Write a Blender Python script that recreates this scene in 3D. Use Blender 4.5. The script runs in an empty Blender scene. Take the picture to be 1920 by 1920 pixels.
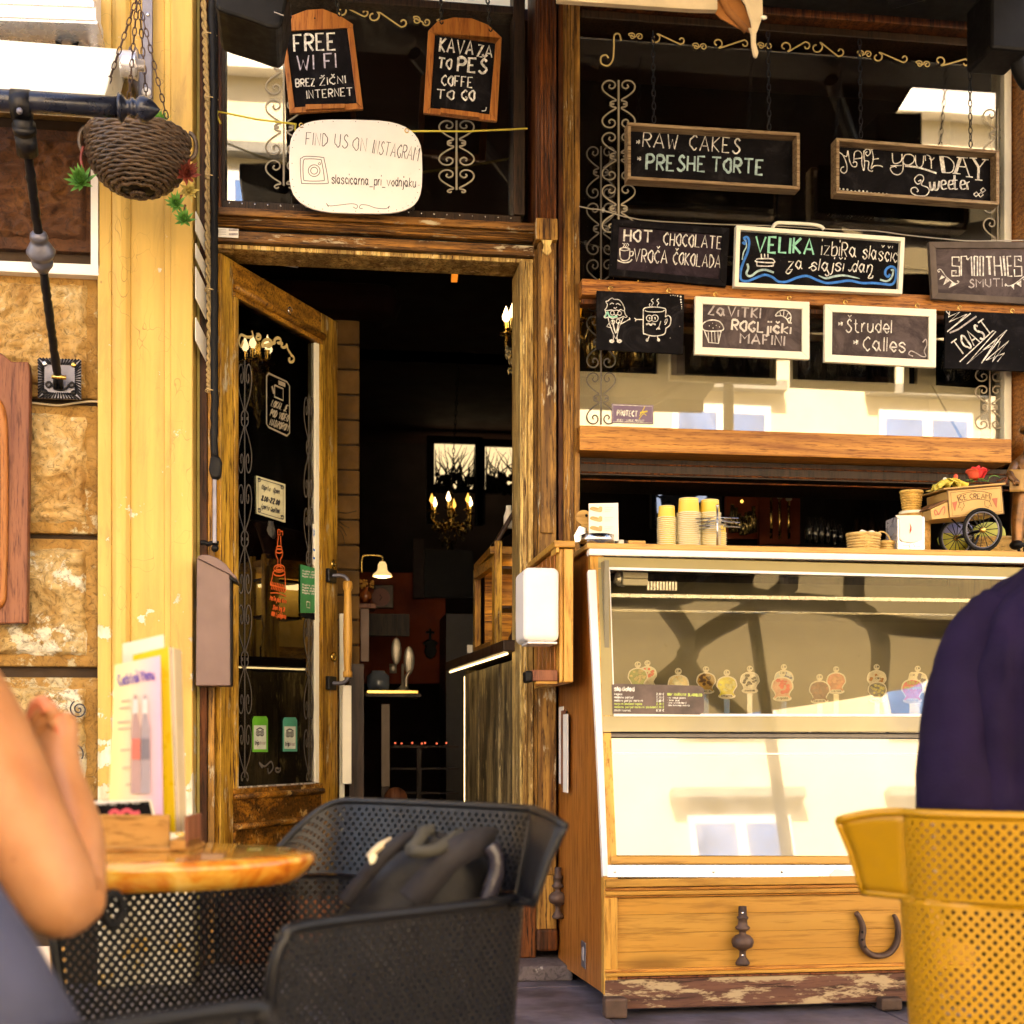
import bpy, bmesh, math, random
from mathutils import Vector, Matrix, noise
random.seed(7)
R = math.radians
sc = bpy.context.scene
COL = sc.collection
# ------------------------------------------------------------------ camera
D0, H, YAW, FPX, HOR = 5.3, 0.90, R(8.0), 2600.0, 1390.0   # metres to the facade, eye height, turn to the right, focal in photo pixels, horizon row
cam_d = bpy.data.cameras.new('camera'); cam = bpy.data.objects.new('camera', cam_d); COL.objects.link(cam)
cam.location = (0, -D0, H); cam.rotation_euler = (R(90), 0, -YAW)
cam_d.sensor_width = 36; cam_d.lens = FPX/1920*36; cam_d.shift_y = (HOR-960)/1920
cam_d.clip_start = 0.05; cam_d.clip_end = 400
cam_d.dof.use_dof = True; cam_d.dof.focus_distance = 5.1; cam_d.dof.aperture_fstop = 4.6
sc.camera = cam
# ------------------------------------------------------------------ sky, sun, exposure
SUN_EL, SUN_AZ = R(50), R(-14)          # the sun stands behind the shop, so this side of the street lies in shade
w = bpy.data.worlds.new('World'); sc.world = w; w.use_nodes = True
nt = w.node_tree; bg = nt.nodes['Background']
sky = nt.nodes.new('ShaderNodeTexSky'); sky.sky_type = 'NISHITA'; sky.sun_disc = False
sky.sun_elevation = SUN_EL; sky.sun_rotation = SUN_AZ; sky.air_density = 1.2; sky.dust_density = 3.0; sky.ozone_density = 0.6
nt.links.new(sky.outputs[0], bg.inputs[0]); bg.inputs[1].default_value = 0.11
sd = bpy.data.lights.new('sun', 'SUN'); sun = bpy.data.objects.new('sun', sd); COL.objects.link(sun)
sd.energy = 5.0; sd.angle = R(0.5); sd.color = (1, .93, .80)
sdir = Vector((math.sin(SUN_AZ)*math.cos(SUN_EL), math.cos(SUN_AZ)*math.cos(SUN_EL), math.sin(SUN_EL)))
sun.rotation_euler = (-sdir).to_track_quat('-Z', 'Y').to_euler()
sc.view_settings.view_transform = 'Standard'; sc.view_settings.look = 'None'
sc.view_settings.gamma = 1; sc.view_settings.use_curve_mapping = False
sc.view_settings.exposure = 2.75
try:
    sc.view_settings.use_white_balance = True
    sc.view_settings.white_balance_temperature = 7700; sc.view_settings.white_balance_tint = 19
except Exception: pass
cy = sc.cycles
sc.render.engine = 'CYCLES'
cy.use_denoising = True; cy.max_bounces = 7; cy.diffuse_bounces = 3; cy.glossy_bounces = 4; cy.transmission_bounces = 4
cy.transparent_max_bounces = 12; cy.sample_clamp_indirect = 6; cy.caustics_reflective = False; cy.caustics_refractive = False
cy.use_adaptive_sampling = True; cy.adaptive_threshold = 0.02
# ------------------------------------------------------------------ pixel <-> place
CA, SA = math.cos(YAW), math.sin(YAW)
CAM = Vector((0, -D0, H))
def rayd(px, py):
    u = (px-960)/FPX; v = (HOR-py)/FPX
    return Vector((u*CA+SA, CA-u*SA, v))           # unit depth along the view axis
def P(px, py, Y=0.0):
    d = rayd(px, py); return CAM + d*((Y+D0)/d.y)
def X(px, Y=0.0): return P(px, 1000, Y).x
def Z(px, py, Y=0.0): return P(px, py, Y).z
def PD(px, py, d): return CAM + rayd(px, py)*d
def PX(px, py, xx):                                 # on the plane x = xx
    d = rayd(px, py); return CAM + d*(xx/d.x)
# ------------------------------------------------------------------ materials
def S(h):
    h = h.lstrip('#'); c = [int(h[i:i+2], 16)/255 for i in (0, 2, 4)]
    return tuple((x/12.92 if x <= .04045 else ((x+.055)/1.055)**2.4) for x in c)
def _m(name):
    m = bpy.data.materials.new(name); m.use_nodes = True
    nt = m.node_tree; return m, nt, nt.nodes['Principled BSDF']
def N(nt, t, **k):
    n = nt.nodes.new(t)
    for a, b in k.items():
        if a.startswith('i_'): n.inputs[a[2:].replace('_', ' ')].default_value = b
        else: setattr(n, a, b)
    return n
def c4(c): return (c[0], c[1], c[2], 1)
def coords(nt, scale=(1, 1, 1), rand=True):
    tc = N(nt, 'ShaderNodeTexCoord'); mp = N(nt, 'ShaderNodeMapping'); mp.inputs['Scale'].default_value = scale
    if rand:
        oi = N(nt, 'ShaderNodeObjectInfo'); mu = N(nt, 'ShaderNodeMath', operation='MULTIPLY'); mu.inputs[1].default_value = 37.0
        nt.links.new(oi.outputs['Random'], mu.inputs[0])
        ad = N(nt, 'ShaderNodeVectorMath', operation='ADD')
        nt.links.new(tc.outputs['Object'], ad.inputs[0]); nt.links.new(mu.outputs[0], ad.inputs[1]); nt.links.new(ad.outputs[0], mp.inputs[0])
    else: nt.links.new(tc.outputs['Object'], mp.inputs[0])
    return mp.outputs[0]
def ramp(nt, fac, stops):
    r = N(nt, 'ShaderNodeValToRGB'); e = r.color_ramp.elements
    while len(e) < len(stops): e.new(.5)
    for q, (p, c) in zip(e, stops): q.position = p; q.color = c4(c) if isinstance(c, tuple) else (c, c, c, 1)
    nt.links.new(fac, r.inputs[0]); return r.outputs[0]
def mix(nt, f, a, b, mode='MIX'):
    n = N(nt, 'ShaderNodeMix', data_type='RGBA', blend_type=mode)
    for k, v in ((0, f), (6, a), (7, b)):
        if hasattr(v, 'links'): nt.links.new(v, n.inputs[k])
        elif k == 0: n.inputs[0].default_value = v
        else: n.inputs[k].default_value = c4(v)
    return n.outputs[2]
def bump(nt, h, b, st=.3, dist=.002):
    n = N(nt, 'ShaderNodeBump'); n.inputs['Strength'].default_value = st; n.inputs['Distance'].default_value = dist
    nt.links.new(h, n.inputs['Height']); nt.links.new(n.outputs[0], b.inputs['Normal'])
def noi(nt, vec, sc_, det=4, rough=.55, dist=0):
    n = N(nt, 'ShaderNodeTexNoise'); n.inputs['Scale'].default_value = sc_; n.inputs['Detail'].default_value = det
    n.inputs['Roughness'].default_value = rough; n.inputs['Distortion'].default_value = dist
    nt.links.new(vec, n.inputs['Vector']); return n.outputs['Fac']
def plain(name, c, rough=.6, metal=0, coat=0, var=.18, vs=9, bs=.15, bsc=60, spec=.5, emit=None, es=1):
    m, nt, b = _m(name); v = coords(nt)
    f = noi(nt, v, vs, 5)
    lo = tuple(x*(1-var) for x in c); hi = tuple(min(1, x*(1+var)) for x in c)
    nt.links.new(ramp(nt, f, [(.3, lo), (.7, hi)]), b.inputs['Base Color'])
    b.inputs['Metallic'].default_value = metal; b.inputs['Coat Weight'].default_value = coat; b.inputs['Coat Roughness'].default_value = .06
    b.inputs['Specular IOR Level'].default_value = spec
    rr = ramp(nt, noi(nt, v, vs*3, 3), [(.3, max(0, rough-.08)), (.7, min(1, rough+.08))]); nt.links.new(rr, b.inputs['Roughness'])
    if bs: bump(nt, noi(nt, v, bsc, 4), b, bs)
    if emit: b.inputs['Emission Color'].default_value = c4(emit); b.inputs['Emission Strength'].default_value = es
    return m
def wood(name, c1, c2, axis='z', rough=.5, sc_=1.0, pores=.55, wear=0, bs=.5, coat=.1, knots=False, wearc=(.5, .42, .28), dirt=.0):
    m, nt, b = _m(name)
    st = {'x': (.07, 1, 1), 'y': (1, .07, 1), 'z': (1, 1, .07)}[axis]
    v = coords(nt, st); v2 = coords(nt, tuple(max(.25, s) if s < 1 else 1 for s in st))
    big = noi(nt, v, 11*sc_, 5, .6, 1.2)
    wv = N(nt, 'ShaderNodeTexWave', wave_type='BANDS', bands_direction={'x': 'Z', 'y': 'X', 'z': 'X'}[axis])
    wv.inputs['Scale'].default_value = 6*sc_; wv.inputs['Distortion'].default_value = 9; wv.inputs['Detail'].default_value = 3; wv.inputs['Detail Scale'].default_value = 1.6
    nt.links.new(v, wv.inputs['Vector'])
    mid = tuple((p*.62+q*.38) for p, q in zip(c1, c2))
    col = mix(nt, .42, ramp(nt, big, [(.30, c2), (.47, mid), (.66, c1)]), ramp(nt, wv.outputs[0], [(.0, c2), (.4, mid), (.95, c1)]))
    fine = noi(nt, v, 95*sc_, 4, .7)
    pf = ramp(nt, fine, [(.36, 0.0), (.50, 1.0)])
    dk = tuple(x*(1-pores) for x in c2)
    col = mix(nt, pf, dk, col)
    col = mix(nt, .30, col, ramp(nt, noi(nt, v2, 3.2, 4), [(.32, .30), (.62, 1.0)]), 'MULTIPLY')
    if dirt:
        col = mix(nt, ramp(nt, noi(nt, v2, 7, 6, .7), [(.44, dirt), (.58, 0.0)]), col, tuple(x*.22 for x in c2))
    if knots:
        vo = N(nt, 'ShaderNodeTexVoronoi'); vo.inputs['Scale'].default_value = 3.1; nt.links.new(v2, vo.inputs['Vector'])
        kf = ramp(nt, vo.outputs['Distance'], [(.04, .9), (.12, 0.0)])
        col = mix(nt, kf, col, tuple(x*.45 for x in c2))
    if wear:
        wf = ramp(nt, noi(nt, v2, 19, 7, .72), [(.60-wear*.2, 0.0), (.66-wear*.2, 1.0)])
        col = mix(nt, wf, col, wearc)
    nt.links.new(col, b.inputs['Base Color'])
    b.inputs['Coat Weight'].default_value = coat*.5; b.inputs['Coat Roughness'].default_value = .25; b.inputs['Specular IOR Level'].default_value = .28
    nt.links.new(ramp(nt, fine, [(.3, rough+.2), (.6, rough)]), b.inputs['Roughness'])
    bump(nt, mix(nt, .35, fine, wv.outputs[0]), b, bs, .0022)
    return m
def glass(name, refl=.10, tint=(.9, .9, .85), rough=.01, grime=.03, body=0.0):
    m, nt, b = _m(name); out = nt.nodes['Material Output']
    tr = N(nt, 'ShaderNodeBsdfTransparent'); tr.inputs[0].default_value = c4(tint)
    gl = N(nt, 'ShaderNodeBsdfGlossy'); gl.inputs['Roughness'].default_value = rough; gl.inputs[0].default_value = (1, 1, 1, 1)
    lw = N(nt, 'ShaderNodeFresnel'); lw.inputs[0].default_value = 1.5
    ad = N(nt, 'ShaderNodeMath', operation='ADD'); ad.inputs[1].default_value = refl; ad.use_clamp = True
    nt.links.new(lw.outputs[0], ad.inputs[0])
    ms = N(nt, 'ShaderNodeMixShader'); nt.links.new(ad.outputs[0], ms.inputs[0]); nt.links.new(tr.outputs[0], ms.inputs[1]); nt.links.new(gl.outputs[0], ms.inputs[2])
    df = N(nt, 'ShaderNodeBsdfDiffuse'); df.inputs[0].default_value = (.6, .58, .5, 1)
    v = coords(nt, (1, 1, .5)); g = ramp(nt, noi(nt, v, 6, 7, .7), [(.45, body), (.80, body+grime)])
    m2 = N(nt, 'ShaderNodeMixShader'); nt.links.new(g, m2.inputs[0]); nt.links.new(ms.outputs[0], m2.inputs[1]); nt.links.new(df.outputs[0], m2.inputs[2])
    bp = N(nt, 'ShaderNodeBump'); bp.inputs['Strength'].default_value = .05; bp.inputs['Distance'].default_value = .01
    nt.links.new(noi(nt, v, 1.6, 2), bp.inputs['Height']); nt.links.new(bp.outputs[0], gl.inputs['Normal'])
    nt.links.new(m2.outputs[0], out.inputs['Surface']); return m
# ------------------------------------------------------------------ mesh builder
ORG = {}
def smooth_pts(pts, n=5, closed=False):
    out = []; L = len(pts)
    if L < 3: return list(pts)
    rng = range(L if closed else L-1)
    g = (lambda i: pts[i % L]) if closed else (lambda i: pts[max(0, min(L-1, i))])
    for i in rng:
        p0, p1, p2, p3 = g(i-1), g(i), g(i+1), g(i+2)
        for k in range(n):
            t = k/n; t2 = t*t; t3 = t2*t
            out.append(tuple(.5*((2*b)+(-a+c)*t+(2*a-5*b+4*c-d)*t2+(-a+3*b-3*c+d)*t3) for a, b, c, d in zip(p0, p1, p2, p3)))
    out.append(tuple(pts[0] if closed else pts[-1])); return out
class MB:
    def __init__(s, T=None): s.v = []; s.f = []; s.T = T
    def add(s, vs, fs):
        o = len(s.v); s.v += [Vector(s.T(*p)) if s.T else Vector(p) for p in vs]; s.f += [tuple(i+o for i in f) for f in fs]; return s
    def box(s, x0, x1, y0, y1, z0, z1):
        x0, x1 = min(x0, x1), max(x0, x1); y0, y1 = min(y0, y1), max(y0, y1); z0, z1 = min(z0, z1), max(z0, z1)
        return s.add([(x, y, z) for z in (z0, z1) for y in (y0, y1) for x in (x0, x1)],
                     [(0, 2, 3, 1), (4, 5, 7, 6), (0, 1, 5, 4), (2, 6, 7, 3), (1, 3, 7, 5), (0, 4, 6, 2)])
    def hexa(s, a, b):                       # two matching quads
        return s.add(list(a)+list(b), [(0, 1, 2, 3), (7, 6, 5, 4), (0, 4, 5, 1), (1, 5, 6, 2), (2, 6, 7, 3), (3, 7, 4, 0)])
    def prism(s, a, off):                    # polygon a pushed by vector off
        a = [Vector(p) for p in a]; off = Vector(off); n = len(a)
        return s.add([tuple(p) for p in a]+[tuple(p+off) for p in a], [tuple(range(n)), tuple(range(2*n-1, n-1, -1))]+[(i, i+n, (i+1) % n+n, (i+1) % n) for i in range(n)])
    def tube(s, pts, r, n=8, flat=None, cap=True, closed=False):
        pts = [Vector(p) for p in pts]; L = len(pts); rr = r if isinstance(r, (list, tuple)) else [r]*L
        vs = []; prev = None
        for i, p in enumerate(pts):
            if closed: t = pts[(i+1) % L]-pts[i-1]
            else: t = pts[min(L-1, i+1)]-pts[max(0, i-1)]
            if t.length < 1e-9: t = Vector((0, 0, 1))
            t.normalize()
            if prev is None:
                ref = Vector((0, 0, 1)) if abs(t.z) < .9 else Vector((1, 0, 0)); u = t.cross(ref).normalized()
            else:
                u = prev-t*prev.dot(t); u = u.normalized() if u.length > 1e-6 else t.orthogonal().normalized()
            prev = u; w_ = t.cross(u)
            for k in range(n):
                a = 2*math.pi*k/n; fl = flat if flat else (1, 1)
                vs.append(tuple(p+u*(math.cos(a)*rr[i]*fl[0])+w_*(math.sin(a)*rr[i]*fl[1])))
        fs = []
        for i in range(L if closed else L-1):
            j = (i+1) % L
            for k in range(n): fs.append((i*n+k, i*n+(k+1) % n, j*n+(k+1) % n, j*n+k))
        if cap and not closed: fs += [tuple(range(n-1, -1, -1)), tuple(range((L-1)*n, L*n))]
        return s.add(vs, fs)
    def lathe(s, c, prof, n=16, ax='z', cap=True):
        c = Vector(c); vs = []
        for r, h in prof:
            for k in range(n):
                a = 2*math.pi*k/n; x, y = r*math.cos(a), r*math.sin(a)
                vs.append(tuple(c+{'z': Vector((x, y, h)), 'x': Vector((h, x, y)), 'y': Vector((x, h, y))}[ax]))
        L = len(prof); fs = [(i*n+k, i*n+(k+1) % n, (i+1)*n+(k+1) % n, (i+1)*n+k) for i in range(L-1) for k in range(n)]
        if cap: fs += [tuple(range(n-1, -1, -1)), tuple(range((L-1)*n, L*n))]
        return s.add(vs, fs)
    def ball(s, c, r, sc_=(1, 1, 1), n=12, m=8, jit=0):
        prof = []; vs = []; c = Vector(c)
        for i in range(m+1):
            th = math.pi*i/m
            for k in range(n):
                a = 2*math.pi*k/n; d = Vector((math.sin(th)*math.cos(a)*sc_[0], math.sin(th)*math.sin(a)*sc_[1], -math.cos(th)*sc_[2]))
                q = c+d*r
                if jit and 0 < i < m: q += d*(noise.noise(q*6/max(r, .01)*.15)*jit*r)
                vs.append(tuple(q))
        return s.add(vs, [(i*n+k, i*n+(k+1) % n, (i+1)*n+(k+1) % n, (i+1)*n+k) for i in range(m) for k in range(n)])
    def grid(s, fn, nu, nv, closed_u=False):
        vs = [tuple(fn(i/nu, j/nv)) for j in range(nv+1) for i in range(nu+1)]
        return s.add(vs, [(j*(nu+1)+i, j*(nu+1)+i+1, (j+1)*(nu+1)+i+1, (j+1)*(nu+1)+i) for j in range(nv) for i in range(nu)])
    def ridge(s, pts, w_, nrm, hgt=.0006):   # a painted stroke with a raised middle
        pts = [Vector(p) for p in pts]; nrm = Vector(nrm).normalized(); L = len(pts); vs = []
        ww = w_ if isinstance(w_, list) else [w_]*L
        if L < 2: return s
        for i, p in enumerate(pts):
            t = pts[min(L-1, i+1)]-pts[max(0, i-1)]
            if t.length < 1e-9: t = Vector((1, 0, 0))
            u = t.cross(nrm); u = u.normalized() if u.length > 1e-9 else Vector((0, 0, 1))
            vs += [tuple(p+u*ww[i]*.5), tuple(p+nrm*hgt), tuple(p-u*ww[i]*.5)]
        return s.add(vs, [f for i in range(L-1) for f in ((i*3, i*3+1, i*3+4, i*3+3), (i*3+1, i*3+2, i*3+5, i*3+4))])
    def build(s, name, mat=None, parent=None, smooth=False, bevel=0, org=None, solid=0, sub=0, kind=None, fix=True):
        me = bpy.data.meshes.new(name)
        if org is None:
            if parent is not None: org = ORG[parent.name]
            elif s.v:
                org = Vector(((min(p.x for p in s.v)+max(p.x for p in s.v))/2, (min(p.y for p in s.v)+max(p.y for p in s.v))/2, min(p.z for p in s.v)))
            else: org = Vector((0, 0, 0))
        me.from_pydata([tuple(p-org) for p in s.v], [], s.f); me.update()
        if fix:
            bm = bmesh.new(); bm.from_mesh(me); bmesh.ops.recalc_face_normals(bm, faces=bm.faces); bm.to_mesh(me); bm.free()
        if smooth: me.shade_smooth()
        o = bpy.data.objects.new(name, me); COL.objects.link(o); ORG[o.name] = org
        if mat: me.materials.append(mat)
        if parent is not None: o.parent = parent
        else: o.location = org
        if solid: md = o.modifiers.new('solid', 'SOLIDIFY'); md.thickness = solid; md.offset = 0
        if bevel: md = o.modifiers.new('bevel', 'BEVEL'); md.width = bevel; md.segments = 2; md.limit_method = 'ANGLE'; md.angle_limit = R(40)
        if sub: md = o.modifiers.new('sub', 'SUBSURF'); md.levels = sub; md.render_levels = sub
        if kind: o['kind'] = kind
        return o
def tag(o, label, cat, group=None):
    o['label'] = label; o['category'] = cat
    if group: o['group'] = group
    return o
def thing(name, label, cat, loc, group=None):
    o = bpy.data.objects.new(name, None); COL.objects.link(o); o.location = loc; o.empty_display_size = .05
    ORG[o.name] = Vector(loc); return tag(o, label, cat, group)
def struct(o): o['kind'] = 'structure'; return o
def relab(o, **k):
    for a, b in k.items(): o[a] = b
    return o
def copy_tree(o, parent=None):
    c = o.copy(); COL.objects.link(c); c.parent = parent
    if o.name in ORG: ORG[c.name] = ORG[o.name]
    for ch in o.children: copy_tree(ch, c)
    return c
def pbox(mb, x0, y0, x1, y1, Yf, Yb):        # box seen between two photo corners, front face on Y = Yf
    a, b = P(x0, y0, Yf), P(x1, y1, Yf); mb.box(a.x, b.x, Yf, Yb, P(x0, y1, Yf).z, a.z); return mb
# ------------------------------------------------------------------ hand lettering
G = {'A': '03 29 43|15 35', 'B': '03 09|~09 29 38 37 26 06|~06 26 35 34 23 03', 'C': '~38 29 18 07 05 14 23 34', 'D': '03 09|~09 19 28 37 35 24 13 03',
 'E': '39 09 03 33|06 26', 'F': '39 09 03|06 26', 'G': '~38 29 18 07 05 14 23 34 35|35 25', 'H': '03 09|33 39|06 36', 'I': '03 09', 'J': '~29 24 13 04',
 'K': '03 09|39 06 33', 'L': '09 03 33', 'M': '03 09 26 49 43', 'N': '03 09 33 39', 'O': '~29 18 07 05 14 23 34 35 37 38 29', 'P': '03 09|~09 29 38 37 26 06',
 'R': '03 09|~09 29 38 37 26 06|16 33', 'S': '~38 29 18 17 26 35 34 23 13 04', 'T': '09 49|29 23', 'U': '~09 05 14 23 34 35 39', 'V': '09 23 49', 'W': '09 13 27 33 49',
 'X': '09 43|49 03', 'Y': '09 26 49|26 23', 'Z': '09 39 03 33', '0': '~19 07 05 13 25 27 19', '1': '07 19 13', '2': '~08 19 28 27 15 03|03 33', '3': '~08 19 28 26 16|~16 25 24 13 04',
 '4': '19 05 35|29 23', '5': '29 09 06|~06 16 25 24 13 03', '6': '~29 07 04 13 24 25 16 05', '7': '09 39 13', '8': '~16 08 19 28 16 04 13 24 16', '9': '~27 16 07 18 28 27 13', '-': '06 26', '.': '03 04', ',': '13 02', '_': '02 42', ':': '04 05|07 08', '/': '03 39', '!': '05 09|03 04',
 '*': '04 38|34 08|06 36|23 29', '%': '03 39', '€': '~38 19 07 05 13 34|06 26', '>': '13 53|~53 57 28|35 3b',
 'a': '~36 27 17 05 14 23 35|37 34 43', 'b': '09 03|~06 27 36 34 23 03', 'c': '~36 27 17 05 14 23 34', 'd': '~36 27 17 05 14 23 35|39 33', 'e': '~05 35 36 27 17 05 14 23 34', 'f': '~39 29 18 13|07 27',
 'g': '~36 27 17 05 14 23 35|~37 32 21 11', 'h': '09 03|~05 17 27 36 33', 'i': '07 03|09 0a', 'j': '~17 12 01|19 1a', 'k': '09 03|37 05 33', 'l': '09 03', 'm': '07 03|~05 17 26 23|~25 37 46 43',
 'n': '07 03|~05 17 27 36 33', 'o': '~27 16 05 14 23 34 36 27', 'p': '07 00|~06 27 36 34 23 04', 'r': '07 03|~05 17 27', 's': '~36 27 17 06 25 34 23 13 04', 't': '19 14 23 33|07 27', 'u': '~07 04 13 23 35|37 33',
 'v': '07 23 47', 'w': '07 13 26 33 47', 'x': '07 33|37 03', 'y': '07 23|47 10', 'z': '07 37 03 33', ' ': ''}
for b_, c_, t in (('S', 'Š', '1b 2a 3b'), ('C', 'Č', '1b 2a 3b'), ('Z', 'Ž', '1b 2a 3b'), ('s', 'š', '1a 29 3a'), ('c', 'č', '1a 29 3a'), ('z', 'ž', '1a 29 3a')): G[c_] = G[b_]+'|'+t
HX = '0123456789abcdef'
def glyph(ch):
    st = []; mx = 0
    for q in G.get(ch, '').split('|'):
        sm = q.startswith('~'); q = q.lstrip('~').replace(' ', '')
        pts = [(HX.index(q[i])/6, (HX.index(q[i+1])-3)/6) for i in range(0, len(q)-1, 2)]
        if not pts: continue
        mx = max(mx, max(p[0] for p in pts)); st.append(smooth_pts(pts, 4) if sm else pts)
    return st, (mx if ch != ' ' else .35)
def lettering(mb, s, x0, y0, x1, y1, h, wd, pr, nrm, jit=.35, tilt=0, gap=.24):
    """string s on the pixel baseline (x0,y0)-(x1,y1), capital height h, stroke wd, carried to the board by pr"""
    gs = [glyph(c) for c in s]; tot = sum(g[1]+gap for g in gs)-gap
    L = math.hypot(x1-x0, y1-y0); ux, uy = (x1-x0)/L, (y1-y0)/L; k = L/max(tot, .1); cx = 0
    ppm = (pr(x0+1, y0)-pr(x0, y0)).length
    for g, wg in gs:
        jy = random.uniform(-jit, jit)*h*.08
        for st in g:
            pts = []
            for gx, gy in st:
                a = (cx+gx)*k+random.uniform(-jit, jit)*.6+gy*h*tilt; b = gy*h+jy
                pts.append(pr(x0+ux*a+uy*b, y0+uy*a-ux*b))
            if len(pts) == 1: pts.append(pts[0]+Vector((0, 0, ppm*2)))
            bw_ = wd*ppm*random.uniform(.85, 1.12); mb.ridge(pts, [bw_*random.uniform(.78, 1.15)*(.8 if i in (0, len(pts)-1) else 1) for i in range(len(pts))], nrm, .0004)
        cx += wg+gap
def stroke(mb, pts, wd, pr, nrm, smooth=True, closed=False, n=5, taper=False):
    q = smooth_pts(pts, n, closed) if smooth and len(pts) > 2 else list(pts)
    if closed and not smooth: q.append(q[0])
    ppm = (pr(pts[0][0]+1, pts[0][1])-pr(*pts[0])).length
    W = wd*ppm
    if taper: L = len(q); W = [W*(.25+.75*math.sin(math.pi*min(1, max(0, i/(L-1))))**.6) for i in range(L)]
    mb.ridge([pr(*p) for p in q], W, nrm, .0005)
def patch(mb, pts, pr, nrm, th=.0008):       # flat printed or painted patch with a real, tiny thickness
    a = [pr(*p) for p in pts]; mb.prism(a, Vector(nrm)*th)
def spiral(cx, cy, r0, r1, a0, a1, n=16):
    return [(cx+(r0+(r1-r0)*i/n)*math.cos(R(a0+(a1-a0)*i/n)), cy-(r0+(r1-r0)*i/n)*math.sin(R(a0+(a1-a0)*i/n))) for i in range(n+1)]
FRONT = Vector((0, -1, 0))
def scroll_column(mb, xc, y0, y1, hw, units, wd, pr, nrm=FRONT, slant=0):
    """wrought-looking column of paired scrolls painted on a pane, pixel x xc, from y0 down to y1"""
    half = [(.14, .02), (.2, -.015), (.26, .03), (.2, .085), (.08, .13), (.30, .28), (.47, .44), (.5, .6), (.4, .73), (.24, .76), (.12, .68), (.12, .56), (.22, .5), (.3, .56), (.26, .63)]
    h = (y1-y0)/units
    stroke(mb, [(xc, y0+4), (xc+slant*(y1-y0), y1-4)], wd*1.25, pr, nrm, False)
    for u in range(units):
        yb = y0+u*h; fl = u % 2
        for sx in (-1, 1):
            pts = []
            for a, b in half:
                bb = b*1.18 if not fl else 1-b*1.18
                py = yb+h*(1-bb); pts.append((xc+slant*(py-y0)+sx*a*hw*2*.98, py))
            stroke(mb, pts, wd, pr, nrm, True, n=4)
def s_scroll(mb, xa, ya, xb, yb, r, wd, pr, nrm=FRONT, flip=1):
    L = math.hypot(xb-xa, yb-ya); an = math.degrees(math.atan2(-(yb-ya), xb-xa))
    p1 = spiral(xa, ya+flip*r*.4, r*.35, r, an-flip*250, an+flip*70, 10); p2 = spiral(xb, yb-flip*r*.25, r*.75, r*.25, an-flip*110, an+flip*190, 10)
    stroke(mb, p1+p2, wd, pr, nrm, True, n=3)
# ================================================================== materials
M_oak = wood('weathered_oak', (.66, .34, .07), (.11, .034, .006), 'z', .5, 1.1, .6, wear=.06, dirt=.6)
M_oakx = wood('weathered_oak_across', (.52, .23, .045), (.07, .020, .004), 'x', .5, 1.1, .6, wear=.03, dirt=.7)
M_oaklight = wood('pale_golden_oak', (.95, .68, .24), (.34, .13, .02), 'z', .5, 1.3, .85, wear=.10, wearc=(.8, .6, .3), dirt=.65)  # paler, more golden oak tone for jambs and mouldings
M_oakred = wood('red_brown_oak', (.24, .07, .014), (.035, .008, .002), 'z', .5, 1.2, .6, dirt=.6)
M_door = wood('honey_oak_door', (.84, .50, .07), (.32, .11, .010), 'z', .38, 1.1, .75, wear=.03, coat=.25, dirt=.6)
M_doorx = wood('honey_oak_door_rail', (.66, .31, .035), (.11, .032, .005), 'x', .38, 1.3, .5, coat=.25, dirt=.3)
M_doorbot = wood('worn_door_panel', (.48, .20, .022), (.06, .016, .003), 'x', .45, 1.3, .6, wear=.10, coat=.1, wearc=(.55, .36, .14), dirt=.7)
M_pine = wood('varnished_pine', (.60, .32, .065), (.50, .235, .038), 'x', .35, .5, .25, knots=True, coat=.3)
M_pinez = wood('varnished_pine_upright', (.80, .45, .10), (.50, .22, .03), 'z', .35, .8, .35, coat=.3)
M_pineside = wood('orange_pine_side', (.46, .16, .025), (.30, .09, .014), 'z', .35, .8, .35, coat=.3)
M_beam = wood('grained_fir_beam', (.68, .31, .06), (.30, .10, .018), 'x', .42, 1.5, .3, coat=.2)
M_rail = wood('striped_fir_rail', (.60, .24, .05), (.16, .045, .010), 'x', .42, 2.2, .4, coat=.2)
M_counter = wood('pale_pine_counter', (.74, .44, .13), (.55, .28, .07), 'x', .35, .8, .2, coat=.3)
M_plinth = wood('scuffed_plinth', (.17, .075, .05), (.09, .04, .03), 'x', .6, 1, .5, wear=.42, wearc=(.44, .33, .2))
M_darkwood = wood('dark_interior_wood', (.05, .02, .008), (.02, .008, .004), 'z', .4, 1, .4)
M_redwood = wood('red_brown_board', (.30, .11, .05), (.17, .05, .028), 'z', .45, 1, .4, coat=.15)
M_table = plain('glossy_live_edge', (.62, .30, .05), .14, coat=.7, var=.1)
nt_ = M_table.node_tree; v__ = coords(nt_, (1, 1, 1)); nt_.links.new(ramp(nt_, noi(nt_, v__, 9, 6, .65, 1.5), [(.32, (.30, .05, .008)), (.45, (.62, .20, .02)), (.56, (.72, .38, .06)), (.70, (.80, .55, .16))]), nt_.nodes['Principled BSDF'].inputs['Base Color'])
M_boxwood = wood('oak_caddy', (.60, .33, .10), (.42, .2, .05), 'x', .4, 1, .3)
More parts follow.
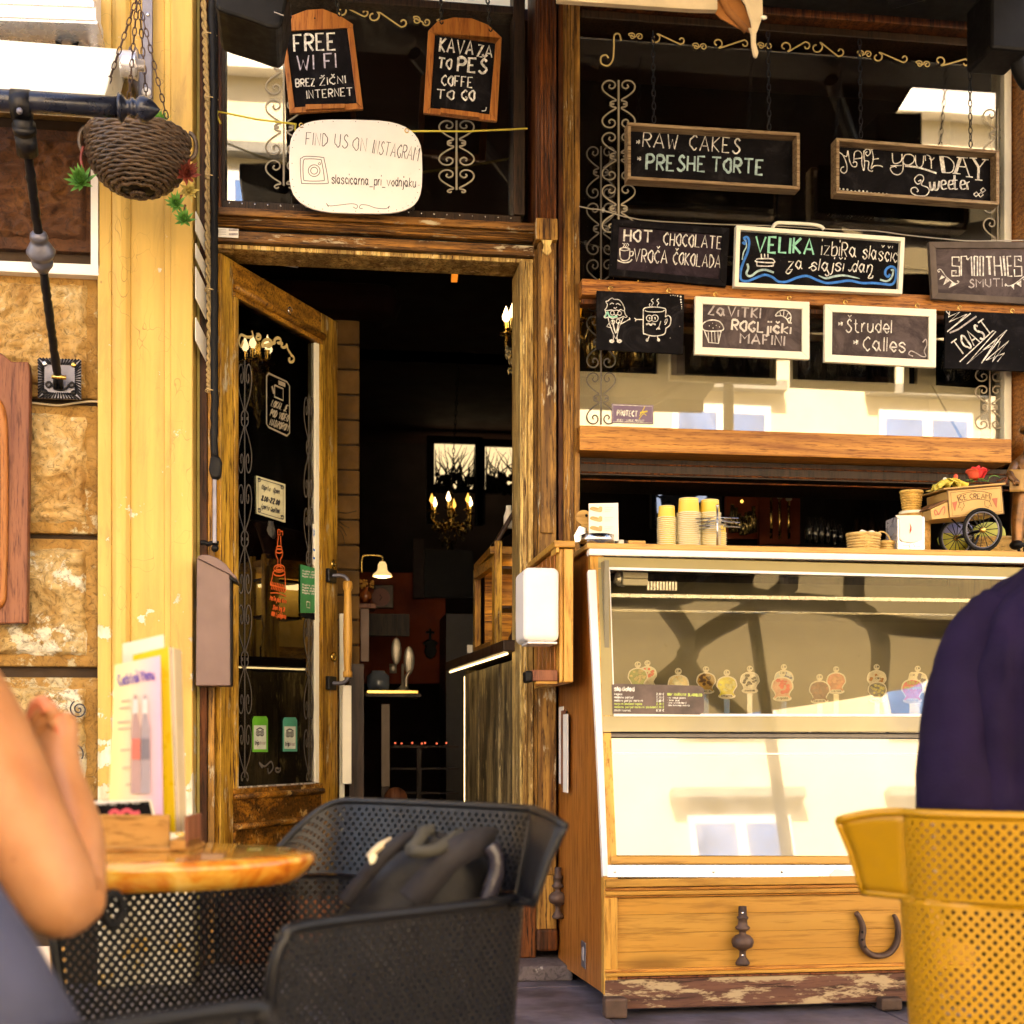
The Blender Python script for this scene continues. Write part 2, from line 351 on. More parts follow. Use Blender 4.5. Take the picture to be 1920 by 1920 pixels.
def yellow_paint():
    m, nt, b = _m('flaking_yellow_paint'); v = coords(nt, (1, 1, .45), False)
    base = ramp(nt, noi(nt, v, 3.2, 5), [(.3, (.66, .40, .085)), (.7, (.76, .50, .13))])
    base = mix(nt, .55, base, ramp(nt, noi(nt, coords(nt, (1, 1, .06), False), 22, 4), [(.3, .55), (.6, 1.0)]), 'MULTIPLY')
    base = mix(nt, ramp(nt, noi(nt, coords(nt, (1, 1, .22), False), 8, 8, .72, .6), [(.55, 0.0), (.72, .55)]), base, (.30, .19, .06))
    vr = N(nt, 'ShaderNodeTexVoronoi', feature='DISTANCE_TO_EDGE'); vr.inputs['Scale'].default_value = 3.2; wn = N(nt, 'ShaderNodeVectorMath', operation='ADD'); nz = N(nt, 'ShaderNodeTexNoise'); nz.inputs['Scale'].default_value = 6; cc0 = coords(nt, (1, 1, .6), False)
    nt.links.new(cc0, nz.inputs['Vector']); nt.links.new(cc0, wn.inputs[0]); nt.links.new(nz.outputs['Color'], wn.inputs[1]); nt.links.new(wn.outputs[0], vr.inputs['Vector'])
    base = mix(nt, mix(nt, 1.0, ramp(nt, vr.outputs['Distance'], [(.0, .75), (.007, 0.0)]), ramp(nt, noi(nt, cc0, 2.4, 3), [(.50, 0.0), (.60, 1.0)]), 'MULTIPLY'), base, (.16, .09, .03))
    tc = N(nt, 'ShaderNodeTexCoord'); sp = N(nt, 'ShaderNodeSeparateXYZ'); nt.links.new(tc.outputs['Object'], sp.inputs[0])
    mr = N(nt, 'ShaderNodeMapRange'); mr.inputs[1].default_value = .25; mr.inputs[2].default_value = 1.75; mr.inputs[3].default_value = .17; mr.inputs[4].default_value = -.075
    nt.links.new(sp.outputs[2], mr.inputs[0]); n2 = noi(nt, coords(nt, (1, 1, 1), False), 9, 9, .68)
    ad = N(nt, 'ShaderNodeMath', operation='ADD'); nt.links.new(n2, ad.inputs[0]); nt.links.new(mr.outputs[0], ad.inputs[1])
    pf = ramp(nt, ad.outputs[0], [(.585, 0.0), (.597, 1.0)])
    col = mix(nt, pf, base, ramp(nt, noi(nt, v, 30, 5), [(.3, (.55, .48, .32)), (.7, (.85, .8, .66))]))
    nt.links.new(col, b.inputs['Base Color']); b.inputs['Roughness'].default_value = .55
    h = mix(nt, .5, mix(nt, 1.0, ramp(nt, pf, [(0, 1.0), (1, 0.0)]), noi(nt, v, 40, 6, .6), 'MULTIPLY'), noi(nt, v, 5, 4))
    bump(nt, h, b, .6, .006); return m
M_yellow = yellow_paint()
def stone_mat(name, a, b_, c, pf=.60, pc=(.80, .70, .48)):
    m, nt, b = _m(name); v = coords(nt, (1, 1, 1))
    col = ramp(nt, noi(nt, v, 5, 7, .65, 1.0), [(.30, a), (.5, b_), (.72, c)])
    f = ramp(nt, noi(nt, v, 7, 9, .72), [(pf, 0.0), (pf+.03, 1.0)])
    col = mix(nt, f, col, pc)
    col = mix(nt, ramp(nt, noi(nt, v, 26, 6, .7, 2.5), [(.36, .7), (.50, .0)]), col, tuple(x*.35 for x in a))  # dark crevices, occlusion shade put into the stone colour
    nt.links.new(col, b.inputs['Base Color']); b.inputs['Roughness'].default_value = .62
    bump(nt, noi(nt, v, 26, 9, .72, 1.5), b, 1.0, .014); return m
M_stone = stone_mat('painted_rough_stone', (.40, .20, .045), (.66, .42, .15), (.84, .68, .38))
M_stonepale = stone_mat('flaking_pale_stone', (.42, .23, .06), (.66, .46, .19), (.80, .66, .40), .52, (.86, .80, .62))
M_stonedark = stone_mat('brown_rough_stone', (.060, .018, .005), (.12, .040, .008), (.22, .085, .018), .66, (.42, .3, .15))  # brown stone, the cassette's shade also put into its tone
M_stoneedge = stone_mat('stone_margin', (.32, .16, .03), (.46, .25, .06), (.58, .36, .12), .60, (.6, .5, .3))
M_mortar = plain('dark_joint', (.05, .028, .014), .9)
M_slate = plain('slate_paving', (.115, .10, .125), .55, var=.55, vs=6, bs=.5, bsc=40)
M_step = stone_mat('marble_step', (.09, .07, .08), (.15, .12, .125), (.22, .18, .18), .66, (.5, .45, .42))
M_ground = plain('street_ground', (.22, .19, .15), .85)
M_white = plain('white_lacquer', (.88, .84, .68), .35, var=.05)
M_cream = plain('cream_metal', (.66, .56, .33), .3, var=.06, coat=.3, bs=.03)
M_whiteplast = plain('white_plastic', (.90, .86, .82), .35, var=.03, bs=.03)
M_alu = plain('brushed_aluminium', (.72, .70, .74), .28, metal=.6, var=.08, bsc=200)
M_steel = plain('polished_steel', (.62, .60, .58), .22, metal=1, var=.08)
M_iron = plain('black_wrought_iron', (.010, .009, .011), .42, metal=.5, var=.4, bs=.5, bsc=70)
M_blueiron = plain('blue_black_enamel', (.016, .019, .036), .30, metal=.3, coat=.35, var=.15, bs=.2, bsc=160)
M_greyiron = plain('hammered_grey_iron', (.16, .16, .20), .4, metal=.6, var=.3, bs=.7, bsc=60)
M_rust = plain('rusty_brown_iron', (.10, .06, .045), .6, metal=.4, var=.5, bs=.7, bsc=80)
M_black = plain('black_paint', (.005, .0045, .005), .55, var=.3, spec=.2)
def slateboard(n, lo, hi):
    m, nt, b = _m(n); v = coords(nt, (1, 1, 1)); col = ramp(nt, noi(nt, v, 7, 7, .7, 1.8), [(.40, lo), (.55, tuple(x*1.8 for x in lo)), (.78, hi)])
    col = mix(nt, ramp(nt, noi(nt, v, 140, 3), [(.70, 0.0), (.76, .35)]), col, (.25, .24, .23)); nt.links.new(col, b.inputs['Base Color']); b.inputs['Roughness'].default_value = .85; b.inputs['Specular IOR Level'].default_value = .1; bump(nt, noi(nt, v, 120, 3), b, .2); return m
M_board = slateboard('black_chalkboard', (.0038, .0032, .0038), (.030, .027, .030))
M_boardgrey = slateboard('dusty_grey_chalkboard', (.055, .042, .042), (.14, .115, .11))
M_boardbrown = slateboard('violet_brown_chalkboard', (.018, .012, .016), (.055, .042, .048))
M_boardgreyf = plain('grey_board_frame', (.12, .092, .075), .75, var=.3, spec=.2)
M_chalk = plain('white_chalk', (.66, .63, .58), .95, var=.55, vs=70, bs=0)
M_chalkdim = plain('faded_chalk', (.42, .38, .37), .95, var=.4, vs=60, bs=0)
M_chalkgreen = plain('mint_chalk', (.25, .62, .46), .95, var=.2, vs=60, bs=0)
M_chalkteal = plain('pale_teal_chalk', (.36, .50, .50), .95, var=.4, vs=60, bs=0)
M_chalkblue = plain('blue_chalk', (.03, .19, .62), .95, var=.25, vs=60, bs=0)
M_ink = plain('black_marker', (.02, .02, .03), .6, bs=0)
M_decal = plain('frosted_scroll_decal', (.33, .28, .20), .6, var=.15, bs=0)
M_decaldim = plain('grey_scroll_decal', (.095, .082, .07), .6, var=.2, bs=0)
M_decalgold = plain('gold_scroll_decal', (.62, .47, .20), .5, var=.15, bs=0)
M_orangeframe = wood('orange_slate_frame', (.52, .20, .045), (.34, .10, .02), 'z', .4, 1.3, .3, coat=.2)
M_shadowframe = wood('worn_shadow_frame', (.42, .30, .17), (.2, .11, .05), 'x', .55, 1.5, .3)
M_brass = plain('brass', (.72, .48, .14), .25, metal=1, var=.2)
M_rope = plain('hemp_rope', (.50, .36, .17), .9, var=.3, vs=60)
M_wire = plain('galvanised_wire', (.45, .40, .33), .4, metal=.8)
M_yellowcord = plain('yellow_cord', (.62, .50, .06), .7)
M_wicker = plain('dark_wicker', (.085, .052, .032), .38, var=.6, vs=30, bs=.6)
M_wickerlight = plain('pale_wicker', (.66, .44, .16), .6, var=.25, vs=40, bs=.5)
M_leaf = plain('green_succulent', (.10, .28, .05), .45, var=.4, vs=20)
M_leafred = plain('red_succulent', (.22, .045, .03), .5, var=.4, vs=20)
M_leafyel = plain('yellow_succulent', (.50, .40, .12), .5, var=.3, vs=20)
M_mail = plain('mauve_brown_metal', (.155, .095, .085), .42, metal=.2, var=.1, bs=.1)
M_paper = plain('white_paper', (.86, .82, .74), .8, var=.05, bs=0)
M_canvas = plain('cream_canvas', (.62, .50, .32), .85, var=.15, bs=.3, bsc=200)
M_canvasorange = plain('orange_brown_canvas', (.34, .13, .03), .8, var=.3)
M_canvastan, nt_, b__ = _m('tan_canvas')
tl_ = N(nt_, 'ShaderNodeBsdfTranslucent'); tl_.inputs[0].default_value = (.30, .24, .13, 1); mx_ = N(nt_, 'ShaderNodeMixShader'); mx_.inputs[0].default_value = .45
nt_.links.new(ramp(nt_, noi(nt_, coords(nt_), 2, 4), [(.3, (.40, .33, .19)), (.7, (.50, .42, .25))]), b__.inputs['Base Color']); b__.inputs['Roughness'].default_value = .9
nt_.links.new(b__.outputs[0], mx_.inputs[1]); nt_.links.new(tl_.outputs[0], mx_.inputs[2]); nt_.links.new(mx_.outputs[0], nt_.nodes['Material Output'].inputs['Surface'])
M_bark = plain('bent_brown_wood', (.02, .012, .008), .6, var=.3)
M_glass = glass('shop_window_glass', .10, (.92, .90, .84), grime=.018)
M_doorglass = glass('door_glass', .08, (.8, .78, .68), grime=.012)
M_caseglass = glass('display_case_glass', .065, (.93, .91, .82), grime=.012)
M_clear = glass('clear_acrylic', .06, (.93, .93, .93), grime=.02, body=.05)
M_redwall = plain('terracotta_plaster', (.24, .042, .012), .85, var=.4, vs=3, bs=.4, bsc=20)
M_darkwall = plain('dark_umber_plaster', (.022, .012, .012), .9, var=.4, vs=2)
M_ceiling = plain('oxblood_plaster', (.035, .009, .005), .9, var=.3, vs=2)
M_brickin = plain('old_yellow_brick', (.15, .075, .016), .85, var=.35, vs=8, bs=.6, bsc=30)
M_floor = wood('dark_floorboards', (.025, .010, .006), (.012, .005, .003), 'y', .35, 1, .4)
M_facade = plain('sunlit_cream_render', (.80, .69, .46), .85, var=.07, vs=1.2, bs=.3, bsc=12)
M_trim = plain('white_stucco_trim', (.88, .84, .74), .8, var=.05)
M_bluepane = plain('blue_window_pane', (.09, .20, .46), .12, var=.3, vs=3, spec=.8, bs=0)
M_ledge = plain('grey_lintel', (.26, .25, .21), .8, var=.2)
# ================================================================== setting
gr = MB(); gr.box(-40, 40, -40, 30, -.30, -.012); struct(gr.build('ground', M_ground, org=Vector((0, 0, 0))))
pv = bpy.data.objects.new('pavement', None); COL.objects.link(pv); ORG['pavement'] = Vector((0, 0, 0)); pv['kind'] = 'structure'; pv['label'] = 'slate slab pavement in front of the shop'
y = -3.2; row = 0
while y < .15:
    hh = .36 if row % 2 else .46; xx = -2.6+(row % 3)*.27
    while xx < 3.6:
        ww = random.uniform(.55, .95); m = MB(); t = random.uniform(-.0015, .0015)
        m.box(xx+.003, xx+ww-.003, y+.003, y+hh-.003, -.03, t); m.build('slab', M_slate, pv, bevel=.004); xx += ww
    y += hh; row += 1
# shop building: everything above and behind the shopfront
bld = thing('shop_building', 'tall shop building whose ground floor holds the wooden cafe front and its dim interior', 'building', (1, 2, 0))
m = MB(); m.box(-12, 14, .28, .7, 3.85, 13); m.box(-12, 14, .7, 9, 12.5, 13); m.box(-12, -1.25, .30, .7, 0, 3.85); m.box(3.2, 14, .30, .7, 0, 3.85)
m.build('upper_wall', M_facade, bld)
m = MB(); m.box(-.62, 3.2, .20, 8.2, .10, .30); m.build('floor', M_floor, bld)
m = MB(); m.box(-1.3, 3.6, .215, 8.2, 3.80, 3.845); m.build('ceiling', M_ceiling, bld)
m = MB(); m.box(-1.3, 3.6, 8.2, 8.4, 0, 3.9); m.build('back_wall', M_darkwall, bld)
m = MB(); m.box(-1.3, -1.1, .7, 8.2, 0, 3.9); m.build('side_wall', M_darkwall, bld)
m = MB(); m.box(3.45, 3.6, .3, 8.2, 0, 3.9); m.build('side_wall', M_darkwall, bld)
a = P(675, 600, 5.0); m = MB()                     # deep red downstand above the rear room
m.box(-1.1, 3.4, 5.0, 5.3, P(780, 600, 5).z, 3.8); m.build('ceiling_beam', M_ceiling, bld)
m = MB(); m.box(-1.1, P(755, 600, 3.4).x, 3.4, 3.8, P(700, 590, 3.4).z, 3.8); m.build('ceiling_beam', M_ceiling, bld, bevel=.12)
m = MB(); q0 = P(790, 1125, 5.0); q1 = P(835, 1282, 5.0); m.box(-1.1, q1.x, 5.0, 5.06, q1.z, q0.z+.2); m.build('red_plaster_panel', M_redwall, bld)
# brick pier just inside the door
pier = thing('brick_pier', 'yellow brick pier just inside the doorway behind the open door', 'pier', P(600, 1640, 1.25))
xr = P(674, 900, 1.25).x; xl = P(430, 900, 1.25).x; m = MB(); m.box(xl, xr-.01, 1.27, 1.6, .3, P(650, 598, 1.25).z); m.build('mortar', M_mortar, pier)
zt = P(650, 600, 1.25).z; rh = abs(P(650, 600, 1.25).z-P(650, 647, 1.25).z); k = 0
while zt > .3:
    xx = xr
    bw = [.17, .30][k % 2]
    while xx > xl:
        m = MB(); m.box(max(xl, xx-bw+.008), xx, 1.25+random.uniform(0, .008), 1.4, zt-rh+.008, zt); m.build('brick', M_brickin, pier, bevel=.006); xx -= bw; bw = .28
    zt -= rh; k += 1
m = MB(); m.box(P(655, 1250, 1.1).x, P(674, 1250, 1.1).x+.02, 1.1, 1.2, .3, P(660, 1245, 1.1).z); m.build('wooden_post', M_darkwood, pier)
# building across the street, seen only in the reflections; it also throws warm light back
opp = thing('opposite_building', 'sunlit cream town house across the street with white framed windows', 'building', (3, -15, 0))
m = MB(); m.box(-14, 20, -16, -15, 0, 11); m.build('wall', M_facade, opp)
m = MB(); m.box(-14.2, 20.2, -15.02, -14.7, 10.6, 11.2); m.build('cornice', M_trim, opp)
for fl in range(3):
    for i in range(8):
        xc = -10.4+i*3.3; zb = 1.0+fl*3.15
        m = MB(); m.box(xc-.78, xc+.78, -15.01, -14.93, zb, zb+1.9); fr = m.build('window', M_trim, opp)
        for sx in (-.38, .38):
            m = MB(); m.box(xc+sx-.3, xc+sx+.3, -14.96, -14.915, zb+.1, zb+1.75); m.build('pane', M_bluepane, fr)
        m = MB(); m.box(xc-1.0, xc+1.0, -15.01, -14.75, zb+2.1, zb+2.25); m.build('lintel', M_ledge, fr)
# ------------------------------------------------------------------ rusticated stone wall
ws = thing('stone_wall', 'rusticated stone wall of big rough blocks left of the yellow pilaster', 'wall', (X(60), 0, 0))
xR = X(187); m = MB(); m.box(-4.2, xR-.004, .035, .30, 0, 3.9); m.build('mortar', M_mortar, ws)
def rock(x0, x1, z0, z1, Mf, Me, amp=.030, seed=0):
    e = MB(); e.box(x0, x1, .0, .06, z0, z1); st = e.build('stone', Me, ws, bevel=.008)
    i0, i1, j0, j1 = x0+.045, x1-.042, z0+.042, z1-.040
    nu = max(6, min(90, int((i1-i0)/.006))); nv = max(6, min(80, int((j1-j0)/.006))); g = MB()
    def fn(u, v):
        x_, z_ = i0+(i1-i0)*u, j0+(j1-j0)*v; e_ = min(u, 1-u)*(i1-i0); e2 = min(v, 1-v)*(j1-j0); ed = min(1, min(e_, e2)/.014)
        p = Vector((x_*13+noise.noise(Vector((x_*9, z_*9, seed)))*1.2, z_*15, seed*3.7)); n = noise.ridged_multi_fractal(p, .9, 2.1, 4, 1.0, 2.0)*.5-.55; n2 = noise.noise(p*2.7+Vector((5, 2, 1))); n3 = abs(noise.noise(p*1.3+Vector((1, 7, 3))))
        j_ = noise.noise(Vector((x_*22, z_*22, seed)))*.011
        return Vector((x_+(0 if 0 < u < 1 else j_), .0-.0005-ed*(.016+amp*(n*.9+.55*n2-.5*n3+.35)), z_+(0 if 0 < v < 1 else j_)))
    g.grid(fn, nu, nv); o = g.build('rough_face', Mf, st, smooth=True); o.data.materials[0] = Mf
def zz(py): return Z(100, py)
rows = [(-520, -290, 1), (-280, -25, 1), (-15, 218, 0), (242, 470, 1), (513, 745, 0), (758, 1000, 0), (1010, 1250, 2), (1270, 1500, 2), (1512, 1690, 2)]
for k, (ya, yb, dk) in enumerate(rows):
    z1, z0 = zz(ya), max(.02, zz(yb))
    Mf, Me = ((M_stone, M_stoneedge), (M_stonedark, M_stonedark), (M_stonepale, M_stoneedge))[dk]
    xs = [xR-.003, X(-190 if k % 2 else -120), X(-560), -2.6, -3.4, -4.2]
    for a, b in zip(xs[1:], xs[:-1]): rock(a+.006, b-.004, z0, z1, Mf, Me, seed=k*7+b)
# ------------------------------------------------------------------ yellow pilaster
prof = [(187, .2), (187, -.05), (212, -.05), (213.5, -.045), (215, -.056), (222, -.066), (232, -.070), (240, -.066), (247, -.054), (248.5, -.040), (310, -.040), (311.5, -.052), (322, -.052), (323.5, -.062), (363, -.062), (364.5, -.055)]
m = MB(); pts = [(X(px, 0), y_, 0) for px, y_ in prof]+[(X(364.5, 0)+.002, .2, 0)]
m.prism(pts, (0, 0, 3.9)); pil = m.build('pilaster', M_yellow, org=Vector((X(270), 0, 0)), bevel=.002)
tag(pil, 'flaking yellow painted pilaster between the stone wall and the wooden shopfront', 'pilaster')
m = MB(); m.box(X(364)+.004, X(374, .05), .06, .2, 0, 3.9); tag(m.build('wall_return', plain('olive_tone', (.36, .30, .09), .7), bevel=.002), 'narrow olive wall return beside the yellow pilaster', 'wall')  # olive, darker than the pilaster front
# ================================================================== wooden shopfront
sf = thing('wooden_shopfront', 'weathered oak shopfront frame with carved posts round the doorway and windows', 'shopfront', (X(1000), .1, 0))
def zr(px, py, Y=0): return Z(px, py, Y)
ztop = 3.9
def post(name, xa, xb, Yf, Yb, z0, z1, mt, bev=.003):
    m = MB(); m.box(X(xa, Yf), X(xb, Yf), Yf, Yb, z0, z1); return m.build(name, mt, sf, bevel=bev)
# left jamb strips
post('jamb', 374, 389, .06, .2, 0, ztop, M_oakred); post('jamb', 389.5, 402, .035, .2, 0, ztop, M_oak)
post('jamb', 402.5, 409, .07, .2, 0, ztop, M_black); post('jamb', 409.5, 415, .05, .2, zr(410, 455), ztop, M_oakred)
# lintel block between door and transom window: stacked mouldings
zA, zB, zC, zD, zE, zF = [zr(415, q) for q in (387, 402, 420, 427, 444, 457)]
xl, xr_ = X(405, 0), X(1003, 0)
for a, b, yf, mt in ((zB, zA, .00, M_oakx), (zC, zB-.001, .015, M_oakx), (zD, zC-.001, .045, M_black), (zE, zD-.001, .02, M_oakx), (zF+.012, zE-.001, .004, M_oakx), (zF-.006, zF+.011, .03, M_oaklight)):
    m = MB(); m.box(xl, xr_, yf, .2, a, b); m.build('lintel_moulding', mt, sf, bevel=.004)
for k, q in enumerate((407, 412, 417)):
    m = MB(); z = zr(415, q); m.tube([(xl, .012, z), (xr_, .012, z)], .004, 6); m.build('lintel_bead', M_oakx, sf, smooth=True)
# right door jamb, fluted pilaster post, outer post
def flutes(xa, xb, Yf, z0, z1, n, mt, r=.006):
    a, b = X(xa, Yf), X(xb, Yf)
    for i in range(n):
        x_ = a+(b-a)*(i+.5)/n; m = MB(); m.tube([(x_, Yf, z0), (x_, Yf, z1)], r, 7); m.build('flute', mt, sf, smooth=True)
zsill = .30
post('door_jamb', 975, 989, .00, .22, zsill, zF-.008, M_oaklight); post('door_jamb', 989.3, 1000, .012, .2, zsill, zF-.008, M_oaklight); post('door_jamb', 1000.5, 1009, .03, .2, zsill, zF+.05, M_oak)
flutes(976, 988, .0, zsill, zF-.01, 2, M_oaklight, .003)
zb0, zb1 = zr(1025, 452, -.02), zr(1025, 411, -.02)
post('post', 1009.5, 1043, -.005, .2, zr(1010, 1640), zb0, M_oak); post('post', 1014, 1039, -.016, -.004, zr(1010, 1000), zb0-.03, M_oak)
post('post_block', 1005, 1046, -.035, .2, zb0, zb1, M_oak, .005); post('post', 1004, 1043, -.004, .2, zb1, ztop, M_oakred)
flutes(1006, 1040, -.004, zb1, ztop, 5, M_oakred, .005)
m = MB(); cxk = X(1026, -.03); zk = zr(1026, 462, -.03)
m.prism([(cxk-.025, -.016, zk+.03), (cxk+.025, -.016, zk+.03), (cxk+.012, -.016, zk+.005), (cxk+.018, -.016, zk-.02), (cxk, -.016, zk-.035), (cxk-.018, -.016, zk-.02), (cxk-.012, -.016, zk+.005)], (0, -.015, 0)); m.build('carved_drop', M_oaklight, sf, bevel=.003)
zpb = zr(1010, 1632); m = MB(); m.box(X(1006, -.02), X(1046, -.02), -.03, .2, .09, zr(1020, 1740)); m.build('post_base', M_oakred, sf, bevel=.012)
m = MB(); m.box(X(1008, -.02), X(1044, -.02), -.02, .2, zr(1020, 1742), zr(1020, 1640)); m.build('post_base', M_oak, sf, bevel=.005)
post('post', 1047, 1057, .02, .2, .09, ztop, M_oakred); post('post', 1057.4, 1076, .0, .2, .09, ztop, M_oak); post('post', 1076.4, 1087.5, .03, .2, .09, ztop, M_oak)
flutes(1058, 1075, .0, .1, ztop, 3, M_oak, .004)
# transom window over the door
tw = bpy.data.objects.new('transom_window', None)
Yg = .13
def frame4(parent, name, x0, y0, x1, y1, t, Yf, Yb, mt, zt=None, bev=.003):
    a, b = X(x0, Yf), X(x1, Yf); z0 = Z(x0, y1, Yf); z1 = Z(x0, y0, Yf) if zt is None else zt; k = t/FPX*D0
    for (p, q, r_, s_) in ((a, b, z0, z0+k), (a, b, z1-k, z1), (a, a+k, z0+k, z1-k), (b-k, b, z0+k, z1-k)):
        m = MB(); m.box(p, q, Yf, Yb, r_, s_); m.build(name, mt, parent, bevel=bev)
    return a+k, b-k, z0+k, z1-k
M_blackwood = wood('blackened_frame', (.040, .018, .007), (.012, .006, .003), 'z', .5, 1.2, .4)
fx0, fx1, fz0, fz1 = frame4(sf, 'window_frame', 407, -30, 977, 389, 15, .07, .16, M_blackwood)
m = MB(); m.box(fx0-.004, fx1+.004, Yg, Yg+.006, fz0-.004, fz1+.004); tp = m.build('transom_pane', M_glass, sf)
m = MB(); m.box(X(960, .1), X(982, .1), .06, .16, fz0, ztop); m.build('window_frame', M_blackwood, sf, bevel=.004)
for xx in range(430, 960, 24):
    m = MB(); q = P(xx, 0, .066); m.ball((q.x, .068, fz0-.012), .004, n=6, m=4); m.build('nail', M_steel, sf)
prT = lambda px, py: P(px, py, Yg-.002)
m = MB(); scroll_column(m, 532, 68, 352, 34, 5, 3.0, prT); m.build('scroll_decal', M_decal, tp)
m = MB(); scroll_column(m, 856, 222, 360, 33, 3, 3.0, prT); m.build('scroll_decal', M_decal, tp)
m = MB()
for (xa, ya, xb, yb, r) in ((640, 17, 684, 26, 10), (700, 25, 755, 45, 12)): s_scroll(m, xa, ya, xb, yb, r, 3, prT)
stroke(m, spiral(781, 38, 2, 8, 0, 500)+spiral(800, 41, 8, 2, 180, 600), 2.6, prT, FRONT, True, n=2)
stroke(m, spiral(824, 43, 2, 7, 0, 500), 2.6, prT, FRONT, True, n=2); m.build('scroll_decal', M_decalgold, tp)
# big display window
bx0, bx1 = X(1088, .09), X(1899, .09); zs = Z(1088, 800, .09)
m = MB(); m.box(bx0, bx1, .12, .127, zs, ztop-.2); bp = m.build('display_pane', M_glass, sf)
m = MB(); m.box(X(1880, .1), X(1896, .09), .085, .2, zs, ztop); m.build('window_post', M_white, sf, bevel=.003)
m = MB(); m.box(bx1, X(1915, .05), .0, .2, Z(1900, 860), ztop); m.build('window_post', M_rail, sf, bevel=.004)
m = MB(); m.box(bx1+.04, 3.5, .05, .2, 0, ztop); m.build('window_post', M_blackwood, sf, bevel=.004)
zq = Z(1500, 34, .05); m = MB(); m.box(bx0, 3.4, .02, .2, zq-.01, ztop); m.build('window_head', M_oakred, sf, bevel=.004)
m = MB(); m.box(bx0, bx1, .08, .2, zq-.045, zq-.012); m.build('window_head', M_blackwood, sf, bevel=.004)
# sill beam over the hatch
zb1_, zb0_ = Z(1088, 797, -.02), Z(1088, 844, -.02)
m = MB(); m.box(X(1087, -.02), X(1897, -.02), -.02, .2, zb0_, zb1_); m.build('sill_beam', M_beam, sf, bevel=.004)
m = MB(); m.box(X(1087, .1), X(1910, .1), .10, .5, zb0_-.07, zb0_-.003); m.build('hatch_head', M_blackwood, sf)
for q in (12, 30, 44):
    m = MB(); z = zb0_-q/490; m.tube([(X(1090, .1), .097, z), (X(1900, .1), .097, z)], .003, 5); m.build('hatch_groove', M_oakred, sf)
# counter-height sill and the panel below it, behind the ice cream case
m = MB(); m.box(X(1087, .05), 3.4, .05, .25, .09, Z(1100, 1020, .1)); m.build('stall_riser', M_darkwood, sf)
# painted scrolls on the big pane
prW = lambda px, py: P(px, py, .118)
m = MB(); scroll_column(m, 1160, 146, 440, 31, 6, 2.8, prW); m.build('scroll_decal', M_decal, bp)
m = MB(); scroll_column(m, 1127, 270, 800, 27, 10, 2.6, prW); m.build('scroll_decal', M_decaldim, bp)
m = MB(); scroll_column(m, 1871, 200, 455, 27, 5, 2.6, prW); m.build('scroll_decal', M_decal, bp)
m = MB(); scroll_column(m, 1856, 630, 808, 27, 4, 2.8, prW); m.build('scroll_decal', M_decal, bp)
m = MB()
stroke(m, [(1165, 76), (1161, 64), (1152, 66), (1151, 90), (1149, 112), (1140, 123), (1128, 119), (1127, 107), (1136, 103), (1141, 109)], 3, prW, FRONT, True)
for cx, cy_ in ((1187, 68), (1307, 87), (1429, 86), (1616, 101), (1726, 120), (1838, 122)):
    stroke(m, spiral(cx-2, cy_, 1.5, 7, 60, 520, 14)+spiral(cx+12, cy_+1, 7, 1.5, 180, -300, 14), 2.3, prW, FRONT, True, n=2)
for xa, ya, xb, yb, r, fl in ((1228, 68, 1277, 78, 10, 1), (1345, 85, 1396, 80, 10, -1), (1472, 92, 1512, 84, 11, -1), (1531, 84, 1575, 100, 12, 1), (1645, 103, 1695, 112, 10, 1), (1762, 118, 1810, 116, 10, -1)):
    s_scroll(m, xa, ya, xb, yb, r, 2.8, prW, flip=fl)
stroke(m, [(1870, 128), (1876, 122), (1881, 130), (1879, 150), (1881, 170), (1890, 178), (1899, 168), (1893, 162)], 3, prW, FRONT, True); m.build('scroll_decal', M_decalgold, bp)
# security sticker on the pane
m = MB(); patch(m, [(1147, 757), (1225, 760), (1225, 795), (1147, 792)], prW, FRONT); st = m.build('window_sticker', plain('violet_sticker', (.17, .11, .20), .5, bs=0), bp)
m = MB(); pr2 = lambda px, py: P(px, py, .1165)
lettering(m, 'PROTECT', 1157, 779, 1195, 781, 10, 2.6, pr2, FRONT, .1); lettering(m, 'OBJEKT VARUJE PROTECT', 1157, 789.5, 1208, 791.5, 4, .9, pr2, FRONT, .1)
stroke(m, [(1149, 759), (1223, 762), (1223, 793), (1149, 790)], 1, pr2, FRONT, False, True); m.build('sticker_print', M_chalk, st)
m = MB(); stroke(m, [(1199, 780), (1205, 770), (1209, 762)], 1.6, pr2, FRONT); stroke(m, [(1200, 774), (1214, 771)], 3, pr2, FRONT, False); stroke(m, [(1198, 786), (1206, 776), (1212, 779)], 1.5, pr2, FRONT); m.build('sticker_print', M_yellowcord, st)
# clear bright boards of the bar fridge standing right behind the glass
wf = thing('white_back_cabinet', 'white cabinet with open compartments standing behind the lower window pane', 'cabinet', P(1400, 800, .3))
pbw = lambda x0, y0, x1, y1: (lambda m: m.box(X(x0, .16), X(x1, .16), .16, .19, Z(1088, y1, .16), Z(1088, y0, .16)) and m)(MB())
pbw(1075, 696, 1740, 812).build('apron_board', M_white, wf)
m = MB(); m.prism([P(1740, 712, .16), P(1741, 818, .16), P(1800, 822, .16)], (0, .02, 0)); m.build('apron_board', M_white, wf)
m = MB(); m.prism([P(1748, 722, .15), P(1838, 728, .15), P(1838, 822, .15), P(1806, 822, .15)], (0, .02, 0)); m.build('apron_board', M_white, wf)
for xa, xb, yt in ((1233, 1259, 520), (1455, 1487, 540), (1681, 1705, 560), (1720, 1755, 560)): pbw(xa, yt, xb, 697).build('upright', M_white, wf, bevel=.002)
pbw(1259.5, 640, 1284, 697).build('grey_side', plain('grey_laminate', (.20, .18, .19), .5), wf)
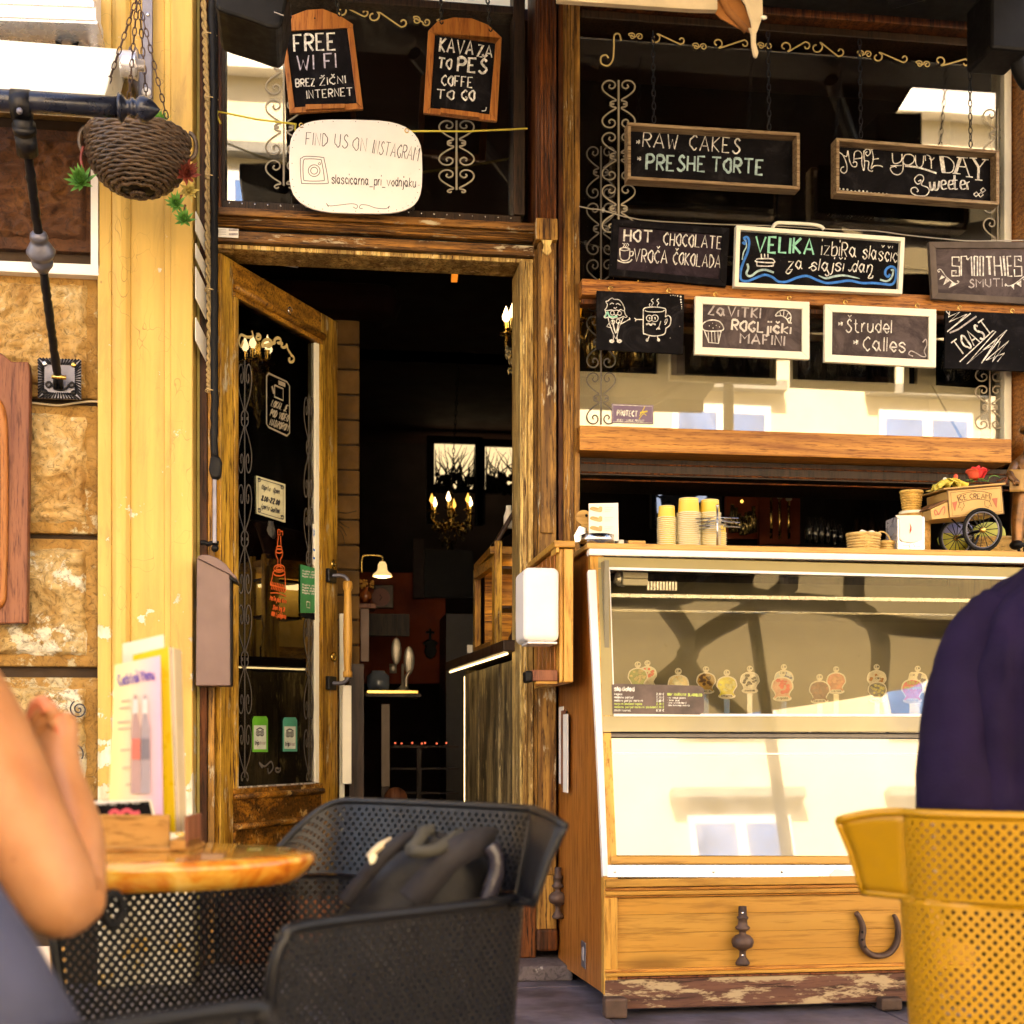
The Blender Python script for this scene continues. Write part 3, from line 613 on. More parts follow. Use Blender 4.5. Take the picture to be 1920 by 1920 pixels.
m = MB(); m.box(X(1090, .5), X(1890, .5), .62, .65, Z(1090, 830, .5), Z(1090, 540, .5)); m.build('back_board', plain('near_black_laminate', (.02, .012, .008), .5), wf)
m = MB(); m.box(X(1088, .3), X(1890, .3), .2, .62, Z(1088, 812, .3), Z(1088, 800, .3)); m.build('shelf', M_darkwood, wf)
db = MB(); db.box(bx0, bx1, .66, .69, Z(1500, 560, .6), 3.79); tag(db.build('added_dark_panel', plain('near_black_panel', (.007, .0035, .002), .95, spec=.05)), 'near black panel added inside to darken the view behind the upper window signs', 'blind')  # added panel that keeps the room behind the upper pane dark
# the step and threshold
stp = MB(); stp.box(X(380, -.12), X(1070, -.12), -.17, .25, .0, Z(1000, 1806, -.1)); tag(stp.build('door_step', M_step, bevel=.008), 'worn veined stone doorstep under the shop entrance', 'step')
m = MB(); m.box(X(415, .05), X(1003, .05), .02, .28, Z(1000, 1806, -.1)+.001, .30); tag(m.build('threshold', M_oakred, bevel=.006), 'dark wooden threshold of the open entrance', 'threshold')
# energy label on the lintel
m = MB(); pbox(m, 406, 427, 447, 444, -.002, .0); st = m.build('lintel_label', M_paper); tag(st, 'small white printed label at the left end of the door lintel', 'label')
m = MB(); pr3 = lambda px, py: P(px, py, -.0035)
for yy in (431, 439): patch(m, [(429, yy-2), (446, yy-2), (446, yy+2), (429, yy+2)], pr3, FRONT, .0004)
for yy in (430, 433, 436, 439): stroke(m, [(408, yy), (424, yy+.5)], .6, pr3, FRONT, False)
m.build('print', M_chalkdim, st)
# ================================================================== the open door
Hg = Vector((X(414, .05), .05, 0)); dH = Hg.x*SA+(Hg.y+D0)*CA; dF = dH/.858; uF = (633-960)/FPX
lat = uF*dF; Fr = Vector((lat*CA+dF*SA, -lat*SA+dF*CA-D0, 0)); E = (Fr-Hg); LW = E.length; E.normalize(); NN = Vector((E.y, -E.x, 0)); NN = NN if NN.y < 0 else -NN
def dT(s, n, z): p = Hg+E*s+NN*n; return (p.x, p.y, z)
def dhit(px, py, n=0.0):
    o = Hg+NN*n; d = rayd(px, py); t = (o-CAM).dot(NN)/d.dot(NN); return CAM+d*t
def ds(px): return (dhit(px, 1000)-Hg).dot(E)
zT = Z(414, 474, .05); zBt = Z(414, 1690, .05)+.012
door = thing('entrance_door', 'honey coloured oak glass door standing open into the shop', 'door', (Hg.x, Hg.y, zBt))
def dbox(name, s0, s1, n0, n1, z0, z1, mt, parent=door, bev=.003): m = MB(dT); m.box(s0, s1, n0, n1, z0, z1); return m.build(name, mt, parent, bevel=bev)
gx0, gx1 = ds(445), ds(597); zg1 = dhit(445, 560).z; zg0 = dhit(445, 1478).z; TH = .045
dbox('stile', 0, gx0-.028, -TH, 0, zBt, zT, M_door); dbox('stile', gx1+.030, LW, -TH, 0, zBt, zT, M_door)
dbox('rail', gx0-.0275, gx1+.0295, -TH, -.002, zg1+.03, zT, M_doorx); zr0 = dhit(445, 1552).z
dbox('rail', gx0-.0275, gx1+.0295, -TH, -.002, zr0, zg0-.03, M_doorbot); dbox('rail', gx0-.0275, gx1+.0295, -TH, -.002, zBt, zBt+.12, M_doorbot)
dbox('panel', gx0-.0275, gx1+.0295, -.03, -.02, zBt+.12, zr0, M_doorbot)
for (s0, s1, z0, z1, mt) in ((gx0-.028, gx0, zg0, zg1, M_door), (gx1, gx1+.03, zg0, zg1, M_door), (gx0-.03, gx1+.03, zg1, zg1+.03, M_doorx), (gx0-.03, gx1+.03, zg0-.03, zg0, M_doorbot)):
    dbox('glazing_bead', s0, s1, -.03, .007, z0, z1, mt)
m = MB(dT); m.tube([(gx0-.03, .008, zg1+.034), (gx1+.03, .008, zg1+.034)], .016, 8); m.build('moulding', M_doorx, door, smooth=True)
for zq_ in (zg0-.032, zr0+.004): m = MB(dT); m.tube([(gx0-.03, .004, zq_), (gx1+.03, .004, zq_)], .014, 8); m.build('moulding', M_doorbot, door, smooth=True)
for q in (gx0-.018, gx1+.02): dbox('moulding', q-.008, q+.008, -.02, .004, zBt+.12, zr0-.01, M_doorbot)
for k in range(3): dbox('glazing_strip', gx1-.008-k*.009, gx1-.002-k*.009, -.012, .0045-k*.001, zg0+.004, zg1-.004, M_white, bev=.001)
dbox('glazing_strip', gx0, gx1-.03, -.012, .004, zg0, zg0+.006, M_alu, bev=.001)
m = MB(dT); m.box(gx0, gx1-.026, -.014, -.008, zg0, zg1); dp = m.build('door_pane', M_doorglass, door)
prD = lambda px, py: dhit(px, py, -.006)
m = MB(); scroll_column(m, 459, 672, 1462, 13, 7, 1.5, prD, NN); scroll_column(m, 579, 735, 1462, 9, 7, 1.4, prD, NN); m.build('scroll_decal', M_decaldim, dp)
m = MB()
for fl, pts in ((0, [(449, 649), (462, 653), (472, 643), (474, 628), (468, 621)]), (0, [(449, 649), (447, 638), (455, 630), (459, 640)])): pass
stroke(m, [(456, 640), (452, 650), (448, 640), (452, 628), (464, 632), (474, 630), (472, 620)], 2.6, prD, NN)
stroke(m, spiral(484, 632, 2, 6, 0, 480), 2.2, prD, NN); stroke(m, spiral(503, 645, 3, 11, 200, 560)+spiral(522, 640, 8, 2, 200, -160), 3, prD, NN)
stroke(m, spiral(531, 646, 2, 7, 100, 360)+[(540, 655), (547, 666)]+spiral(545, 674, 8, 2, 90, -250), 2.6, prD, NN); m.build('scroll_decal', M_decalgold, dp)
m = MB(); stroke(m, [(492, 1440), (486, 1430), (496, 1437), (508, 1428), (512, 1440), (504, 1450), (502, 1440)], 2, prD, NN); stroke(m, spiral(520, 1443, 2, 6, 0, 400), 2, prD, NN); m.build('scroll_decal', M_decaldim, dp)
# camera notice etched on the glass
m = MB(); stroke(m, [(504, 700), (538, 716), (543, 724), (543, 812), (538, 817), (504, 801), (500, 795), (500, 705)], 1.8, prD, NN, False, True)
lettering(m, 'LOKAL JE', 508, 761, 537, 772, 12, 1.5, prD, NN, .1); lettering(m, 'POD VIDEO', 506, 779, 539, 790, 12, 1.5, prD, NN, .1); lettering(m, 'NADZOROM', 505, 797, 539, 808, 12, 1.5, prD, NN, .1)
stroke(m, [(515, 722), (531, 729), (531, 751), (515, 744)], 1.8, prD, NN, False, True); stroke(m, [(522, 717), (535, 722)], 4, prD, NN, False); stroke(m, [(510, 724), (514, 738)], 3, prD, NN, False); m.build('etched_notice', M_decal, dp)
# opening hours card
m = MB(); patch(m, [(480, 892), (534, 908), (534, 980), (481, 963)], prD, NN, .003); hc = m.build('opening_hours_card', plain('cream_card', (.62, .58, .36), .7, bs=0), dp)
m = MB(); prC = lambda px, py: dhit(px, py, -.0015)
lettering(m, 'Odprto', 490, 917, 506, 921, 9, .8, prC, NN); lettering(m, 'Open', 512, 923, 523, 926, 9, .8, prC, NN); lettering(m, '8.00-22.00', 490, 938, 523, 947, 9, 1.6, prC, NN, .1); lettering(m, 'Aperto', 489, 953, 504, 957, 9, .8, prC, NN); lettering(m, 'Geöffnet'.replace('ö', 'o'), 507, 959, 524, 963, 9, .8, prC, NN)
stroke(m, [(484, 897), (531, 911), (531, 974), (484, 960)], .7, prC, NN, False, True)
for cx, cy_ in ((486, 900), (529, 914), (486, 957), (529, 970)): stroke(m, spiral(cx, cy_, 1, 4, 0, 500), .9, prC, NN)
m.build('card_print', M_ink, hc)
# orange line drawing of the fountain with the address
m = MB(); pg = lambda *a, **k: stroke(m, a[0], a[1] if len(a) > 1 else 1.3, prD, NN, **k)
pg([(521, 993), (521, 1003), (525, 1003), (525, 993)], 1.2, smooth=False, closed=True); pg([(526, 996), (530, 996), (530, 1004)], 1.2, smooth=False)
pg([(522, 1005), (520, 1025)]); pg([(526, 1005), (527, 1025)])
for (cx, cy_, rx, ry) in ((523.5, 1027, 5, 3), (523.5, 1033, 6, 4), (523.5, 1066, 10, 7), (523.5, 1066, 6, 4), (523.5, 1074, 11, 6)):
    pg([(cx+rx*math.cos(a*.524), cy_+ry*math.sin(a*.524)) for a in range(12)], 1.3, closed=True, n=2)
pg([(517, 1033), (518, 1042), (521, 1048)]); pg([(530, 1035), (529, 1043), (526, 1048)]); pg([(521, 1048), (521, 1066)]); pg([(526, 1048), (526, 1066)])
pg([(512, 1072), (509, 1090), (507, 1098)]); pg([(534, 1072), (535, 1090), (536, 1108)]); pg([(507, 1112), (520, 1112), (536, 1118)])
for i in range(9): pg([(508+i*3.1, 1090+i*.8), (507+i*3.1, 1096+i*.8), (510+i*3.1, 1098+i*.8), (508.5+i*3.1, 1105+i*.8)], 1.5)
lettering(m, 'MaTe plus d.o.o.', 506, 1125, 537, 1131, 8, 1.3, prD, NN, .1); lettering(m, 'Stari trg 30', 511, 1142, 533, 1147, 8, 1.3, prD, NN, .1); lettering(m, '1000 Ljubljana', 508, 1154, 536, 1160, 8, 1.3, prD, NN, .1)
m.build('orange_lettering', plain('orange_vinyl', (.72, .12, .02), .5, bs=0), dp)
# stickers
def sticker(name, quad, mt, nm=-.004): m = MB(); patch(m, quad, lambda a, b: dhit(a, b, nm), NN, .0008); return m.build(name, mt, dp)
prS = lambda px, py: dhit(px, py, -.0025)
g1 = sticker('green_notice', [(563, 1058), (592, 1066), (592, 1149), (563, 1149)], plain('green_print', (.02, .26, .09), .5, bs=0))
m = MB()
for i, yy in enumerate((1072, 1077, 1082, 1098, 1103, 1108, 1113)): lettering(m, 'Prosimo vstopite'[:11+(i % 3)*2], 567, yy, 590, yy+2, 3.2, .7, prS, NN, .1)
stroke(m, [(575, 1128), (581, 1129), (581, 1140), (575, 1139)], 1, prS, NN, False, True); m.build('sticker_print', M_chalk, g1)
sticker('notice_foot', [(563, 1149.5), (592, 1149.5), (592, 1163), (563, 1156)], M_board)
g2 = sticker('payment_stickers', [(586, 982), (592, 984), (592, 1065), (586, 1058)], M_paper, -.0045)
m = MB()
for yy, c in ((1018, M_ink),): stroke(m, [(587, 992), (591, 1006)], .8, prS, NN, False); stroke(m, [(591, 992), (587, 1006)], .8, prS, NN, False); stroke(m, [(587, 1030), (591, 1032)], 2, prS, NN, False); stroke(m, [(587, 1046), (591, 1047)], 2, prS, NN, False)
m.build('sticker_print', M_chalkblue, g2)
for k, (x0, y0, x1, y1, cc) in enumerate(((473, 1343, 502, 1410, (.10, .42, .03)), (530, 1345, 557, 1409, (.05, .32, .22)))):
    o = sticker('travel_sticker', [(x0+3, y0), (x1-3, y0), (x1, y0+6), (x1, y1), (x0, y1), (x0, y0+6)], plain('sticker_green_%d' % k, cc, .5, bs=0))
    m = MB(); patch(m, [(x0+3, y0+17), (x1-3, y0+17), (x1-3, y1-5), (x0+3, y1-5)], prS, NN, .0005); w_ = m.build('sticker_face', plain('sticker_pale_%d' % k, (.62, .68, .60), .6, bs=0), dp)
    m = MB(); pq = lambda a, b: dhit(a, b, -.0015); cxm = (x0+x1)/2
    for sx in (-3.6, 3.6):
        for rr in (3.6, 1.4): stroke(m, [(cxm+sx+rr*math.cos(a*.7854), y0+32+rr*1.3*math.sin(a*.7854)) for a in range(8)], 1.1, pq, NN, closed=True, n=2)
    stroke(m, [(cxm-7, y0+26), (cxm, y0+22), (cxm+7, y0+26)], 1.3, pq, NN); lettering(m, 'trip', x0+5, y0+53, x0+12, y0+53, 7, 1.4, pq, NN, .1); m.build('sticker_print', M_ink, w_)
    m = MB(); lettering(m, 'advisor', x0+12.5, y0+53, x1-4, y0+53, 7, .8, pq, NN, .1); m.build('sticker_print', M_chalkdim, w_)
# ironmongery
for yy in (1080, 1281):
    q = dhit(617, yy); s0 = (q-Hg).dot(E); dbox('handle_plate', s0-.035, s0+.035, .0005, .02, q.z-.03, q.z+.03, M_iron, bev=.004)
hs = ds(617); za, zb_ = dhit(617, 1080).z, dhit(617, 1281).z; hn = .085
m = MB(dT); m.tube(smooth_pts([(hs, .01, za), (hs+.01, hn*.7, za), (hs+.012, hn, za-.02), (hs+.012, hn, za-.05)], 4), .009, 8); m.tube(smooth_pts([(hs, .01, zb_), (hs+.01, hn*.7, zb_), (hs+.012, hn, zb_+.02), (hs+.012, hn, zb_+.05)], 4), .009, 8)
pull = m.build('handle', M_greyiron, door, smooth=True)
m = MB(dT); L_ = za-zb_-.05; z0 = zb_+.025
m.lathe((hs+.012, hn, z0), [(.001, 0), (.020, 0), (.021, .02), (.016, .032), (.017, .05), (.0205, L_*.45), (.017, L_*.75), (.0155, L_-.045), (.021, L_-.03), (.021, L_-.008), (.017, L_), (.001, L_)], 14); m.build('grip', M_pinez, pull, smooth=True)
for yy in (1058, 1232): q = dhit(624, yy); s0 = (q-Hg).dot(E); m = MB(dT); m.lathe((s0, 0, q.z), [(.004, .001), (.022, .001), (.022, .008), (.008, .010), (.006, .004)], 14, 'y'); m.build('lock', M_brass, door, smooth=True)
m = MB(dT); q = dhit(541, 583, .015); s0 = (q-Hg).dot(E); m.tube([(s0+.014*math.cos(a), .022, q.z+.014*math.sin(a)) for a in [k*.5 for k in range(11)]], .0035, 6); m.build('hook', M_steel, door, smooth=True)
# white leaflet holder behind the door edge
m = MB(); a, b = P(636, 1150, .95), P(646, 1560, .95); m.box(a.x, b.x, .95, .98, b.z, a.z); m.box(a.x+.012, b.x+.03, .90, .93, P(640, 1470, .9).z, P(640, 1285, .9).z); tag(m.build('leaflet_rail', M_white, bevel=.003), 'tall white strip of a leaflet stand just behind the open door', 'stand')
# ================================================================== awnings and parasol
aw = thing('awning', 'folding awning with dark cloth stretched over the cafe front', 'awning', (1.6, -1.5, 3.7))
ax0, ax1 = -.14, 2.62
m = MB(); m.grid(lambda u, v: Vector((ax0+(ax1-ax0)*u, -.10-3.6*v, 3.86-.62*v-.06*math.sin(math.pi*v))), 12, 12); cl = m.build('awning_cloth', plain('brown_awning_cloth', (.018, .011, .007), .95, spec=.1), aw, solid=.006)
m = MB(); m.box(ax0, ax1, -3.74, -3.68, 3.16, 3.24); m.build('front_bar', M_black, aw)
m = MB(); m.box(ax0, 3.2, -.30, -.02, 3.80, 4.0); m.build('roller_box', M_black, aw)
for xx in (.4, 2.2):
    m = MB(); m.tube([(xx, -.2, 3.76), (xx+.9, -1.6, 3.48), (xx, -3.66, 3.18)], .03, 8); m.build('folding_arm', M_black, aw)
# black end casing seen at the top left of the doorway
cs = thing('awning_end_casing', 'black rounded awning housing poking into view above the hanging free wifi board', 'awning part', P(470, 10, -.7))
m = MB(); pts = [(404, -25), (404, 10), (410, 18), (425, 24), (470, 38), (505, 51), (522, 53), (529, 44), (534, 18), (545, -25)]
m.prism([P(a, b, -.7) for a, b in pts], (0, .28, 0)); m.build('casing', M_black, cs, bevel=.01)
m = MB(); m.tube([P(514, 22, -.72), P(532, 29, -.72)], .004, 6); m.build('clip', M_steel, cs)
# top right black arm
cs = thing('awning_arm_joint', 'black awning arm joint hanging at the top right corner over the window post', 'awning part', P(1890, 20, -.5))
m = MB(); m.prism([P(a, b, -.5) for a, b in ((1858, -30), (1858, 90), (1930, 96), (1960, 60), (1960, -30))], (0, .2, 0)); m.build('arm_block', M_black, cs, bevel=.012)
m = MB(); m.tube(smooth_pts([tuple(P(1905, 90, -.4)), tuple(P(1912, 130, -.4)), tuple(P(1930, 160, -.4))], 5), .03, 8); m.build('arm', M_black, cs, smooth=True)
# parasol corner with its pointed tie
pf = thing('parasol_corner', 'orange brown parasol corner with a cream hem and a dangling pointed tab above the window', 'parasol', P(1380, 0, -1.6))
Yp = -1.6
m = MB(); m.prism([P(a, b, Yp) for a, b in ((1045, -22), (1345, -22), (1345, 18), (1300, 17), (1045, 0))], (0, .02, 0)); m.build('hem', M_canvas, pf)
m = MB(); cv_ = [(1316, -25), (1318, 2), (1351, 34), (1391, 56), (1409, 62), (1404, 30), (1394, 9), (1375, -25)]
m.prism([P(a, b, Yp+.03) for a, b in cv_], (0, .004, 0)); m.build('canvas', M_canvasorange, pf)
m = MB(); m.tube([P(1340, -25, Yp+.026), P(1365, 20, Yp+.026), P(1400, 58, Yp+.026)], .010, 8); m.build('fold', M_canvasorange, pf, smooth=True)
m = MB(); m.prism([P(a, b, Yp) for a, b in ((1376, -25), (1398, 8), (1408, 40), (1411, 62), (1420, 60), (1431, 28), (1430, -25))], (0, .008, 0)); m.build('hem', M_canvas, pf, bevel=.003)
m = MB(); q = [P(a, b, Yp-.01) for a, b in ((1404, 50), (1409, 62), (1410, 85), (1414, 104), (1420, 108), (1423, 98), (1418, 78), (1419, 55))]
m.prism(q, (0, .012, 0)); m.build('hem', M_canvas, pf, bevel=.004)
m = MB(); q = P(1432, 33, Yp-.02); m.ball(q, .007, (1.4, 1, .8), 8, 6); m.build('toggle', M_white, pf, smooth=True)
# tall unseen parasol behind the camera, added to shape the reflections in the glass
pr_ = thing('parasol', 'tall unseen tan parasol with bent ribs, added to shape the reflections in the glass', 'parasol', (3.75, -6.8, 0))
c = Vector((3.75, -6.8, 0)); m = MB()
def can(u, v):
    a = u*2*math.pi; r = 3.0*v; r *= 1-.05*abs(math.sin(4*a)); return c+Vector((1.12*r*math.cos(a), r*math.sin(a), 5.85-.55*v-.15*v*v))
m.grid(can, 64, 10); m.build('canopy', M_canvastan, pr_, smooth=True, fix=False)
m = MB(); m.tube([c, c+Vector((0, 0, 5.8))], .05, 10); m.build('pole', M_bark, pr_)
for k in range(12):
    a = k*math.pi/6+.2; m = MB(); d = Vector((math.cos(a), math.sin(a), 0)); sd_ = Vector((-d.y, d.x, 0))
    m.tube(smooth_pts([tuple(c+Vector((0, 0, 5.7))), tuple(c+d*.8+sd_*(.5 if k % 2 else -.4)+Vector((0, 0, 5.52))), tuple(c+d*1.7-sd_*(.45 if k % 2 else -.5)+Vector((0, 0, 5.33))), tuple(c+d*2.8+sd_*.15+Vector((0, 0, 5.06)))], 6), .10, 7); m.build('rib', M_bark, pr_, smooth=True)
# ================================================================== boards
def ring4(m, outer, t, Y, depth):            # mitred frame members from a pixel quad TL TR BR BL
    inner = inset(outer, t); out = []
    for i in range(4):
        j = (i+1) % 4; a = [P(*outer[i], Y), P(*outer[j], Y), P(*inner[j], Y), P(*inner[i], Y)]
        mm = MB(); mm.prism(a, (0, depth, 0)); out.append(mm)
    return inner, out
def inset(q, t):
    n = len(q); out = []
    for i in range(n):
        p, a, b = Vector(q[i]), Vector(q[i-1]), Vector(q[(i+1) % n]); d1 = (a-p).normalized(); d2 = (b-p).normalized()
        out.append(tuple(p+(d1+d2)*(t/max(.3, abs(d1.x*d2.y-d1.y*d2.x)))))
    return out
def board(name, label, quad, Y, th, mboard, mframe=None, t=0, fd=.02, cat='sign', proud=.008):
    r = thing(name, label, cat, P(sum(p[0] for p in quad)/4, max(p[1] for p in quad), Y+th/2), 'chalkboard signs over the cafe front' if 'chalkboard' in name else None)
    inner = quad
    if mframe:
        inner, fr = ring4(None, quad, t, Y-proud, fd)
        for f in fr: f.build('frame', mframe, r, bevel=.0015)
    m = MB(); m.prism([P(*p, Y) for p in inset(inner, -1.0 if mframe else 0)], (0, th, 0)); bd = m.build('board', mboard, r, bevel=.001)
    return r, (lambda Yf: (lambda a, b: P(a, b, Yf)))(Y-.0006), inner
def add(m, name, mt, r): return m.build(name, mt, r)
def hook(r, px, py, Y):
    m = MB(); c = P(px, py, Y); m.tube([c+Vector((.008*math.cos(a), 0, .008*math.sin(a))) for a in [k*.6 for k in range(10)]], .0022, 5); m.tube([c+Vector((0, 0, .008)), c+Vector((0, .02, .018))], .002, 5); m.build('hook', M_brass, r, smooth=True)
def chain(name, r, a, b, ln=.028, th=.0022, mt=None, w_=.42):
    a, b = Vector(a), Vector(b); d = b-a; n = max(2, int(d.length/(ln*.78))); d.normalize(); ref = Vector((0, 1, 0)); s1 = d.cross(ref).normalized(); s2 = d.cross(s1).normalized(); m = MB()
    for i in range(n):
        c = a.lerp(b, (i+.5)/n); s_ = s1 if i % 2 == 0 else s2
        m.tube([c+d*(math.sin(q)*ln*.5)+s_*(math.cos(q)*ln*.5*w_) for q in [k*math.pi/4 for k in range(8)]], th, 4, closed=True)
    return m.build(name, mt or M_rust, r)
# free wifi
def slate(name, label, arch, quad, ledge, inner, Y=-.06):
    r = thing(name, label, 'sign', P(quad[3][0], quad[3][1], Y), 'chalkboard signs over the cafe front')
    top = [P(*p, Y) for p in arch]
    m = MB(); m.prism(top, (0, .018, 0)); m.build('crest', M_orangeframe, r, bevel=.002)
    q = [quad[0], quad[1], quad[2], quad[3]]
    for i in range(4):
        j = (i+1) % 4; m = MB(); m.prism([P(*q[i], Y), P(*q[j], Y), P(*inner[j], Y), P(*inner[i], Y)], (0, .018, 0)); m.build('frame', M_orangeframe, r, bevel=.002)
    m = MB(); m.prism([P(*p, Y+.008) for p in inset(inner, -1)], (0, .008, 0)); m.build('board', M_board, r)
    m = MB(); m.prism([P(*p, Y-.016) for p in ledge], (0, .016, 0)); m.build('ledge', M_orangeframe, r, bevel=.002)
    return r, (lambda a, b: P(a, b, Y+.0072))
r, pr = slate('chalkboard', 'arched orange wooden chalkboard reading FREE WIFI hanging tilted above the door',
  [(527, 58), (530, 45), (544, 30), (575, 18), (605, 16), (638, 29), (662, 45), (662, 51), (651, 52), (535, 58)], [(527, 58), (662, 51), (681, 204), (543, 212)], [(573, 195), (647, 194), (647, 202), (573, 205)], [(535, 58), (651, 52), (669, 193), (552.5, 201)])
m = MB(); W = lambda s, a, b, c, d, h, w_, g=M_chalk: None
for s, a, b, c, d, h, w_ in (('FREE', 552, 96, 629, 93, 31, 5.2), ('BREZ', 555, 163, 590, 161, 14, 2.6), ('ŽIČNI', 600, 160, 648, 156, 14, 2.6), ('INTERNET', 576, 185, 661, 179, 15, 2.6)): lettering(m, s, a, b, c, d, h, w_, pr, FRONT)
add(m, 'lettering', M_chalk, r); m = MB(); lettering(m, 'WI', 558, 131, 588, 130, 27, 3.4, pr, FRONT); lettering(m, 'FI', 609, 128, 630, 127, 27, 4, pr, FRONT); add(m, 'lettering', plain('streaky_chalk', (.50, .46, .55), .95, var=.4, vs=80, bs=0), r)
for xx, yy in ((544, 34), (637, 30)): chain('chain', r, P(xx, yy, -.062), P(xx+(-4 if xx < 600 else -10), yy-45, .0), .03, .003, M_black)
m = MB(); m.ball(P(590, 34, -.061), .003, n=6, m=4); m.build('nail', M_iron, r)
r, pr = slate('chalkboard', 'arched orange wooden chalkboard reading KAVA ZA TO PES and COFFE TO GO above the door',
  [(803, 57), (820, 40), (850, 32), (885, 34), (915, 46), (941, 70), (929, 80), (815.7, 64)], [(803, 57), (941, 70), (932, 227), (794, 211)], [(826, 202), (899, 211), (899, 220), (826, 211)], [(815.7, 64), (929, 80), (918, 214), (807, 202)])
m = MB()
for s, a, b, c, d, h, w_ in (('KAVA', 824, 97, 886, 103, 26, 4.6), ('ZA', 895, 106, 922, 108, 22, 3.6), ('TO', 821, 127, 845, 130, 19, 3.8), ('PEŠ', 858, 133, 911, 137, 26, 5.0), ('COFFE', 828, 160, 885, 164, 19, 3.0), ('TO', 818, 184, 850, 187, 17, 3.0), ('GO', 866, 188, 889, 189, 19, 3.2)): lettering(m, s, a, b, c, d, h, w_, pr, FRONT)
stroke(m, [(903, 208), (910, 207), (912, 201)], 2, pr, FRONT); add(m, 'lettering', M_chalk, r)
for xx, yy in ((828, 44), (920, 58)): chain('chain', r, P(xx, yy, -.062), P(xx+(-2 if xx < 900 else -6), yy-60, .0), .03, .003, M_black)
# white stadium sign on yellow cord
r = thing('oval_sign', 'white rounded sign reading FIND US ON INSTAGRAM tied on yellow cords under the hanging boards', 'sign', P(665, 400, -.08))
pts = []
for k in range(40):
    a = 2*math.pi*k/40; x_, y_ = math.cos(a), math.sin(a); e = .56
    pts.append((667+125*math.copysign(abs(x_)**e, x_)+0, 312+88*math.copysign(abs(y_)**e, y_)+(math.cos(a)*6)))
m = MB(); m.prism([P(*p, -.08) for p in pts], (0, .01, 0)); m.build('board', M_whiteplast, r, bevel=.002)
pr = lambda a, b: P(a, b, -.0808); m = MB()
lettering(m, 'FIND', 573, 271, 613, 274, 23, 1.5, pr, FRONT, .2); lettering(m, 'US', 627, 276, 651, 278, 25, 1.5, pr, FRONT, .2); lettering(m, 'ON', 661, 282, 686, 284, 25, 1.5, pr, FRONT, .2); lettering(m, 'INSTAGRAM', 698, 287, 783, 302, 25, 1.5, pr, FRONT, .2)
lettering(m, 'slascicarna_pri_vodnjaku', 622, 344, 779, 351, 17, 1.7, pr, FRONT, .15)
stroke(m, [(566, 296), (575, 293), (604, 295), (608, 300), (615, 338), (611, 344), (571, 344), (565, 340), (563, 302)], 1.2, pr, FRONT, True, True)
stroke(m, [(569, 302), (577, 298), (599, 299), (603, 303), (608, 334), (604, 339), (575, 339), (569, 334)], 1.2, pr, FRONT, True, True)
for rr in (11, 6.5): stroke(m, [(589+rr*math.cos(a*.524), 320+rr*math.sin(a*.524)) for a in range(12)], 1.2, pr, FRONT, True, True, 2)
stroke(m, spiral(599, 307, 2.2, 2.2, 0, 360, 8), 1, pr, FRONT, False)
stroke(m, [(616, 388), (612, 381), (618, 386), (640, 384), (660, 382), (670, 385), (668, 391), (662, 388)], 1, pr, FRONT); stroke(m, [(728, 391), (730, 386), (724, 391), (705, 390), (690, 385), (677, 384), (674, 390), (680, 391)], 1, pr, FRONT)
add(m, 'lettering', M_ink, r); m = MB()
for k in range(0, 40, 1):
    p = Vector(pts[k]); c_ = Vector((665, 312)); q = c_+(p-c_)*.955; q3 = P(q.x, q.y, -.0815); m.ball(q3, .0016, n=5, m=3)
m.build('studs', M_iron, r)
for nm, a, b in (('cord', (408, 209), (556, 233)), ('cord', (768, 246), (989, 241))):
    m = MB(); A, B = P(*a, .0), P(*b, -.07 if a[0] < 500 else .0)
    if a[0] > 500: A = P(*a, -.07)
    m.tube([A, A.lerp(B, .5)+Vector((0, 0, -.006)), B], .0035, 6); o = m.build(nm, M_yellowcord, r, smooth=True)
for (a, b, c_, d) in ((409, 209, 414, 232), (555, 233, 556, 247)): m = MB(); m.tube(smooth_pts([tuple(P(a, b, -.01)), tuple(P(a-2, b+8, -.012)), tuple(P(c_, d, -.012))], 4), .004, 6); m.build('cord_end', M_yellowcord, r, smooth=True)
for px, py in ((565, 235), (763, 245)): hook(r, px, py, -.08)
# raw cakes
r, pr, _ = board('chalkboard', 'black shadow framed chalkboard reading RAW CAKES PRESHE TORTE chained in the upper window', [(1177, 229), (1500, 249), (1500, 355), (1177, 336)], .0, .01, M_board, M_shadowframe, 6, .06, proud=.05)
m = MB(); lettering(m, 'RAW', 1205, 275, 1269, 280, 27, 2.8, pr, FRONT); lettering(m, 'CAKES', 1293, 281, 1386, 287, 28, 2.8, pr, FRONT); lettering(m, '*', 1193, 270, 1200, 270, 8, 2, pr, FRONT); lettering(m, '*', 1195, 301, 1202, 301, 8, 2, pr, FRONT); add(m, 'lettering', M_chalk, r)
m = MB(); lettering(m, 'PRESHE', 1212, 318, 1321, 322, 28, 5, pr, FRONT); lettering(m, 'TORTE', 1334, 322, 1430, 327, 27, 5, pr, FRONT); add(m, 'lettering', M_chalkteal, r)
for xx, y_ in ((1226, 230), (1442, 244)): chain('chain', r, P(xx, y_, -.03), P(xx-2, 60, .02), .035, .0024, M_iron)
r, pr, _ = board('chalkboard', 'black box framed chalkboard reading MAKE your DAY Sweeter, chained at upper right', [(1568, 258), (1874, 282), (1874, 384), (1568, 362)], .0, .01, M_board, M_shadowframe, 6, .06, proud=.05)
m = MB(); sk = lambda pts, w_=1.9, **k: stroke(m, [(1560+x*.1719, 250+y*.1718) for x, y in pts], w_, pr, FRONT, **k)
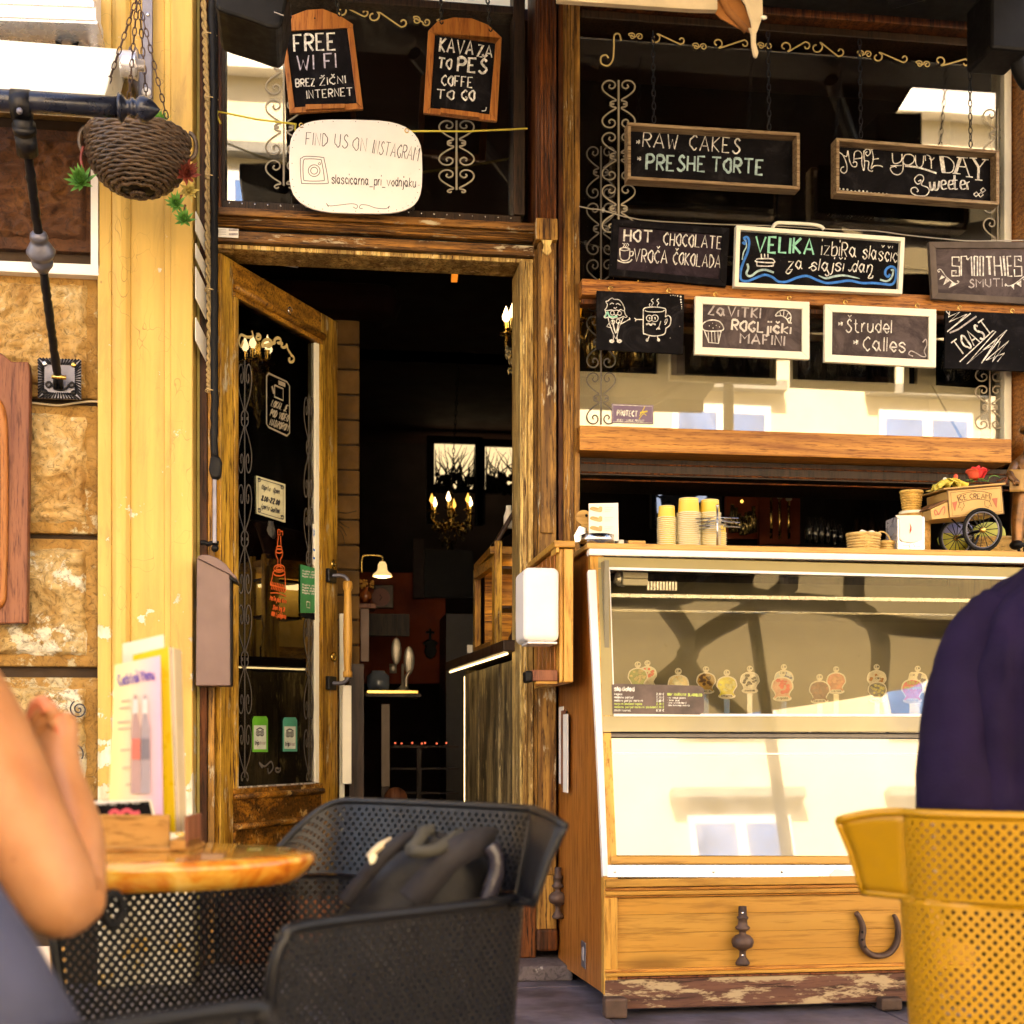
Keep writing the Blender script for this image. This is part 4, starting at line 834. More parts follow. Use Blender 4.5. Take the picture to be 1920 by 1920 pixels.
sk([(75, 205), (120, 240), (160, 340), (160, 410), (130, 435), (95, 410), (105, 375), (130, 365)]); sk([(120, 240), (160, 250), (172, 190), (180, 230), (195, 310), (225, 360), (265, 360), (270, 320), (245, 310), (228, 325)])
sk([(240, 320), (240, 250), (250, 205), (290, 190), (325, 230), (325, 330), (345, 400)]); sk([(240, 280), (325, 270)], smooth=False); sk([(345, 190), (355, 300), (350, 400), (335, 390)]); sk([(350, 290), (345, 220), (370, 175), (410, 180), (415, 220), (385, 245), (365, 215), (385, 200)]); sk([(352, 300), (400, 310), (395, 390), (430, 415), (445, 405)])
sk([(410, 160), (435, 190), (450, 280), (425, 385), (460, 355), (515, 352), (555, 365)]); sk([(430, 180), (480, 160), (540, 165)]); sk([(440, 285), (510, 275)])
sk([(658, 215), (665, 310), (700, 330), (755, 300), (765, 225)]); sk([(760, 230), (775, 330), (770, 410), (730, 450), (680, 445), (645, 410), (640, 375), (690, 360), (700, 375)]); sk([(640, 355), (760, 350)])
sk([(860, 230), (800, 235), (775, 290), (790, 335), (840, 345), (890, 310), (895, 260), (860, 230)]); sk([(910, 240), (915, 330), (950, 375), (990, 340), (1000, 245)]); sk([(1000, 250), (1010, 330), (1045, 370)][:0] or [(1015, 240), (1020, 300)]); sk([(1030, 235), (1075, 265), (1085, 385)]); sk([(1060, 270), (1090, 290), (1115, 265)])
sk([(795, 355), (950, 375), (1140, 435)], 3.2)
sk([(1175, 255), (1200, 425)], 1.6, smooth=False); sk([(1212, 255), (1235, 428)], 1.6, smooth=False); sk([(1193, 255), (1218, 425)], 5, smooth=False); sk([(1170, 252), (1260, 260), (1325, 320), (1325, 390), (1290, 428), (1200, 426)], 1.8)
sk([(1360, 262), (1480, 268)], smooth=False); sk([(1400, 268), (1345, 435)], 6, smooth=False); sk([(1315, 435), (1400, 442)], smooth=False); sk([(1430, 268), (1500, 470)], 2.2, smooth=False); sk([(1460, 472), (1535, 478)], smooth=False); sk([(1375, 360), (1460, 368)], smooth=False)
sk([(1500, 268), (1580, 272)], smooth=False); sk([(1540, 272), (1600, 370)], 4.5, smooth=False); sk([(1635, 285), (1710, 288)], smooth=False); sk([(1675, 288), (1610, 370)], 2, smooth=False); sk([(1600, 370), (1595, 505)], 4.5, smooth=False); sk([(1560, 506), (1640, 512)], smooth=False)
sk([(940, 525), (970, 510), (960, 545), (925, 550), (900, 500), (940, 455), (985, 460), (1000, 500), (975, 560), (1040, 590), (1060, 630), (1020, 680), (930, 680), (870, 650), (865, 605), (910, 590), (940, 625), (925, 640)])
for dx in (0, 12): sk([(1060+dx, 530), (1075+dx, 620), (1100+dx, 600), (1110+dx, 530), (1120+dx, 620), (1150+dx, 600), (1165+dx, 520)], 1.5)
for xo in (1185, 1265, 1395):
    for dx in (0, 10): sk([(xo+dx, 565), (xo+50+dx, 550), (xo+40+dx, 515), (xo+10+dx, 520), (xo+dx, 570), (xo+20+dx, 610), (xo+60+dx, 600)], 1.5)
for dx in (0, 12): sk([(1330+dx, 455), (1335+dx, 600), (1360+dx, 605)], 1.5); sk([(1460+dx, 530), (1475+dx, 615)], 1.5)
sk([(1310, 510), (1370, 512)], 1.6, smooth=False); sk([(1475, 545), (1500, 525)], 1.8, smooth=False)
for cx, cy_ in ((1645, 620), (1570, 665), (1620, 670)): sk([(cx-25, cy_), (cx+5, cy_-25), (cx+30, cy_), (cx, cy_+25)], 2, smooth=False, closed=True)
for i in range(16): q = P(1574+i*7.4, 355+i*.78-(1 if i % 5 < 3 else -1), -.001); m.ball(q, .0045*(1 if i < 10 else .6), (1, .3, 1), 6, 4)
add(m, 'lettering', M_chalk, r)
for xx, y_ in ((1614, 258), (1820, 276)): chain('chain', r, P(xx, y_, -.03), P(xx-2, 75, .02), .035, .0024, M_iron)
# hot chocolate
r, pr, _ = board('chalkboard', 'black framed chalkboard reading HOT CHOCOLATE VROČA ČOKOLADA with a steaming cup drawing', [(1149, 410), (1368, 428), (1362, 537), (1143, 516)], -.06, .01, M_boardbrown, M_board, 13, .022)
m = MB(); lettering(m, 'HOT', 1170, 452, 1222, 455, 22, 4.0, pr, FRONT); lettering(m, 'CHOCOLATE', 1244, 459, 1352, 467, 23, 2.6, pr, FRONT); lettering(m, 'VROČA', 1188, 490, 1250, 494, 24, 2.4, pr, FRONT); lettering(m, 'ČOKOLADA', 1262, 495, 1350, 503, 23, 2.4, pr, FRONT)
sk2 = lambda pts, w_=2, **k: stroke(m, pts, w_, pr, FRONT, **k)
sk2([(1162, 467), (1163, 482), (1167, 488), (1175, 488), (1180, 483), (1181, 468)]); sk2([(1162, 467), (1171, 464), (1181, 467), (1171, 470)], closed=True); sk2([(1181, 472), (1187, 472), (1186, 479), (1180, 480)]); sk2([(1156, 487), (1168, 492), (1180, 491), (1185, 486)], 2.4)
for dx in (0, 4, 8): sk2([(1168+dx, 463), (1171+dx, 459), (1167+dx, 456)], 1.2)
add(m, 'lettering', M_chalk, r)
# velika izbira
r, pr, _ = board('chalkboard', 'white framed chalkboard reading VELIKA izbira slaščic za slajši dan, blue wave', [(1381, 422), (1697, 445), (1692, 551), (1377, 537)], -.07, .01, M_board, M_white, 8, .03, proud=.02)
cv = lambda x, y: (1380+x*.1771, 420+y*.1770)
m = MB(); lettering(m, 'VELIKA', *cv(205, 290), *cv(820, 325), 29, 5.2, pr, FRONT); add(m, 'lettering', M_chalkgreen, r)
m = MB(); lettering(m, 'izbiRa', *cv(905, 325), *cv(1270, 350), 26, 2.2, pr, FRONT); lettering(m, 'slaščic', *cv(1340, 360), *cv(1700, 410), 25, 2.2, pr, FRONT)
lettering(m, 'za', *cv(545, 480), *cv(700, 475), 22, 2.3, pr, FRONT, tilt=.15); lettering(m, 'slajši', *cv(790, 490), *cv(1130, 500), 22, 2.3, pr, FRONT, tilt=.15); lettering(m, 'dan', *cv(1220, 505), *cv(1430, 520), 22, 2.3, pr, FRONT, tilt=.15)
s3 = lambda pts, w_=2.2, **k: stroke(m, [cv(*p) for p in pts], w_, pr, FRONT, **k)
s3([(550, 400), (600, 400), (580, 440), (550, 450)][:0] or [(545, 480), (530, 515), (560, 525), (590, 490)]); s3([(770, 470), (800, 450), (815, 440)]); s3([(1190, 480), (1205, 498), (1240, 465)]); s3([(1430, 520), (1400, 570), (1440, 570), (1450, 545)]); s3([(960, 480), (985, 530), (960, 550), (945, 530)])
s3([(215, 380), (240, 368), (370, 368), (400, 385), (395, 410), (220, 400), (210, 385)], 2.4); s3([(220, 400), (222, 435), (240, 445), (380, 445), (395, 430), (398, 405)], 2.2)
for xx in (270, 305, 340): s3([(xx, 362), (xx-3, 315)], 2.2, smooth=False)
s3([(1610, 165), (1605, 185), (1630, 180), (1640, 168), (1700, 200), (1720, 180), (1735, 200), (1725, 240), (1735, 290), (1710, 300)], 1.4); add(m, 'lettering', M_chalk, r)
m = MB(); s3([(70, 190), (90, 210), (105, 180), (85, 150), (120, 140), (140, 190), (125, 290), (80, 400), (50, 500), (55, 590), (120, 605), (200, 575), (300, 540), (380, 560), (450, 610), (540, 610), (640, 570), (750, 550), (850, 590), (960, 625), (1080, 615), (1200, 600), (1330, 625), (1450, 625), (1560, 635), (1650, 640), (1690, 580), (1690, 480), (1640, 450), (1590, 480), (1580, 530), (1610, 560), (1630, 530)], 4.4, n=4); add(m, 'drawing', M_chalkblue, r)
m = MB(); s3([(120, 420), (130, 470), (110, 520), (130, 550), (170, 545), (230, 500), (310, 485), (400, 515)], 4); s3([(875, 545), (950, 575), (1040, 555), (1150, 545), (1310, 578)], 4, taper=True); s3([(1525, 590), (1600, 605), (1650, 560), (1665, 490), (1640, 490)], 3.4); s3([(90, 165), (105, 190), (110, 240), (80, 300), (65, 380)], 2.2); add(m, 'drawing', M_chalkteal, r)
m = MB(); m.tube(smooth_pts([tuple(P(1448, 428, -.07)), tuple(P(1455, 419, -.07)), tuple(P(1470, 418, -.07)), tuple(P(1530, 422, -.07)), tuple(P(1545, 430, -.07))], 4), .007, 7); m.build('carrying_handle', M_white, r, smooth=True)
# smoothies
r, pr, _ = board('chalkboard', 'grey framed chalkboard reading SMOOTHIES SMUTI with chalk bunting cut by the photo edge', [(1742, 453), (1965, 453), (1962, 572), (1748, 560)], -.07, .01, M_boardgrey, M_boardgreyf, 12, .022)
cs_ = lambda x, y: (1740+x*.13544, 440+y*.1354)
m = MB(); s4 = lambda pts, w_=2.6, **k: stroke(m, [cs_(*p) for p in pts], w_, pr, FRONT, **k)
s4([(430, 370), (430, 310), (335, 310), (335, 430), (435, 440), (435, 570), (330, 570), (330, 500), (390, 500), (385, 535)], smooth=False); s4([(460, 570), (460, 300), (535, 300), (540, 345)], smooth=False); s4([(545, 350), (600, 300), (610, 570)], smooth=False)
for xo in (640, 720): s4([(xo, 300), (xo+45, 300), (xo+45, 570), (xo, 570)], closed=True, smooth=False)
s4([(800, 305), (885, 305)], smooth=False); s4([(845, 310), (855, 555)], 4, smooth=False); s4([(915, 300), (925, 570)], smooth=False); s4([(1000, 300), (1025, 570)], smooth=False); s4([(925, 430), (1010, 430)], smooth=False); s4([(1045, 295), (1070, 570)], 3.6, smooth=False)
s4([(1150, 300), (1095, 300), (1110, 575), (1165, 575)], smooth=False); s4([(1098, 430), (1155, 430)], smooth=False); s4([(1245, 340), (1290, 370), (1290, 300), (1200, 300), (1200, 440), (1295, 440), (1300, 570), (1200, 575), (1195, 480)], smooth=False)
s4([(160, 500), (150, 520), (135, 500), (150, 480), (185, 490), (250, 580), (320, 640), (390, 680), (430, 650), (400, 640)], 1.6); s4([(1090, 690), (1070, 710), (1075, 680), (1110, 710), (1200, 680), (1330, 580), (1420, 520)], 1.6)
for q in ([(190, 560), (235, 590), (150, 630)], [(250, 600), (300, 640), (210, 700)], [(330, 655), (390, 690), (285, 740)], [(1140, 700), (1190, 690), (1190, 760)], [(1220, 680), (1290, 630), (1290, 725)], [(1310, 620), (1370, 580), (1380, 660)]): patch(m, [cs_(*p) for p in q], pr, FRONT, .0004)
add(m, 'lettering', M_chalk, r); m = MB(); lettering(m, 'SMUTI', *cs_(565, 730), *cs_(1030, 720), 15, 2.6, pr, FRONT); add(m, 'lettering', M_chalkdim, r)
# wire the upper row hangs on
m = MB(); wp = [(1086, 387), (1110, 392), (1129, 394), (1200, 412), (1330, 420), (1390, 422), (1460, 424), (1560, 430), (1640, 433), (1700, 441), (1780, 449), (1830, 452), (1960, 450)]
m.tube(smooth_pts([tuple(P(a, b, -.055)) for a, b in wp], 3), .0025, 5); m.ball(P(1131, 394, -.055), .010, (.7, .7, 1), 8, 6); tag(m.build('hanging_wire', M_wire, smooth=True), 'thin sagging wire strung across the window that the upper row of boards hangs from', 'wire')
# lower rail
m = MB(); m.box(X(1091, -.04), X(1990, -.04), -.04, .04, Z(1091, 552, -.04), Z(1091, 522, -.04)); rl = m.build('hanging_rail', M_rail, bevel=.004); tag(rl, 'reddish striped wooden rail across the window carrying the lower row of boards', 'rail')
m = MB(); m.box(X(1091, .0), X(1990, .0), -.0, .06, Z(1091, 563, -.04), Z(1091, 553, -.04)); m.build('under_lip', M_oakred, rl, bevel=.003)
# cone and mug drawing
r, pr, _ = board('chalkboard', 'frameless black chalkboard with a drawn ice cream cone and steaming mug waving', [(1119, 545), (1283, 552), (1281, 664), (1119, 655)], -.075, .012, M_board)
cm = lambda x, y: (1120+x*.09375, 540+y*.09377)
m = MB(); s5 = lambda pts, w_=1.6, **k: stroke(m, [cm(*p) for p in pts], w_, pr, FRONT, **k)
s5([(180, 290), (175, 265), (210, 260), (250, 225), (300, 200), (330, 225), (430, 235), (500, 310), (545, 420), (520, 455), (470, 430), (430, 450), (380, 440), (330, 450), (280, 440), (200, 450), (150, 440), (185, 390), (200, 330)], closed=True)
s5([(160, 460), (170, 520), (135, 570), (160, 600), (230, 580), (300, 610), (370, 595), (440, 605), (520, 570), (560, 590), (595, 570), (560, 530), (540, 450)]); s5([(215, 600), (260, 760), (370, 1010), (430, 800), (520, 590)]); s5([(300, 640), (370, 900), (430, 680)], 2.5)
for cx, cy_ in ((300, 500), (445, 505), (310, 680), (415, 665)): s5([(cx+38*math.cos(a*.785), cy_+42*math.sin(a*.785)) for a in range(8)], 1.4, closed=True, n=2)
s5([(340, 520), (370, 550), (410, 520)]); s5([(250, 330), (290, 300), (330, 320)]); s5([(370, 330), (410, 310), (470, 350)]); s5([(330, 390), (360, 410), (390, 380)])
s5([(470, 720), (600, 650), (660, 610)]); s5([(640, 590), (650, 640)]); s5([(240, 700), (185, 770), (290, 800)], smooth=False); s5([(325, 900), (320, 1050)]); s5([(390, 960), (400, 1050)]); s5([(250, 1060), (290, 1040), (325, 1060), (290, 1085)], 3, closed=True); s5([(400, 1060), (440, 1040), (480, 1060), (440, 1085)], 3, closed=True)
s5([(920, 430), (920, 870), (960, 920), (1120, 960), (1290, 940), (1355, 900), (1370, 800)], 1.9); s5([(915, 440), (960, 395), (1140, 380), (1320, 400), (1370, 440), (1360, 580)], 1.9); s5([(950, 450), (1000, 470), (1140, 480), (1300, 470), (1345, 440)]); s5([(1360, 580), (1420, 550), (1470, 610), (1450, 740), (1365, 810)], 1.9); s5([(1350, 700), (1360, 640), (1400, 620), (1385, 690), (1350, 735)])
for cx, cy_, rr in ((1040, 605, 60), (1150, 605, 68)): s5([(cx+rr*math.cos(a*.785), cy_+rr*math.sin(a*.785)) for a in range(8)], 1.6, closed=True, n=2); s5([(cx, cy_-25), (cx+10, cy_+25)], 2.2)
s5([(975, 730), (1030, 710), (1070, 740), (1110, 710), (1165, 735)], 3); s5([(1270, 660), (1230, 790)]); 
for dx in (-40, 0, 30): s5([(1230, 780), (1220+dx, 830)], 1.6)
s5([(910, 630), (780, 630)]); s5([(780, 630), (740, 600)]); s5([(780, 630), (755, 665)]); s5([(1040, 960), (1010, 1030)]); s5([(1200, 950), (1215, 1030)])
for cx in (995, 1225): s5([(cx-18, 1040), (cx, 1020), (cx+18, 1040), (cx, 1058)], 2.4, closed=True)
for xo in (1080, 1190): s5([(xo+20, 380), (xo-10+20, 340), (xo+40, 300), (xo, 250), (xo+40, 215)])
s5([(1065, 375), (1040, 340), (1055, 310)])
for x_, y_, r_ in ((1465, 150, 1), (1515, 145, 1.1), (1555, 155, 1.2), (1605, 158, 1.6), (1668, 172, 2.2), (1672, 232, 1.9), (1675, 285, 1.8), (1683, 332, 1.3), (1686, 376, 1.2), (1687, 415, 1), (1648, 770, .8), (1457, 1000, .8)): q = P(*cm(x_, y_), -.0765); m.ball(q, .0018*r_, (1, .3, 1), 6, 4)
add(m, 'drawing', M_chalk, r); hook(r, 1145, 541, -.07); hook(r, 1254, 545, -.07)
m = MB(); s5([(150, 590), (200, 480), (240, 560), (320, 580), (400, 560)], 3.2); add(m, 'drawing', M_chalkgreen, r)
# zavitki
r, pr, _ = board('chalkboard', 'white framed grey chalkboard reading ZAVITKI ROGLJIČKI MAFINI with a muffin drawing', [(1304, 555), (1518, 566), (1518, 674), (1303, 664)], -.075, .01, M_boardgrey, M_white, 14, .02)
m = MB(); lettering(m, 'ZaViTKI', 1328, 590, 1425, 597, 19, 4.2, pr, FRONT); lettering(m, 'MAFINI', 1388, 643, 1470, 648, 18, 4, pr, FRONT); add(m, 'lettering', M_chalkdim, r)
m = MB(); lettering(m, 'ROGLjički', 1372, 619, 1482, 626, 19, 4.2, pr, FRONT); add(m, 'lettering', plain('soft_chalk', (.62, .58, .53), .95, bs=0), r)
m = MB(); z2 = lambda pts, w_=2.2, **k: stroke(m, pts, w_, pr, FRONT, **k)
z2([(1320, 619), (1317, 609), (1325, 602), (1337, 600), (1349, 603), (1356, 612), (1355, 619), (1340, 621)], closed=True); z2([(1321, 621), (1329, 642), (1347, 644), (1352, 621)], smooth=False)
for xx in (1328, 1334, 1340, 1346): z2([(xx, 622), (xx+1, 643)], 1.3, smooth=False)
z2([(1454, 592), (1462, 583), (1474, 582), (1483, 592), (1480, 606), (1475, 598), (1465, 592)], closed=True)
for a, b in (((1462, 583), (1464, 592)), ((1470, 582), (1469, 593)), ((1478, 587), (1473, 596)), ((1483, 594), (1476, 599))): z2([a, b], 1.6, smooth=False)
for q in ((1330, 611), (1336, 606), (1343, 610), (1337, 615), (1349, 613)): m.ball(P(*q, -.076), .002, (1, .3, 1), 6, 4)
add(m, 'drawing', M_chalk, r); hook(r, 1342, 552, -.07); hook(r, 1480, 559, -.07)
# strudel
r, pr, _ = board('chalkboard', 'white framed grey chalkboard reading Štrudel and Calles', [(1547, 570), (1756, 580), (1755, 689), (1546, 678)], -.075, .01, M_boardgrey, M_white, 14, .02)
m = MB(); lettering(m, 'Štrudel', 1586, 622, 1671, 624, 24, 2.4, pr, FRONT); lettering(m, 'Calles', 1619, 657, 1697, 660, 26, 2.6, pr, FRONT); lettering(m, '*', 1572, 611, 1580, 611, 8, 2, pr, FRONT); lettering(m, '*', 1600, 646, 1609, 646, 9, 2, pr, FRONT); add(m, 'lettering', M_chalk, r)
m = MB(); stroke(m, [(1730, 642), (1736, 636), (1738, 646), (1733, 658), (1736, 668), (1728, 668), (1718, 662), (1708, 658), (1704, 664), (1712, 668)], 2, pr, FRONT); add(m, 'drawing', M_chalkdim, r); hook(r, 1585, 567, -.07); hook(r, 1720, 573, -.07)
# toast
r, pr, _ = board('chalkboard', 'frameless black chalkboard with TOAST written diagonally between chalk scribbles', [(1773, 582), (1960, 590), (1958, 698), (1771, 690)], -.075, .012, M_board)
m = MB(); a0, b0 = 1786, 668
lettering(m, 'TOAST', 1801, 667, 1862, 622, 30, 3.4, pr, FRONT, .1); add(m, 'lettering', M_chalk, r)
m = MB(); cz = lambda pts, w_=2.0: stroke(m, [cs_(*p) for p in pts], w_, pr, FRONT, smooth=False)
cz([(440, 1760), (900, 1330), (940, 1340), (540, 1790), (960, 1440), (740, 1780), (1090, 1320), (760, 1600), (1000, 1480), (890, 1760), (1120, 1470), (800, 1740), (1060, 1640), (960, 1760)]); cz([(250, 1060), (300, 1110), (300, 1060), (280, 1140), (440, 1070), (290, 1210), (540, 1100), (265, 1345), (590, 1090)], 2.2); add(m, 'drawing', M_chalk, r)
m = MB(); cz([(300, 1360), (420, 1310), (670, 1130)], 3); add(m, 'drawing', M_chalkdim, r); hook(r, 1799, 577, -.07); hook(r, 1898, 583, -.07)
# ================================================================== things on the stone wall
# aluminium edged poster frame around the dark stones
pfm = thing('poster_frame', 'white aluminium edging that boxes in the dark brown stones', 'frame', P(180, 500, -.05))
m = MB(); m.box(X(170, -.05), X(187.5, -.05), -.05, .0, Z(100, 494, -.05), 3.75); m.build('edge', M_whiteplast, pfm, bevel=.002)
m = MB(); m.prism([P(-120, 484, -.05), P(187, 496, -.05), P(187, 517, -.05), P(-120, 503, -.05)], (0, .05, 0)); m.build('edge', M_whiteplast, pfm, bevel=.002)
# light box at the top left
lb = thing('light_box', 'white aluminium light box sign at the top left corner', 'sign', P(80, 40, -.25))
m = MB(); m.prism([P(-120, -60, -.25), P(175, -60, -.25), P(175, 5, -.25), P(-120, -5, -.25)], (0, .18, 0)); m.build('box', M_whiteplast, lb, bevel=.004)
for k, (ya, yb) in enumerate(((-6, 2), (3, 27), (27.5, 34))):
    m = MB(); m.prism([P(-120, ya, -.26+.006*k), P(177+k*3, ya+9, -.26+.006*k), P(177+k*3, yb+11, -.26+.006*k), P(-120, yb, -.26+.006*k)], (0, .17, 0)); m.build('ledge', [M_alu, M_whiteplast, M_alu][k], lb, bevel=.002)
m = MB(); pbox(m, 35, 36, 65, 46, -.16, -.10); pbox(m, 44, 46, 65, 78, -.09, -.07); m.build('bracket', M_alu, lb, bevel=.002)
m = MB(); m.ball(P(54, 61, -.095), .008, n=8, m=6); m.build('bolt', M_steel, lb)
m = MB(); cp = [(67, 50), (85, 52), (105, 58), (125, 63), (145, 62), (166, 52), (169, 47)]; m.tube(smooth_pts([tuple(P(a, b, -.10)) for a, b in cp], 4), [.02 if i < 8 else .007 for i in range(25)], 7)
for k in range(3): m.tube([P(126+(14+k*3)*math.cos(a), 78+(12+k*2)*math.sin(a), -.10-.006*k) for a in [j*.45 for j in range(14)]], .005, 5, closed=True)
tag(m.build('coiled_cable', M_black, smooth=True), 'coiled black cable with a plug tied under the white light box', 'cable')
# awning cassette: white tilted box
ac = thing('awning_cassette', 'long cream awning cassette tilted over the dark pole at the left', 'awning', P(100, 160, -.5))
a4 = [(-160, 62), (222, 91), (196, 181), (-160, 158)]
m = MB(); A = [P(*a4[0], -.30), P(*a4[1], -.30), P(*a4[2], -.55), P(*a4[3], -.55)]; m.hexa(A, [p+Vector((0, .22, .02)) for p in A]); m.build('box', M_white, ac, bevel=.006)
m = MB(); q = P(226, 120, -.4); m.lathe(q, [(.001, 0), (.042, 0), (.045, .012), (.045, .045), (.05, .05), (.05, .056), (.02, .058), (.02, .08), (.001, .08)], 20, 'x'); m.build('end_cap', M_alu, ac, smooth=True)
# black pilaster bracket with pulley
pb = thing('pulley_bracket', 'dark steel bracket strip with a pulley wheel screwed on the yellow pilaster', 'bracket', P(270, 180, -.08))
m = MB(); m.box(X(267, -.08), X(286, -.08), -.085, -.066, Z(270, 135, -.08), 3.8); m.build('strip', M_greyiron, pb, bevel=.002)
m = MB(); m.box(X(255, -.1), X(286, -.1), -.11, -.066, Z(270, 186, -.1), Z(270, 104, -.1)); m.build('plate', M_greyiron, pb, bevel=.003)
m = MB(); q = P(244, 134, -.13); m.lathe(q, [(.001, 0), (.075, 0), (.085, .006), (.06, .014), (.085, .022), (.075, .03), (.001, .03)], 24, 'x'); m.build('wheel', M_greyiron, pb, smooth=True)
for a, b in ((277, 27), (277, 114), (252, 127)): m = MB(); m.ball(P(a, b, -.087 if a > 260 else -.111), .007, (1, .5, 1), 8, 6); m.build('screw', M_steel, pb)
m = MB(); m.lathe(P(274, 172, -.115), [(.006, 0), (.016, 0), (.018, .004), (.006, .005)], 14, 'y'); m.build('eyelet', M_whiteplast, pb, smooth=True)
# front pole with finial and hammered strut
po = thing('awning_pole', 'blue black awning pole with a turned acorn finial', 'pole', P(100, 200, -.9))
A, B = P(-160, 178, -.9), P(222, 201, -.9); dr = (B-A).normalized()
m = MB(); m.tube([A, B], .032, 20); m.build('tube', M_blueiron, po, smooth=True)
fin = [(0, .036), (.003, .043), (.010, .044), (.014, .038), (.026, .024), (.036, .024), (.040, .030), (.048, .031), (.052, .025), (.058, .030), (.070, .040), (.082, .039), (.10, .030), (.118, .012), (.126, .001)]
m = MB(); m.tube([B+dr*(t-.001) for t, _ in fin], [r_ for _, r_ in fin], 20, cap=False); m.build('finial', M_blueiron, po, smooth=True)
stt = thing('iron_strut', 'hammered black iron strut with ringed knuckle from wall plate to awning pole', 'strut', P(110, 740, -.1))
q1 = P(40, 197, -.9); m = MB(); m.tube([q1-dr*.028, q1+dr*.028], .045, 18); m.build('clamp', M_iron, stt, smooth=True)
J = P(43, 222, -.9); Bm = P(108, 706, -.12); ax = (Bm-J).normalized()
m = MB(); L_ = (Bm-J).length
m.tube([J, J+ax*.09], [.030, .022], 12); m.tube([J+ax*.02, J+ax*.045], .036, 16); m.tube([J+ax*.05, J+ax*.115], .033, 14); m.build('socket', M_iron, stt, smooth=True)
n_ = 60; m = MB(); pts = [J.lerp(Bm, .08+.92*i/n_)+Vector((noise.noise(Vector((i*.8, 0, 1)))*.0035, 0, noise.noise(Vector((i*.8, 4, 1)))*.003)) for i in range(n_+1)]; m.tube(pts, [.0150+.003*noise.noise(Vector((i*1.7, 3, 3))) for i in range(n_+1)], 10); m.build('rod', M_iron, stt, smooth=True)
t0 = .475; K = J.lerp(Bm, t0); kn = [(-.075, .018), (-.065, .027), (-.05, .030), (-.045, .022), (-.035, .03), (-.012, .042), (0, .048), (.012, .042), (.03, .03), (.035, .036), (.05, .034), (.06, .026), (.075, .018)]
m = MB(); m.tube([K+ax*t for t, _ in kn], [r_ for _, r_ in kn], 18); m.build('knuckle', M_greyiron, stt, smooth=True)
m = MB(); m.ball(J+ax*.09+Vector((0, -.034, 0)), .009, n=8, m=6); m.ball(J+Vector((0, -.05, 0)), .010, n=8, m=6); m.build('bolt', M_greyiron, stt)
wp = thing('wall_plate', 'square hammered iron wall plate with notched rim holding the strut', 'wall plate', P(110, 748, -.06))
Yw = -.075; qa, qb = P(71, 671, Yw), P(152, 749, Yw); m = MB(); m.box(qa.x, qb.x, Yw, Yw+.012, qb.z, qa.z); m.build('plate', M_greyiron, wp, bevel=.003)
m = MB(); W_, H_ = qb.x-qa.x, qa.z-qb.z
for i in range(13):
    t = (i+.5)/13
    for a, b in (((qa.x+W_*t, qa.z), (qa.x+W_*(.2+.6*t), qa.z-.022)), ((qa.x+W_*t, qb.z), (qa.x+W_*(.2+.6*t), qb.z+.022)), ((qa.x, qb.z+H_*t), (qa.x+.022, qb.z+H_*(.2+.6*t))), ((qb.x, qb.z+H_*t), (qb.x-.022, qb.z+H_*(.2+.6*t)))):
        m.tube([(a[0], Yw-.001, a[1]), (b[0], Yw-.001, b[1])], .0035, 5)
m.build('notched_rim', M_iron, wp, smooth=True)
for a, b, mt in ((84, 682, M_steel), (138, 684, M_brass), (84, 735, M_black), (138, 737, M_black)): m = MB(); m.lathe(P(a, b, Yw), [(.001, -.006), (.006, -.006), (.010, -.003), (.011, .001)], 12, 'y'); m.build('bolt', mt, wp, smooth=True)
m = MB(); f = lambda a, b: tuple(P(a, b, Yw-.006)); m.tube(smooth_pts([f(96, 722), (f(90, 726)), f(86, 720), f(92, 716), f(98, 722), f(104, 729), f(114, 731), f(124, 728), f(130, 720), f(136, 717), f(138, 724), f(130, 726)], 4), .004, 6); m.build('scroll', M_iron, wp, smooth=True)
m = MB(); m.tube([P(97, 706, -.13), P(124, 708, -.13)], .008, 8); m.build('hinge_pin', M_brass, wp, smooth=True)
m = MB(); m.tube([P(104, 728, -.08), P(105, 706, -.12)], .010, 8); m.tube([P(114, 728, -.08), P(113, 706, -.12)], .010, 8); m.build('lug', M_iron, wp, smooth=True)
m = MB(); m.tube(smooth_pts([tuple(P(a, b, -.02)) for a, b in ((0, 752), (56, 755), (85, 758), (110, 760), (140, 756), (165, 753), (187, 753))], 5), .004, 6); tag(m.build('thin_cable', M_canvas, smooth=True), 'thin cream cable sagging along the joint under the iron wall plate', 'cable')
# carved wooden board at the left edge
cb = thing('carved_board', 'red brown wooden board with a carved oval cut off by the left photo edge', 'board', P(20, 1170, -.1))
m = MB(); m.prism([P(a, b, -.1) for a, b in ((-90, 660), (-18, 655), (2, 662), (22, 678), (53, 678), (56, 700), (50, 1168), (-90, 1172))], (0, .05, 0)); m.build('panel', M_redwood, cb, bevel=.005)
m = MB(); m.tube(smooth_pts([tuple(P(a, b, -.105)) for a, b in ((-60, 735), (-20, 745), (3, 770), (8, 850), (8, 1000), (6, 1080), (2, 1130), (-30, 1140))], 5), .014, 8); m.build('carved_bead', M_orangeframe, cb, smooth=True)
# painted spirals on the pale stone
for k, (cx, cy_, rr, lab) in enumerate(((148, 1330, 17, 'black painted spiral on the pale stone, the upper one beside the menu cards'), (138, 1412, 19, 'black painted spiral on the pale stone, the lower one half hidden by the forearm'))):
    m = MB(); stroke(m, spiral(cx, cy_, 1, rr, 120+k*60, 120+k*60-720*(1 if k == 0 else .8), 40), 2.6, lambda a, b: P(a, b, -.046), FRONT, True, n=2); m.T = None
    o = m.build('wall_spiral', M_ink, solid=.003); tag(o, lab, 'wall ornament')
